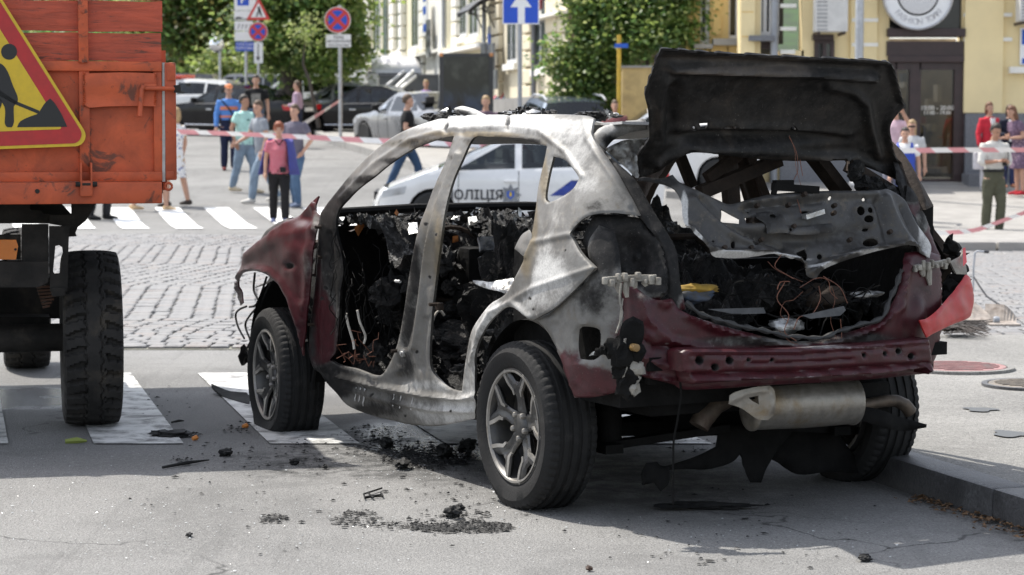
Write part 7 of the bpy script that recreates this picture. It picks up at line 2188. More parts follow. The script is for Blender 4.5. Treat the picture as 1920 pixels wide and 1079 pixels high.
mb = MB(); mb.prism([(xs - .055, .67), (xs + .055, .67), (xs + .055, .59), (xs, .54), (xs - .055, .59)], float(inf['Ys'](xs, .6)) + .012, float(inf['Ys'](xs, .6)) + .015, 'xz'); mb.build('badge_shield', MAT_BLUE, pc)
mb = MB(); mb.prism([(xs - .018, .655), (xs + .018, .655), (xs + .018, .60), (xs, .575), (xs - .018, .60)], float(inf['Ys'](xs, .6)) + .015, float(inf['Ys'](xs, .6)) + .018, 'xz'); mb.build('badge_trident', M('badge_yellow', (.60, .40, .02), .5), pc)
def slash(name, p0, p1, m, d):
 q = [(pcx(a), b) for a, b in ((p0, .60), (p1, .60), (p1 + 40, .84), (p0 + 40, .84))]
 P2, T2, _ = fill(q, (), .08, 20)
 V = np.column_stack([P2[:, 0], inf['Ys'](P2[:, 0], P2[:, 1]) + d, P2[:, 1]]); mesh_obj(name, V, T2, m, pc, True)
slash('door_stripe', 1030, 1056, M('police_blue', (.02, .05, .30), .4), .006); slash('door_stripe', 1058, 1068, M('badge_yellow', (.60, .40, .02), .5), .006)
vc, inf2 = make_car('wagon', 4.0, 1.8, 1.52, P_WHT, 'white car with a grey lettered band seen through the torn tailgate opening', 1232, 42.6, 178, (), group=None)
xt = -(at(1272, 310, 41.7)[0] - vc.location.x)
P2, T2, _ = fill([(xt - 1.2, .86), (xt + .9, .86), (xt + .9, 1.02), (xt - 1.2, 1.02)], (), .1, 20)
V = np.column_stack([P2[:, 0], inf2['Ys'](P2[:, 0], P2[:, 1]) + .006, P2[:, 1]]); mesh_obj('lettered_band', V, T2, M('olive_grey_band', (.16, .16, .14), .5), vc, True)
text_mesh('lettering', 'DON', .15, MAT_SIGNW, vc, (xt, float(inf2['Ys'](xt, .94)) + .012, .94), (pi / 2, 0, pi), .004)
# ================================================================== SIGNS AND STREET FURNITURE
MAT_SB = M('sign_blue2', (.010, .075, .52), .4, var=.04)
MAT_SR = M('sign_red2', (.58, .035, .03), .4, var=.04)
MAT_SW = M('sign_white2', (.80, .80, .80), .5, var=.03)
MAT_SK = M('sign_ink', (.02, .02, .02), .6)
MAT_SGREY = M('sign_back_grey', (.40, .41, .42), .5, .4)
def pole(e, px, Y, py_top, r=.035, bottom=None, mat=None):
 p = at(px, py_top, Y); z0 = float(terrain(p[0], Y)) if bottom is None else bottom
 mb = MB(); mb.tube([(p[0], Y + .06, z0 - .1), (p[0], Y + .06, p[2])], r, 10); mb.build('pole', mat or MAT_STEEL, e, True)
def disc(e, name, px, py, rpx, Y, d0, d1, mat, n=40):
 p = at(px, py, Y); r = rpx / FPX * Y
 mb = MB(); mb.lathe([(r, -d0), (r, -d1), (.0001, -d1)], n, 'y', (p[0], Y, p[2])); return mb.build(name, mat, e, True, 30)
def plate(e, name, x0, x1, y0, y1, Y, d0, d1, mat, bev=0.):
 a, b = at(x0, y0, Y), at(x1, y1, Y); mb = MB()
 mb.box(((a[0] + b[0]) / 2, Y - (d0 + d1) / 2, (a[2] + b[2]) / 2), (b[0] - a[0], abs(d1 - d0), a[2] - b[2]), bevel=bev); return mb.build(name, mat, e)
def shape(e, name, pts, Y, d0, d1, mat):
 q = [at(x, y, Y) for x, y in pts]; mb = MB(); mb.prism([(a[0], a[2]) for a in q], Y - d0, Y - d1, 'xz'); return mb.build(name, mat, e)
def no_stopping(e, px, py, r, Y):
 disc(e, 'sign_plate', px, py, r, Y, 0, .02, MAT_SW); disc(e, 'sign_ring', px, py, r * .95, Y, .02, .024, MAT_SR); disc(e, 'sign_disc', px, py, r * .74, Y, .024, .028, MAT_SB)
 k = .53 * r; w = .10 * r
 for s in (1, -1): shape(e, 'sign_bar', [(px - k - w, py - s * (k - w)), (px - k + w, py - s * (k + w)), (px + k + w, py + s * (k - w)), (px + k - w, py + s * (k + w))], Y, .028, .031 + .002 * s, MAT_SR)
Y = 60.0
e = empty('no_stopping_sign', (0, 0, 0)); tag(e, 'nearer round no stopping sign, white plate below, on the tall pole by the black saloon', 'sign')
pole(e, 637, Y, 10, .05); no_stopping(e, 633, 38, 24.5, Y)
plate(e, 'plate', 611, 658, 65, 89, Y, 0, .02, MAT_SW);
for i, (t, s) in enumerate((('Крім', .12), ('автомобілів', .11), ('посольства', .10))):
 p = at(635, 70 + i * 7.5, Y); text_mesh('lettering', t, s, MAT_SK, e, (p[0], Y - .024, p[2]), (pi / 2, 0, 0), .002)
e = empty('one_way_sign', (0, 0, 0)); Y = 43.6
tag(e, 'square blue one way sign with a white arrow on a grey pole', 'sign')
pole(e, 975, Y, 10, .045, None, MAT_PIPE); plate(e, 'sign_plate', 942, 1011, -22, 46, Y, 0, .02, MAT_SW, .0); plate(e, 'sign_face', 944, 1009, -20, 44, Y, .02, .024, MAT_SB)
shape(e, 'arrow', [(971, 44), (971, 14), (957, 14), (976, -14), (997, 14), (984, 14), (984, 44)][0:7], Y, .024, .028, MAT_SW)
Y = 69.0
e = empty('parking_sign_stack', (0, 0, 0)); tag(e, 'tall stack of white parking plates over a blue plate on one pole', 'sign')
pole(e, 460, Y, -10, .05)
plate(e, 'plate', 439, 480, -30, 20, Y, 0, .02, MAT_SW); plate(e, 'blue_print', 445, 467, -10, 11, Y, .02, .024, MAT_SB)
p = at(456, 0, Y); text_mesh('lettering', 'P', .34, MAT_SW, e, (p[0], Y - .026, p[2]), (pi / 2, 0, 0), .003, bold=.01)
plate(e, 'plate', 439, 480, 21, 38, Y, 0, .02, MAT_SW); shape(e, 'pictogram', [(441, 35.5), (443, 32.5), (449, 32), (452, 33.5), (456, 34), (456, 36), (441, 36.5)], Y, .02, .024, MAT_SK); plate(e, 'pictogram', 457, 474, 35.5, 37, Y, .02, .024, MAT_SK)
plate(e, 'plate', 440, 474, 40, 58, Y, 0, .02, MAT_SW)
plate(e, 'plate', 440, 474, 59.5, 77, Y, 0, .02, MAT_SW)
for px in (445, 452, 459, 466): shape(e, 'pictogram', [(px, 54), (px + 4, 46), (px + 5.5, 46), (px + 1.5, 54)], Y, .02, .024, MAT_SK)
plate(e, 'blue_plate', 442, 476, 79, 96, Y, 0, .02, MAT_SB)
for t, py in (('ПЛАТНА', 84), ('ПАРКОВКА', 91)):
 p = at(459, py, Y); text_mesh('lettering', t, .12, MAT_SW, e, (p[0], Y - .024, p[2]), (pi / 2, 0, 0), .002)
e = empty('no_stopping_sign', (0, 0, 0)); Y = 68.0; tag(e, 'farther no stopping sign with an arrow plate below and a red bordered triangle above', 'sign')
pole(e, 483, Y, -20, .04); no_stopping(e, 484, 60, 18, Y)
plate(e, 'arrow_plate', 476, 493, 80, 119, Y, 0, .02, MAT_SW); shape(e, 'arrow', [(483.3, 82), (485, 82), (485, 107), (488, 107), (484, 115), (480, 107), (483.3, 107)], Y, .02, .024, MAT_SK)
shape(e, 'triangle_plate', [(462, 38), (507, 38), (485, -4)], Y, 0, .02, MAT_SR); shape(e, 'triangle_face', [(470, 33), (499, 33), (485, 5)], Y, .02, .024, MAT_SW)
shape(e, 'pictogram', [(480, 31), (484, 20), (483, 14), (487, 12), (489, 20), (492, 31), (489, 31), (486, 23), (483, 31)], Y, .024, .028, MAT_SK)
e = empty('traffic_mirror', (0, 0, 0)); Y = 83.; tag(e, 'oval convex traffic mirror on a pole among the shrubs', 'mirror')
pole(e, 411.5, Y, 75, .05)
p = at(406, 84, Y); mb = MB(); mb.lathe([(.001, -.16), (.10, -.15), (.2, -.10), (.27, -.03), (.285, 0), (.285, .05), (.001, .05)], 28, 'y', (0, 0, 0)); o = mb.build('mirror_glass', M('convex_mirror', (.75, .76, .78), .05, 1.0, var=.02), e, True, 50); o.location = tuple(p); o.scale = (.95, 1, 1.4 / 1.4)
e = empty('advertising_case', (0, 0, 0)); Y = 50.; tag(e, 'tall dark advertising light box with orange corner caps', 'advertising case')
plate(e, 'case', 824, 925, 101, 235, Y, -.1, .12, M('case_charcoal', (.035, .036, .038), .4, var=.1));
def ad_mat():
 m, t, p = new_mat('dark_poster')
 co = coords(t); n = noise(t, co, 1.6, 5, .6, 1.5)
 sep = nd(t, 'ShaderNodeSeparateXYZ'); t.links.new(co, sep.inputs[0])
 low = ramp(t, sep.outputs[2], 2.0, 2.55, True)
 col = mixc(t, ramp(t, n, .45, .7), (.018, .020, .018), (.06, .065, .055))
 col = mixc(t, math_n(t, 'MULTIPLY', low, ramp(t, n, .35, .6)), col, (.03, .05, .09))
 t.links.new(col, p.inputs['Base Color']); p.inputs['Roughness'].default_value = .08; p.inputs['Specular IOR Level'].default_value = .5
 return m
plate(e, 'poster', 832, 917, 107, 215, Y, .12, .13, ad_mat())
MAT_ORC = M('orange_cap', (.60, .26, .10), .5)
for x in (824, 918): plate(e, 'corner_cap', x, x + 7, 100, 107, Y, .0, .14, MAT_ORC, .02)
plate(e, 'base', 850, 900, 235, 262, Y, -.1, .1, MAT_CBLK)
def tape(label, pts, w=.075, seg=.22, sag=0.0):
 P = [Vector(tuple(map(float, p))) for p in pts]
 L = sum((b - a).length for a, b in zip(P[:-1], P[1:]))
 tot = MB(); d = 0; k = 0
 c = [Vector(p) for p in curve([tuple(p) for p in P], .11, False, 170)] if len(P) > 2 else [P[0].lerp(P[1], t) for t in np.linspace(0, 1, int(L / .11) + 2)]
 n = len(c)
 V, F, mi = [], [], []
 for i, p in enumerate(c):
  t = i / (n - 1)
  q = p - Vector((0, 0, sag * 4 * t * (1 - t)))
  tw = .35 * sin(i * .11) + .2 * sin(i * .043 + 1)
  dd = (c[min(i + 1, n - 1)] - c[max(i - 1, 0)]).normalized()
  up = Vector((0, 0, 1)); sd = dd.cross(up).normalized()
  ax = up * cos(tw) + sd * sin(tw)
  V += [q - ax * w / 2 + dd * .04, q + ax * w / 2 - dd * .04]
 for i in range(n - 1):
  F.append((2 * i, 2 * i + 2, 2 * i + 3, 2 * i + 1)); mi.append(int(i * .11 / seg) % 2)
 o = mesh_obj('barrier_tape', V, F, [MAT_TW, MAT_TR], None)
 o.data.polygons.foreach_set('material_index', mi)
 tag(o, label, 'barrier tape', 'red and white tape closing the street')
 return o
MAT_TW = M('tape_white', (.80, .78, .77), .5, var=.03); MAT_TR = M('tape_red', (.68, .30, .32), .5, var=.05);
tape('tape stretched low across the street from the truck to behind the wreck', [at(300, 246, 37.0), at(480, 253, 36.6), at(700, 264, 36.2), at(860, 271, 36.0), at(1000, 276, 36.0)], .085, .28)
tape('short tape rising to the pole of the no stopping sign', [at(566, 235, 58.), at(600, 213, 58.5), at(637, 189, 59.8)], .13, .5)
tape('tape stretched level in front of the shop door on the right', [at(1690, 283, 31.5), at(1800, 281.5, 31.2), at(1960, 281.5, 31.)], .075, .22)
MAT_TR2 = MAT_TR
tape('slack tape rising at the lower right beside the man in the white shirt', [at(1752, 438, 29.8), at(1790, 436, 29.5), at(1832, 431, 29.2), at(1880, 414, 29.), at(1960, 385, 28.8)], .06, .17)
MAT_TIN = M('rusty_tin', (.30, .26, .225), .6, .3, var=.3, scale=14, dirt=(.16, .12, .09), dirt_amt=.4, dscale=9)
Z = KERB_H
e = empty('dustpan', gr(1872, 604, Z)); tag(e, 'long handled tin dustpan standing open on the pavement edge', 'dustpan')
b_ = e.location
def lp(x, y, Yv): return Vector(at(x, y, Yv)) - b_
Yv = b_.y
n = 10; V, F = [], []
for k in range(n + 1):
 t = k / n; x = 1848 + 58 * t
 top = 570 + 2 * t if t < .55 else 571 + 24 * ((t - .55) / .45) ** 1.6
 a = lp(x, 605, Yv); c = lp(x, top, Yv + .12)
 V += [a, c, a + Vector((0, .012, 0)), c + Vector((0, .012, 0))]
for k in range(n):
 i = 4 * k; F += [(i, i + 4, i + 5, i + 1), (i + 2, i + 3, i + 7, i + 6), (i + 1, i + 5, i + 7, i + 3)]
mesh_obj('pan_back', V, F, MAT_TIN, e)
mb = MB(); mb.box(tuple(lp(1878, 607, Yv - .12)), (.21, .28, .012)); mb.build('pan_floor', MAT_TIN, e)
mb = MB(); mb.tube([lp(1874, 572, Yv + .12), lp(1850, 556, Yv + .3), lp(1836, 536, Yv + .4), lp(1826, 520, Yv + .5)], .007, 6); mb.build('pan_handle', MAT_IRON, e, True)
e = empty('scrap_sheet', gr(1815, 606, Z)); tag(e, 'bent pale metal sheet lying against the dustpan beside the wreck', 'scrap metal'); b_ = e.location; Yv = b_.y
mb = MB(); q = [lp(x, y, Yv + dy) for x, y, dy in ((1780, 604, -.1), (1824, 605, -.1), (1862, 603, 0), (1855, 590, .1), (1838, 575, .25), (1826, 566, .3), (1800, 560, .3))]
mb.add(q, [(0, 1, 6), (1, 5, 6), (1, 4, 5), (1, 2, 3), (1, 3, 4)]); mb.add([v + Vector((0, .01, -.006)) for v in q], [(6, 1, 0), (6, 5, 1), (5, 4, 1), (3, 2, 1), (4, 3, 1)]); mb.build('sheet', MAT_TIN, e)
mb = MB(); c = lp(1868, 601, Yv); mb.lathe([(.025, -.02), (.03, 0), (.025, .02)], 14, 'x', tuple(c)); mb.build('sheet_roller', MAT_PIPE, e, True)
e = empty('besom_broom', gr(1800, 630, Z)); tag(e, 'twig broom lying on the pavement behind the torn red bumper', 'broom'); b_ = e.location; Yv = b_.y
for k in range(150):
 t0 = Vector(gr(1772 + RNG.uniform(-6, 12), 628 + RNG.uniform(-5, 5), Z)) - b_ + Vector((0, 0, .02 + RNG.uniform(0, .05)))
 t1 = Vector(gr(1838 + RNG.uniform(-30, 22), 629 + RNG.uniform(-16, 8), Z)) - b_ + Vector((0, 0, .01 + RNG.uniform(0, .05)))
 mb = mb if k else MB()
 mb.tube([t0, (t0 + t1) / 2 + Vector((0, 0, RNG.uniform(0, .03))), t1], [.004, .003, .0015], 3, cap=False)
o = mb.build('twigs', M('dark_twig', (.05, .042, .038), .9, var=.4), e, fix=False); o['kind'] = 'stuff'
mb = MB(); mb.tube([Vector(gr(1690, 634, Z)) - b_ + Vector((0, 0, .03)), Vector(gr(1782, 629, Z)) - b_ + Vector((0, 0, .05))], .014, 8); mb.build('stick', M('broom_stick', (.28, .19, .11), .7, var=.3), e, True)
e = empty('scoop_handle', gr(1825, 548, 0)); tag(e, 'bare steel handle standing upright beside the wreck with its grip bent over', 'handle'); b_ = e.location; Yv = b_.y
mb = MB(); mb.tube([lp(1824, 560, Yv), lp(1825.5, 500, Yv), lp(1828, 474, Yv), lp(1832, 471.5, Yv), lp(1853, 473, Yv)], .010, 8); mb.build('tube', MAT_STEEL, e, True)
mb = MB(); mb.tube([lp(1845, 472.4, Yv), lp(1854, 473, Yv)], .013, 8); mb.build('grip', MAT_IRON, e, True)
# ================================================================== PEOPLE
def ring_loft(mb, rings, n=12):
 vs, fs = [], []
 m = len(rings)
 C = [Vector(r[0]) for r in rings]
 u = None
 for i, (c, rx, ry) in enumerate(rings):
  d = (C[min(i + 1, m - 1)] - C[max(i - 1, 0)])
  d = d.normalized() if d.length > 1e-6 else Vector((0, 0, 1))
  a = Vector((1, 0, 0)) - d * d.x
  if a.length < .3: a = Vector((0, 1, 0)) - d * d.y
  a.normalize(); b = d.cross(a)
  for k in range(n):
   t = 2 * pi * k / n
   vs.append(C[i] + a * cos(t) * rx + b * sin(t) * ry)
 for i in range(m - 1):
  for k in range(n):
   fs.append((i * n + k, i * n + (k + 1) % n, (i + 1) * n + (k + 1) % n, (i + 1) * n + k))
 fs.append(tuple(range(n))[::-1]); fs.append(tuple((m - 1) * n + k for k in range(n)))
 mb.add(vs, fs)
def limb(mb, pts, rad, n=10, flat=1.0):
 rings = []
 for i in range(len(pts) - 1):
  a, b = Vector(pts[i]), Vector(pts[i + 1])
  for t in (0, .25, .5, .75):
   sw = 1 + .06 * sin(pi * t)
   rings.append((a.lerp(b, t), (rad[i] * (1 - t) + rad[i + 1] * t) * sw, (rad[i] * (1 - t) + rad[i + 1] * t) * sw * flat))
 rings.append((Vector(pts[-1]), rad[-1], rad[-1] * flat))
 ring_loft(mb, rings, n)
def ellipsoid(mb, c, r, sub=2):
 bm = bmesh.new(); bmesh.ops.create_icosphere(bm, subdivisions=sub, radius=1)
 mb.add([Vector((v.co.x * r[0], v.co.y * r[1], v.co.z * r[2])) + Vector(c) for v in bm.verts], [[v.index for v in f.verts] for f in bm.faces]); bm.free()
def fuse(mb, name, mat, parent, voxel=.016, smooth=4, fold=0.0):
 o = mb.build(name + '_tmp', mat, None)
 md = o.modifiers.new('r', 'REMESH'); md.mode = 'VOXEL'; md.voxel_size = voxel; md.use_smooth_shade = True
 ms = o.modifiers.new('s', 'SMOOTH'); ms.factor = .5; ms.iterations = smooth
 dg = bpy.context.evaluated_depsgraph_get()
 me = bpy.data.meshes.new_from_object(o.evaluated_get(dg), depsgraph=dg)
 me.name = name
 old = o.data; bpy.data.objects.remove(o); bpy.data.meshes.remove(old)
 me.materials.clear(); me.materials.append(mat)
 me.polygons.foreach_set('use_smooth', [True] * len(me.polygons))
 if fold:
  n = len(me.vertices)
  V = np.empty(n * 3); N = np.empty(n * 3)
  me.vertices.foreach_get('co', V); me.vertices.foreach_get('normal', N)
  V = V.reshape(-1, 3); N = N.reshape(-1, 3)
  k = len(parent.children) * 7 % 50 + len(parent.name)
  d = fbm(V * np.array([1, 1, .55]) + fbm(V, 4., 2, k)[:, None] * .12, 13., 3, k)
  V = V + N * (np.clip(1 - np.abs(d) * 3.2, -.15, .6) * fold)[:, None]
  me.vertices.foreach_set('co', V.ravel()); me.update()
 return link(bpy.data.objects.new(name, me), parent)
SKIN = M('skin', (.46, .26, .18), .55, var=.08, scale=14)
SKIN2 = M('tanned_skin', (.38, .20, .13), .55, var=.08, scale=14)
HAIRC = {'dark': (.022, .016, .012), 'brown': (.075, .045, .025), 'red': (.22, .055, .02), 'grey': (.18, .17, .16), 'blond': (.33, .22, .11), 'auburn': (.14, .06, .03)}
def cloth(c, nm=None): return M(nm or 'cloth_%d_%d_%d' % tuple(int(v * 255) for v in c), c, .85, var=.12, scale=9, bump=.35, bscale=14, spec=.2)
def striped(name, a, b, freq, axis=2, lo=.5):
 if name in _MC: return _MC[name]
 m, t, p = new_mat(name)
 sp = nd(t, 'ShaderNodeSeparateXYZ'); t.links.new(coords(t), sp.inputs[0])
 s = math_n(t, 'FRACT', math_n(t, 'MULTIPLY', sp.outputs[axis], freq))
 g = nd(t, 'ShaderNodeMath'); g.operation = 'GREATER_THAN'; t.links.new(s, g.inputs[0]); g.inputs[1].default_value = lo
 t.links.new(mixc(t, g.outputs[0], a, b), p.inputs['Base Color']); p.inputs['Roughness'].default_value = .85
 _MC[name] = m; return m
def flowered(name, base, spots, scale=14):
 if name in _MC: return _MC[name]
 m, t, p = new_mat(name); co = coords(t)
 v = nd(t, 'ShaderNodeTexVoronoi'); v.inputs['Scale'].default_value = scale; t.links.new(co, v.inputs['Vector'])
 col = mixc(t, ramp(t, v.outputs['Distance'], .30, .36, True), base, mixc(t, ramp(t, noise(t, co, 4), .4, .6), spots[0], spots[1]))
 t.links.new(col, p.inputs['Base Color']); p.inputs['Roughness'].default_value = .85
 _MC[name] = m; return m
def person(label, px, feet, head, face, top, legs, hair='dark', hstyle='short', shoes=(.03, .03, .03), Y=None, arms=('down', 'down'), step=0.0, sleeve='short', bottoms='trousers',
   sex='m', lean=0.0, look=0.0, nod=0.0, skin=None, group=None, build=1.0, top_mat=None, legs_mat=None, extra=None, tuck=True):
 skin = skin or SKIN
 if Y is None:
  P0 = gt(px, feet)
 else:
  P0 = at(px, feet, Y)
 hgt = (feet - head) / FPX * P0[1]
 e = empty('person', P0, radians(face))
 tag(e, label, 'person', group)
 s = hgt / 1.75
 f = sex == 'f'
 sh = .172 if f else .192
 hipw = (.092 if not f else .095)
 wst, hip, chest = ((.118, .142, .140) if f else (.142, .152, .165))
 wst *= build; hip *= build; chest *= (1 + (build - 1) * .6)
 ly = -lean
 hipz, kneez, ankz = .90, .49, .085
 up = lambda x, y, z: Vector((x, y + ly * (z - .9), z))
 J = {}
 for sd in (1, -1):
  k = step * sd
  hp = Vector((hipw * sd, 0, hipz)); kn = Vector((hipw * sd * 1.02, -.5 * k - (.05 if k > 0 else -.0), kneez)); an = Vector((hipw * sd * 1.05, -k * 1.0 + (.03 if k > 0 else .02), ankz + (.03 if k < -.15 else 0)))
  J[('leg', sd)] = (hp, kn, an)
 for sd, pose in ((1, arms[0]), (-1, arms[1])):
  S = up(sh * sd, 0, 1.415)
  if pose == 'down': E, H_ = S + Vector((.055 * sd, .03, -.285)), S + Vector((.07 * sd, -.05, -.54))
  elif pose == 'swing': E, H_ = S + Vector((.06 * sd, .10, -.27)), S + Vector((.06 * sd, .02, -.51))
  elif pose == 'bent': E, H_ = S + Vector((.07 * sd, .04, -.28)), S + Vector((-.02 * sd, -.20, -.30))
  elif pose == 'phone': E, H_ = S + Vector((.05 * sd, -.02, -.28)), S + Vector((-.13 * sd, -.22, -.26))
  elif pose == 'reach': E, H_ = S + Vector((.10 * sd, -.08, -.26)), S + Vector((.14 * sd, -.28, -.38))
  elif pose == 'pocket': E, H_ = S + Vector((.12 * sd, .08, -.26)), S + Vector((.02 * sd, -.03, -.47))
  elif pose == 'up': E, H_ = S + Vector((.10 * sd, -.16, -.08)), S + Vector((-.02 * sd, -.30, .17))
  elif pose == 'hip': E, H_ = S + Vector((.16 * sd, .08, -.24)), S + Vector((.02 * sd, -.06, -.44))
  elif pose == 'back': E, H_ = S + Vector((.06 * sd, .12, -.25)), S + Vector((.02 * sd, .14, -.48))
  J[('arm', sd)] = (S, E, H_)
 hd = up(0, -.012, 1.62) + Vector((0, -.03 * nod, -.012 * nod))
 R_ = Matrix.Rotation(radians(look), 3, 'Z') @ Matrix.Rotation(radians(18 * nod), 3, 'X')
 def H(x, y, z): return hd + R_ @ Vector((x, y, z))
 mb = MB()
 tors = [(.86, hip * .86, .090), (.95, hip * .92, .100 * build), (1.06, wst * 1.03, .098 * build), (1.14, wst, .094 * build), (1.26, chest * .96, .108 * build), (1.36, chest * 1.02, .106), (1.425, sh * .90, .078), (1.46, .085, .06)]
 ring_loft(mb, [(up(0, .01 * (z < 1), z), a, b) for z, a, b in tors], 16)
 limb(mb, [up(0, .012, 1.44), H(0, .01, -.07)], [.060, .050], 12)
 for sd in (1, -1):
  hp, kn, an = J[('leg', sd)]; limb(mb, [hp, kn, an], [.088, .056, .038], 12)
  limb(mb, [an + Vector((0, .05, -.035)), an + Vector((.012 * sd, -.17, -.055))], [.036, .032], 10, .7)
  S, E, Hn = J[('arm', sd)]; limb(mb, [S, E, Hn], [.052, .040, .027], 10)
 ellipsoid(mb, H(0, .012, .035), (.073, .090, .092)); ellipsoid(mb, H(0, -.022, -.035), (.056, .062, .070)); ellipsoid(mb, H(0, -.055, -.078), (.030, .026, .024))
 ellipsoid(mb, H(0, -.088, -.010), (.013, .024, .022), 1); ellipsoid(mb, H(0, -.070, .028), (.050, .018, .012), 1)
 for sd in (1, -1): ellipsoid(mb, H(.075 * sd, .012, .0), (.010, .022, .032), 1)
 body = fuse(mb, 'body', skin, e, .0155, 3)
 hm = MB()
 for sd in (1, -1):
  S, E, Hn = J[('arm', sd)]
  d = (Hn - E).normalized(); a = Vector((0, 1, 0)) - d * d.y
  a = a.normalized() if a.length > .2 else Vector((0, 0, 1)); b = d.cross(a)
  limb(hm, [Hn - d * .02, Hn + d * .05, Hn + d * .085], [.026, .038, .036], 8, .5)
  for k, (o_, L_) in enumerate(((-.030, .060), (-.010, .072), (.010, .068), (.028, .052))):
   r0 = Hn + d * .08 + a * o_; k1 = r0 + d * L_ * .5 - b * .006 * sd; k2 = k1 + d * L_ * .42 - b * .020 * sd
   limb(hm, [r0 - d * .015, k1, k2], [.0095, .0085, .0065], 6)
  limb(hm, [Hn + d * .025 - a * .028, Hn + d * .055 - a * .052, Hn + d * .082 - a * .056], [.012, .011, .008], 6)
 n0 = len(body.data.vertices)
 bm = bmesh.new(); bm.from_mesh(body.data)
 nv = [bm.verts.new(v) for v in hm.v]
 for fc in hm.f:
  try: q = bm.faces.new([nv[i] for i in fc]); q.smooth = True
  except ValueError: pass
 bm.to_mesh(body.data); bm.free()
 for sd in (1, -1):
  m2 = MB(); ellipsoid(m2, H(.030 * sd, -.0735, .012), (.014, .008, .007), 1); m2.build('eye', M('eye_dark', (.035, .025, .02), .3), e, True)
 m2 = MB(); ellipsoid(m2, H(0, -.082, -.052), (.022, .006, .006), 1); m2.build('mouth', M('lips', (.30, .10, .09), .5), e, True)
 if hstyle != 'bald':
  m2 = MB(); bm = bmesh.new(); bmesh.ops.create_icosphere(bm, subdivisions=3, radius=1)
  vs = []
  long_ = hstyle in ('long', 'bob', 'bun')
  for v in bm.verts:
   x, y, z = v.co
   r = 1.0 + .05 * sin(x * 17 + z * 11) * cos(y * 13)
   if y < -.25 and z < .42: r = .80
   if y < .05 and z < (-.15 if not long_ else -.9): r = .78
   if y >= .05 and z < -.55 and not long_: r = .80
   k = 1.13 if not hstyle == 'curly' else 1.30
   p = Vector((x * .073 * k * r, y * .088 * k * r + .016, z * .098 * k * r + .036))
   if long_ and z < 0 and y > -.35:
    p.z -= (.20 if hstyle == 'long' else .075) * (-z) ** .7; p.x *= 1 + .25 * (-z); p.y += .02 * (-z)
   vs.append(H(*p))
  m2.add(vs, [[v.index for v in f_.verts] for f_ in bm.faces]); bm.free()
  m2.build('hair', M('hair_' + hair, HAIRC[hair], .6, var=.35, scale=40, bump=.5, bscale=90, stretch=(1, 1, .3)), e, True, 80)
 m2 = MB()
 hem = .86 if not tuck else .94
 cl = .014
 tz = [(hem, hip * 1.0 + cl * 1.2, .110 * build + cl), (.98, hip + cl * .9, .112 * build + cl * 1.1), (1.07, wst * 1.05 + cl, .100 * build + cl), (1.15, wst * 1.03 + cl, .098 * build + cl), (1.26, chest * .98 + cl * .8, .110 * build + cl * .8), (1.36, chest * 1.04 + cl * .6, .108 + cl * .6), (1.425, sh * .93 + cl * .5, .080 + cl * .5), (1.462, .088 + cl * .3, .064 + cl * .3)]
 if tuck: tz[0] = (.955, wst * .98, .088 * build); tz[1] = (1.0, wst * 1.0, .092 * build)
 if f: tz[4] = (1.27, chest * .98 + cl, .128 * build + cl)
 ring_loft(m2, [(up(0, .01 * (z < 1), z), a, b) for z, a, b in tz], 20)
 for sd in (1, -1):
  S, E, Hn = J[('arm', sd)]
  if sleeve == 'short': limb(m2, [S + Vector((-.02 * sd, 0, .01)), S.lerp(E, .62)], [.066, .062], 12)
  elif sleeve == 'long': limb(m2, [S + Vector((-.02 * sd, 0, .01)), E, E.lerp(Hn, .93)], [.066, .055, .044], 12)
  elif sleeve == 'half': limb(m2, [S + Vector((-.02 * sd, 0, .01)), E, E.lerp(Hn, .25)], [.068, .060, .056], 12)
 tm_ = top_mat or cloth(top)
 fuse(m2, 'shirt' if bottoms != 'dress' else 'dress_top', tm_, e, .016, 4, .008)
 lm = legs_mat or cloth(legs)
 m2 = MB()
 if bottoms == 'trousers' or bottoms == 'jeans':
  ring_loft(m2, [(Vector((0, .01, z)), a, b) for z, a, b in ((.80, hip * .90, .10), (.87, hip * 1.02 + .01, .118 * build), (.95, hip + .014, .120 * build), (1.035 if tuck else .95, wst * 1.1 + .024, .116 * build))], 16)
  for sd in (1, -1):
   hp, kn, an = J[('leg', sd)]
   limb(m2, [hp + Vector((-.005 * sd, .005, -.03)), kn + Vector((0, .005, 0)), an + Vector((0, .012, -.015))], [.100, .072, .062 if not bottoms == 'jeans' else .056], 14)
  fuse(m2, bottoms, lm, e, .016, 3, .011)
 else:
  sk = .52 if bottoms in ('skirt', 'dress') else .3
  ring_loft(m2, [(Vector((0, -step * .1, z)), a, b) for z, a, b in ((sk, .215, .20), (.65, .20, .17), (.80, hip * 1.15, .145), (.95, hip + .016, .124 * build), (1.06, wst * 1.05 + .014, .108 * build))], 20)
  m3 = fuse(m2, 'skirt', lm, e, .016, 3, .014)
 for sd in (1, -1):
  hp, kn, an = J[('leg', sd)]
  m2 = MB(); zf = an.z - .085
  ring_loft(m2, [((an.x, an.y + .075, zf + .04), .028, .03), ((an.x, an.y + .05, zf + .048), .040, .046), ((an.x, an.y - .01, zf + .05), .042, .05), ((an.x + .008 * sd, an.y - .09, zf + .035), .046, .034), ((an.x + .012 * sd, an.y - .165, zf + .027), .040, .026), ((an.x + .012 * sd, an.y - .195, zf + .022), .02, .016)], 12)
  m2.build('shoe', cloth(shoes, 'shoe_%d_%d_%d' % tuple(int(v * 255) for v in shoes)), e, True)
 if extra: extra(e, H, up, J, s)
 e.scale = (s, s, s)
 return e
def add(e, name, mb, mat, smooth=True): return mb.build(name, mat, e, smooth, 45)
DEN = (.19, .25, .32); DEN2 = (.07, .12, .20)
G_L = 'pedestrians walking across the street on the left'
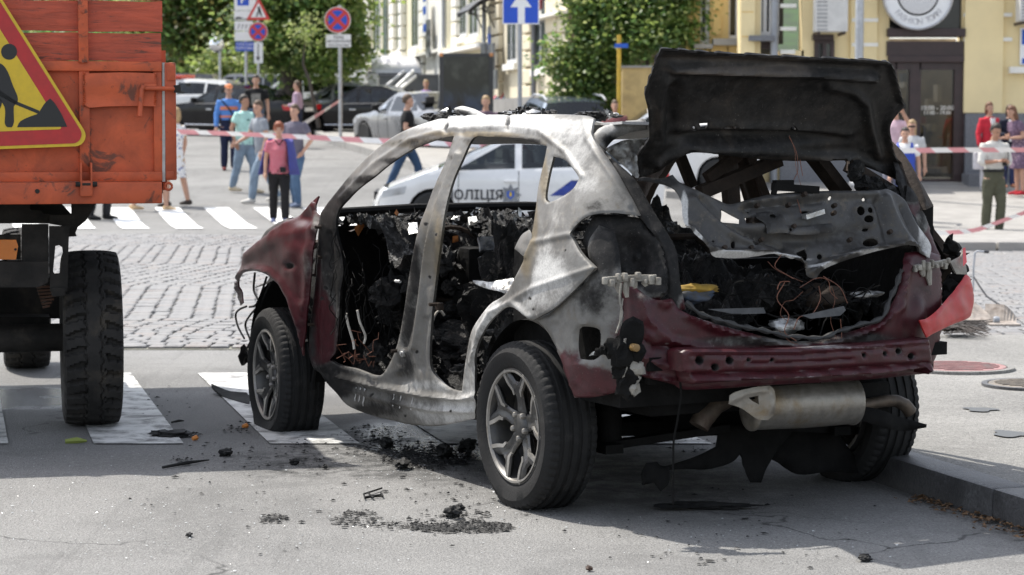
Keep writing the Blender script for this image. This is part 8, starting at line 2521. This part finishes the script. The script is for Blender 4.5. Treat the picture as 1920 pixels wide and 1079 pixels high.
person('woman in a white flowered dress half hidden by the truck corner post', 331, 388, 203, -120, (.66, .65, .62), (0, 0, 0), 'blond', 'bob', (.05, .04, .035), sex='f', bottoms='dress', step=.16, group=G_L,
  top_mat=flowered('white_flower_cloth', (.72, .71, .70), ((.15, .2, .4), (.55, .35, .08))), legs_mat=flowered('white_flower_cloth', (.72, .71, .70), ((.15, .2, .4), (.55, .35, .08))))
person('woman in pale sandals walking behind the truck, only her feet in view', 284, 396, 220, 90, (.55, .4, .3), (.5, .4, .3), 'brown', 'bob', (.48, .34, .20), sex='f', bottoms='skirt', step=.30, group=G_L)
person('man in dark trousers behind the truck, only one shoe in view', 188, 412, 212, 70, (.10, .12, .16), (.02, .02, .022), 'dark', 'short', (.02, .02, .02), step=.10, group=G_L)
def police(e, H, up, J, s):
 mb = MB(); ring_loft(mb, [(up(0, .005, z), a, b) for z, a, b in ((1.235, .194, .142), (1.305, .197, .142))], 20); add(e, 'orange_band', mb, M('orange_band', (.62, .20, .10), .7))
 mb = MB(); ring_loft(mb, [(up(0, .005, z), a, b) for z, a, b in ((1.08, .182, .136), (1.12, .183, .136))], 20); add(e, 'orange_band', mb, M('orange_band', (.62, .20, .10), .7))
 mb = MB(); bm = bmesh.new(); bmesh.ops.create_icosphere(bm, subdivisions=2, radius=1)
 mb.add([H(v.co.x * .088, v.co.y * .104 + .01, max(v.co.z, -.1) * .078 + .075) for v in bm.verts], [[v.index for v in f.verts] for f in bm.faces]); bm.free()
 mb.add([H(-.065, -.08, .068), H(.065, -.08, .068), H(.05, -.155, .055), H(-.05, -.155, .055)], [(0, 1, 2, 3)]); add(e, 'cap', mb, M('orange_cap_cloth', (.62, .22, .09), .8))
 mb = MB(); mb.tube([up(-.15, -.07, 1.43), up(0, -.15, 1.25), up(.13, -.14, 1.05), up(.17, -.10, .97)], .014, 6); add(e, 'shoulder_strap', mb, MAT_CBLK)
 mb = MB(); mb.box(tuple(up(.06, -.18, 1.0)), (.14, .07, .12), bevel=.02); mb.tube([up(.06, -.2, 1.0), up(.06, -.28, 1.0)], .04, 10); add(e, 'camera', mb, MAT_CBLK)
person('man in a blue shirt with orange bands and an orange cap', 430, 320, 160, 12, (.10, .24, .58), (.018, .022, .05), 'dark', 'short', (.12, .02, .02), arms=('down', 'down'), sleeve='long', extra=police, step=.03, group=G_L)
def tee_print(e, H, up, J, s):
 mb = MB(); mb.box(tuple(up(0, -.128, 1.22)), (.20, .012, .26), bevel=.005); add(e, 'shirt_print', mb, M('grey_print', (.20, .19, .17), .8, var=.6, scale=22))
person('man in a black T-shirt with a grey print standing behind the group', 481, 293, 142, 5, (.014, .014, .015), (.10, .13, .18), 'dark', 'short', extra=tee_print, Y=52.5, group=G_L)
def pocket_mark(e, H, up, J, s):
 mb = MB(); mb.box(tuple(up(-.07, -.138, 1.30)), (.07, .01, .02)); add(e, 'pocket_mark', mb, cloth((.05, .12, .11)))
person('heavy man in a mint green shirt and light jeans striding', 459, 362, 179, 62, (.42, .66, .60), DEN, 'dark', 'short', (.50, .42, .30), arms=('bent', 'swing'), step=.17, build=1.18, extra=pocket_mark, group=G_L, bottoms='jeans', tuck=False, skin=SKIN2)
person('young man in a light grey T-shirt reaching forward as he walks', 493, 381, 190, -62, (.27, .29, .32), DEN, 'brown', 'short', (.60, .58, .54), arms=('down', 'reach'), step=.28, lean=.10, group=G_L, bottoms='jeans', tuck=False, look=25)
def jacket(e, H, up, J, s):
 mb = MB()
 pr_ = [(1.46, .15, .09), (1.40, .23, .14), (1.2, .27, .19), (1.02, .30, .20), (.84, .34, .21)]
 n = 26; V, F = [], []
 for i, (z, a, b) in enumerate(pr_):
  for k in range(n + 1):
   t = radians(-58 + 235 * k / n)
   V.append(up(a * cos(t) * (1 + .05 * sin(k * 2.1 + i)), .015 + b * sin(t) * (1 + .06 * sin(k * 1.7)), z))
 for i in range(len(pr_) - 1):
  for k in range(n):
   q = i * (n + 1) + k; F.append((q, q + 1, q + n + 2, q + n + 1))
 mb.add(V, F)
 o = mb.build('jacket', M('blue_jacket', (.050, .055, .22), .85, var=.15, scale=8, bump=.4, bscale=12), e, True, 80, fix=False)
 md = o.modifiers.new('t', 'SOLIDIFY'); md.thickness = .02
 for sd in (1, -1):
  S, E, Hn = J[('arm', sd)]
  if sd > 0:
   m2 = MB(); limb(m2, [S + Vector((0, 0, .02)), E, E.lerp(Hn, .9)], [.078, .072, .066], 12); add(e, 'jacket_sleeve', m2, M('blue_jacket', (.05, .055, .22), .85))
 mb = MB(); mb.box(tuple(up(.06, -.15, .93)), (.11, .05, .10), bevel=.02); add(e, 'hand_bag', mb, MAT_CBLK)
 mb = MB(); mb.tube([up(-.07, -.06, 1.45), up(0, -.125, 1.36), up(.07, -.06, 1.45)], .014, 6); add(e, 'collar', mb, MAT_CBLK)
person('red haired woman in a pink striped top with a blue jacket over one shoulder', 524, 418, 231, 8, (.5, .1, .15), (.016, .015, .016), 'red', 'curly', (.10, .12, .22), sex='f', arms=('back', 'down'), step=.12, build=1.2, group=G_L, tuck=False,
  top_mat=striped('pink_stripes', (.44, .055, .095), (.60, .36, .38), 26, 2, .74), extra=jacket)
person('young man in a grey violet T-shirt and blue jeans, hand in pocket', 554, 389, 197, -38, (.13, .12, .155), DEN2, 'brown', 'short', (.14, .17, .24), arms=('pocket', 'down'), step=.08, group=G_L, bottoms='jeans', tuck=False, look=10)
person('man in a mauve shirt seen from the side by the grey saloon', 558, 280, 153, -100, (.42, .30, .38), (.03, .035, .06), 'brown', 'short', Y=57, arms=('bent', 'down'), sleeve='long', group=G_L)
person('man in a black T-shirt striding to the right beside the kerb', 763, 362, 178, 92, (.012, .012, .014), (.04, .075, .14), 'brown', 'short', (.10, .10, .10), arms=('down', 'bent'), step=.30, lean=.03, bottoms='jeans', tuck=False, look=-4, extra=lambda e, H, up, J, s: add(e, 'shoulder_bag', (lambda m: (m.box(tuple(up(-.2, .02, .86)), (.10, .26, .28), bevel=.03), m)[1])(MB()), M('olive_bag', (.07, .065, .045), .8)))
G_F = 'onlookers standing far up the street'
person('grey haired man in a white shirt behind the parked cars', 661, 226, 137, 0, (.60, .60, .60), (.08, .08, .1), 'grey', 'short', Y=80, group=G_F)
person('woman with auburn hair and a crimson top by the shrubs', 374, 205, 117, 60, (.40, .04, .12), (.05, .05, .06), 'auburn', 'bob', Y=96, sex='f', group=G_F)
person('blonde woman in a lilac top in front of the grey parapet', 799, 268, 151, -6, (.40, .28, .60), (.3, .3, .35), 'blond', 'short', Y=60, sex='f', sleeve='none', build=1.15, group=G_F)
person('man in a dark striped T-shirt in front of the advertising case', 911, 352, 181, 4, (.1, .06, .08), DEN, 'blond', 'short', Y=42.0, top_mat=striped('dark_stripes', (.035, .02, .035), (.22, .14, .18), 22, 2, .55), group=None, bottoms='jeans', tuck=False)
person('dark haired person in a pale top beside the one way sign pole', 984, 274, 154, 60, (.55, .42, .38), (.1, .1, .12), 'dark', 'short', Y=60, group=G_F)
person('fair haired man whose face shows just above the burnt roof', 1153, 352, 189, -8, (.25, .10, .10), (.1, .1, .12), 'brown', 'short', Y=43.2, group=None)
G_R = 'bystanders on the pavement before the shop'
def vest(e, H, up, J, s):
 mb = MB(); ring_loft(mb, [(up(0, .0, z), a, b) for z, a, b in ((.95, .19, .145), (1.1, .182, .135), (1.25, .196, .140), (1.33, .196, .138))], 20); add(e, 'vest', mb, M('royal_blue_vest', (.03, .07, .42), .8))
 for sd in (1, -1):
  mb = MB(); mb.tube([up(.12 * sd, -.118, 1.3), up(.125 * sd, -.09, 1.40), up(.12 * sd, .0, 1.455), up(.12 * sd, .08, 1.36)], .028, 8); add(e, 'vest_strap', mb, M('royal_blue_vest', (.03, .07, .42), .8))
person('dark haired young man in a royal blue vest over a white T-shirt', 1695, 421, 240, -10, (.74, .73, .72), (.05, .06, .12), 'dark', 'short', Y=34, extra=vest, group=G_R, arms=('down', 'down'))
def shades(e, H, up, J, s):
 mb = MB(); mb.box(tuple(H(0, -.092, .012)), (.13, .02, .036), bevel=.008); add(e, 'sunglasses', mb, MAT_CBLK)
person('woman with long wavy blond hair and sunglasses behind the blue vest', 1708, 405, 226, -12, (.5, .5, .5), (.1, .1, .12), 'blond', 'long', Y=35.2, sex='f', extra=shades, group=G_R)
def phone(e, H, up, J, s):
 S, E, Hn = J[('arm', 1)]
 mb = MB(); mb.box(tuple(Hn + Vector((-.02, -.04, .09))), (.15, .02, .08), bevel=.006); add(e, 'phone', mb, MAT_CBLK)
person('person in a pink shirt holding a dark phone up above the others', 1676, 402, 192, -20, (.56, .40, .46), (.2, .2, .25), 'brown', 'short', Y=36.2, arms=('up', 'down'), extra=phone, group=G_R)
def bag(e, H, up, J, s):
 S, E, Hn = J[('arm', -1)]
 mb = MB(); mb.box(tuple(Hn + Vector((-.02, -.02, -.28))), (.26, .10, .34), bevel=.03); add(e, 'carrier_bag', mb, M('white_bag', (.62, .60, .62), .5))
def lapels(e, H, up, J, s):
 mb = MB(); mb.prism([(-.045, 1.44), (.045, 1.44), (.02, 1.12), (-.02, 1.12)], -.155, -.10, 'xz'); add(e, 'blouse', mb, M('sign_white', (.8, .8, .8), .5), False)
 bag(e, H, up, J, s)
person('woman in a red jacket over a white blouse with a white bag', 1853, 358, 193, 20, (.56, .035, .055), (.55, .53, .55), 'auburn', 'bob', (.6, .6, .6), sex='f', sleeve='long', tuck=False, arms=('bent', 'down'), extra=lapels, group=G_R, Y=41.5)
def cardi(e, H, up, J, s):
 mb = MB(); mb.prism([(-.06, 1.44), (.06, 1.44), (.05, .98), (-.05, .98)], -.16, -.10, 'xz'); add(e, 'blouse', mb, M('sign_white', (.8, .8, .8), .5), False)
person('brown haired woman in a dark cardigan over a white blouse', 1891, 352, 198, 10, (.014, .016, .03), (.03, .04, .10), 'brown', 'bob', (.35, .16, .1), sex='f', sleeve='long', tuck=False, arms=('down', 'bent'), extra=cardi, group=G_R, Y=41.0)
person('woman in a patterned violet dress and red shoes bending her head', 1911, 366, 199, -70, (.14, .09, .14), (.14, .09, .14), 'auburn', 'long', (.42, .03, .04), sex='f', bottoms='dress', lean=.22, nod=.9, arms=('bent', 'bent'), group=G_R, Y=40.3, build=1.1,
  top_mat=flowered('violet_pattern_cloth', (.12, .075, .12), ((.35, .25, .28), (.22, .14, .22)), 20), legs_mat=flowered('violet_pattern_cloth', (.12, .075, .12), ((.35, .25, .28), (.22, .14, .22)), 20))
def man_white(e, H, up, J, s):
 mb = MB(); ring_loft(mb, [(Vector((0, .005, z)), .186, .142) for z in (.985, 1.02)], 20); add(e, 'belt', mb, MAT_CBLK)
 S, E, Hn = J[('arm', 1)]
 mb = MB(); mb.box(tuple(up(.03, -.26, 1.14)), (.07, .02, .12), bevel=.006); add(e, 'phone', mb, MAT_CBLK)
 mb = MB(); mb.tube([up(.17, -.02, 1.44), up(.175, -.13, 1.25), up(.18, -.08, 1.0), up(.2, .0, .92)], .009, 6); add(e, 'shoulder_strap', mb, MAT_CBLK)
 mb = MB(); mb.tube([up(-.07, -.045, 1.465), up(0, -.10, 1.41), up(.07, -.045, 1.465), up(0, .07, 1.475), up(-.07, -.045, 1.465)], .017, 6); add(e, 'collar', mb, cloth((.60, .58, .54)))
person('man in a white shirt and olive trousers looking down at his phone', 1862, 441, 231, 18, (.60, .58, .54), (.085, .085, .058), 'dark', 'short', (.03, .028, .026), Y=34.2, arms=('phone', 'phone'), sleeve='half', nod=1.0, look=10, step=.05, extra=man_white, skin=SKIN2)
# ================================================================== DEBRIS ON THE ROAD
MAT_COAL = M('charcoal_bits', (.014, .014, .014), .7, var=.6, scale=30, spec=.3)
MAT_GLASSB = M('glass_crumbs', (.5, .52, .52), .2, var=.3, scale=30)
def crumbs(name, label, spots, mat, seed, rmin=.004, rmax=.016, flat=.42, cat='debris'):
 g = np.random.default_rng(seed)
 V, F = [], []
 base = np.array([(1, 0, 0), (-1, 0, 0), (0, 1, 0), (0, -1, 0), (0, 0, 1), (0, 0, -.3)], float)
 tri = [(0, 2, 4), (2, 1, 4), (1, 3, 4), (3, 0, 4), (2, 0, 5), (1, 2, 5), (3, 1, 5), (0, 3, 5)]
 for (px, py, rx, ry, n) in spots:
  for k in range(n):
   a = g.random() * 6.283; r = g.random() ** .7
   x, y = px + rx * r * cos(a), py + ry * r * sin(a)
   p = gr(x, min(y, 1300))
   s = rmin + (rmax - rmin) * g.random() ** 3
   B = base * g.uniform(.3, 1.5, (6, 3)) * s * np.array([1, 1, flat])
   t = g.random() * 6.283; c_, s_ = cos(t), sin(t)
   B = np.column_stack([B[:, 0] * c_ - B[:, 1] * s_, B[:, 0] * s_ + B[:, 1] * c_, B[:, 2]]) + p + np.array([0, 0, s * flat * .35 + .004])
   n0 = len(V); V += list(B); F += [(i + n0, j + n0, k_ + n0) for i, j, k_ in tri]
 o = kind(mesh_obj(name, V, F, mat), 'stuff'); tag(o, label, cat); return o
crumbs('charcoal_bits', 'black charcoal crumbs scattered over the road round the wreck', [
 (860, 990, 100, 12, 520), (830, 992, 60, 9, 300), (920, 992, 44, 9, 260), (660, 975, 50, 18, 160), (680, 965, 30, 8, 60), (515, 975, 30, 9, 130), (870, 968, 50, 14, 120), (740, 985, 60, 14, 100),
 (320, 816, 34, 7, 260), (355, 818, 26, 5, 80), (340, 868, 22, 9, 60), (800, 862, 90, 22, 900), (840, 858, 60, 14, 500), (760, 850, 70, 24, 350), (700, 820, 60, 26, 200), (700, 830, 90, 30, 260), (560, 836, 20, 6, 50), (450, 805, 40, 12, 90), (580, 850, 80, 24, 70),
 (900, 930, 180, 60, 160), (600, 940, 400, 110, 170), (1300, 990, 400, 80, 90), (420, 860, 100, 30, 50), (1300, 830, 60, 24, 90), (300, 760, 60, 40, 40), (1500, 1040, 300, 30, 30), (1450, 845, 90, 20, 120)], MAT_COAL, 1, .003, .016)
crumbs('glass_crumbs', 'pale crumbs of glass and grit sprinkled over the asphalt', [(560, 960, 560, 120, 420), (200, 950, 220, 120, 200), (760, 870, 160, 50, 120), (1300, 1010, 500, 60, 130), (960, 930, 100, 40, 60)], MAT_GLASSB, 2, .002, .006)
def chunk(px, py, sz, label, seed, mat=MAT_COAL, name='charred_chunk', amp=.5):
 p = gr(px, py)
 V, F = lump((0, 0, 0), sz, seed, 3, amp, 6)
 o = mesh_obj(name, V, F, mat, None, True); o.data.set_sharp_from_angle(angle=radians(35))
 o.location = (p[0], p[1], -V[:, 2].min() * .75 + .003)
 tag(o, label, 'debris', 'charred chunks lying on the road'); return o
chunk(850, 972, (.028, .03, .022), 'cup shaped charred chunk lying above the long strip of crumbs', 3)
chunk(861, 957, (.018, .02, .012), 'small charred chunk farther back behind the cup shaped one', 4)
chunk(422, 856, (.030, .03, .018), 'charred chunk on the sunlit road between the truck and the front wheel', 5)
chunk(552, 872, (.022, .025, .014), 'pair of charred lumps in front of the flat front wheel', 6)
chunk(610, 880, (.012, .012, .008), 'tiny charred lump right of the pair before the front wheel', 7)
chunk(725, 840, (.03, .04, .022), 'charred lump at the edge of the shade under the sill', 8)
chunk(835, 858, (.035, .05, .03), 'large charred lump in the heap beneath the rear door', 9)
chunk(755, 880, (.03, .05, .02), 'flat charred lump in front of the heap beneath the rear door', 10)
chunk(875, 848, (.04, .05, .03), 'charred lump beside the rear tyre in the shade', 11)
chunk(1622, 1053, (.022, .02, .012), 'lone charred lump on the road below the exhaust silencer', 12)
chunk(1105, 1072, (.010, .010, .008), 'round brown pellet at the bottom edge of the road', 13, M('brown_pellet', (.06, .035, .025), .7))
chunk(355, 1007, (.012, .02, .006), 'thin dark sliver on the bright road at lower left', 14)
chunk(318, 820, (.09, .05, .016), 'heap of charred flakes on the white stripe behind the truck tyre', 15)
chunk(1317, 955, (.16, .05, .012), 'flat black strip lying in the shade behind the exhaust', 16)
e = empty('wire_frame', gr(697, 930)); tag(e, 'bent black wire frame lying on the road left of the rear wheel', 'debris')
b_ = Vector(e.location)
mb = MB()
for q in ([(682, 932), (716, 921)], [(684, 938), (717, 933)], [(682, 932), (684, 940), (718, 936), (714, 930)], [(690, 930), (700, 939)]):
 mb.tube([Vector(gr(*p)) - b_ + Vector((0, 0, .012)) for p in q], .004, 5)
mb.build('wire', MAT_COAL, e, True); split_parts(e, {'wire'})
def splinter(name, label, a, b, r, mat):
 p, q = Vector(gr(*a)), Vector(gr(*b)); mb = MB(); c = (p + q) / 2
 mb.tube([p - c + Vector((0, 0, .01)), Vector((.004, .004, .014)), q - c + Vector((0, 0, .01))], [r, r * 1.5, r * .5], 6); o = mb.build(name, mat, None, True); o.location = c; tag(o, label, 'debris'); return o
splinter('charred_splinter', 'long charred splinter on the road behind the truck', (305, 881), (392, 867), .006, MAT_COAL)
splinter('charred_splinter', 'thin charred splinter at the edge of the white stripe', (322, 796), (345, 793), .005, MAT_COAL)
splinter('orange_scrap', 'small orange scrap beside the charred flakes', (361, 827), (372, 826), .009, M('orange_scrap', (.55, .20, .04), .6))
splinter('green_leaf', 'pale green leaf lying flat behind the truck tyre', (122, 832), (163, 831), .011, M('fallen_leaf', (.20, .24, .05), .7))
splinter('orange_scrap', 'orange scrap in the crumbs before the front wheel', (455, 804), (466, 803), .009, M('orange_scrap', (.55, .20, .04), .6))
e = empty('torn_wheel_liner', gr(450, 760)); tag(e, 'torn black wheel arch liner lying in front of the flat front wheel', 'car part'); b_ = Vector(e.location)
pts = [(396, 719), (402, 722), (430, 733), (462, 736), (470, 745), (468, 775), (448, 765), (420, 745), (400, 728)]
P, T, ed = fill(pts, step=4, sharp=40)
V = np.array([np.array(at(x, y, np.interp(y, [715, 780], [12.6, 11.9])) - np.array(b_)) for x, y in P])
V[:, 2] = np.maximum(V[:, 2], .01 - b_.z); VV, F, _ = shell(V, T, .012, np.array([0, -9., 3.]))
mesh_obj('liner', VV, F, MAT_BLACK, e, True, 40)
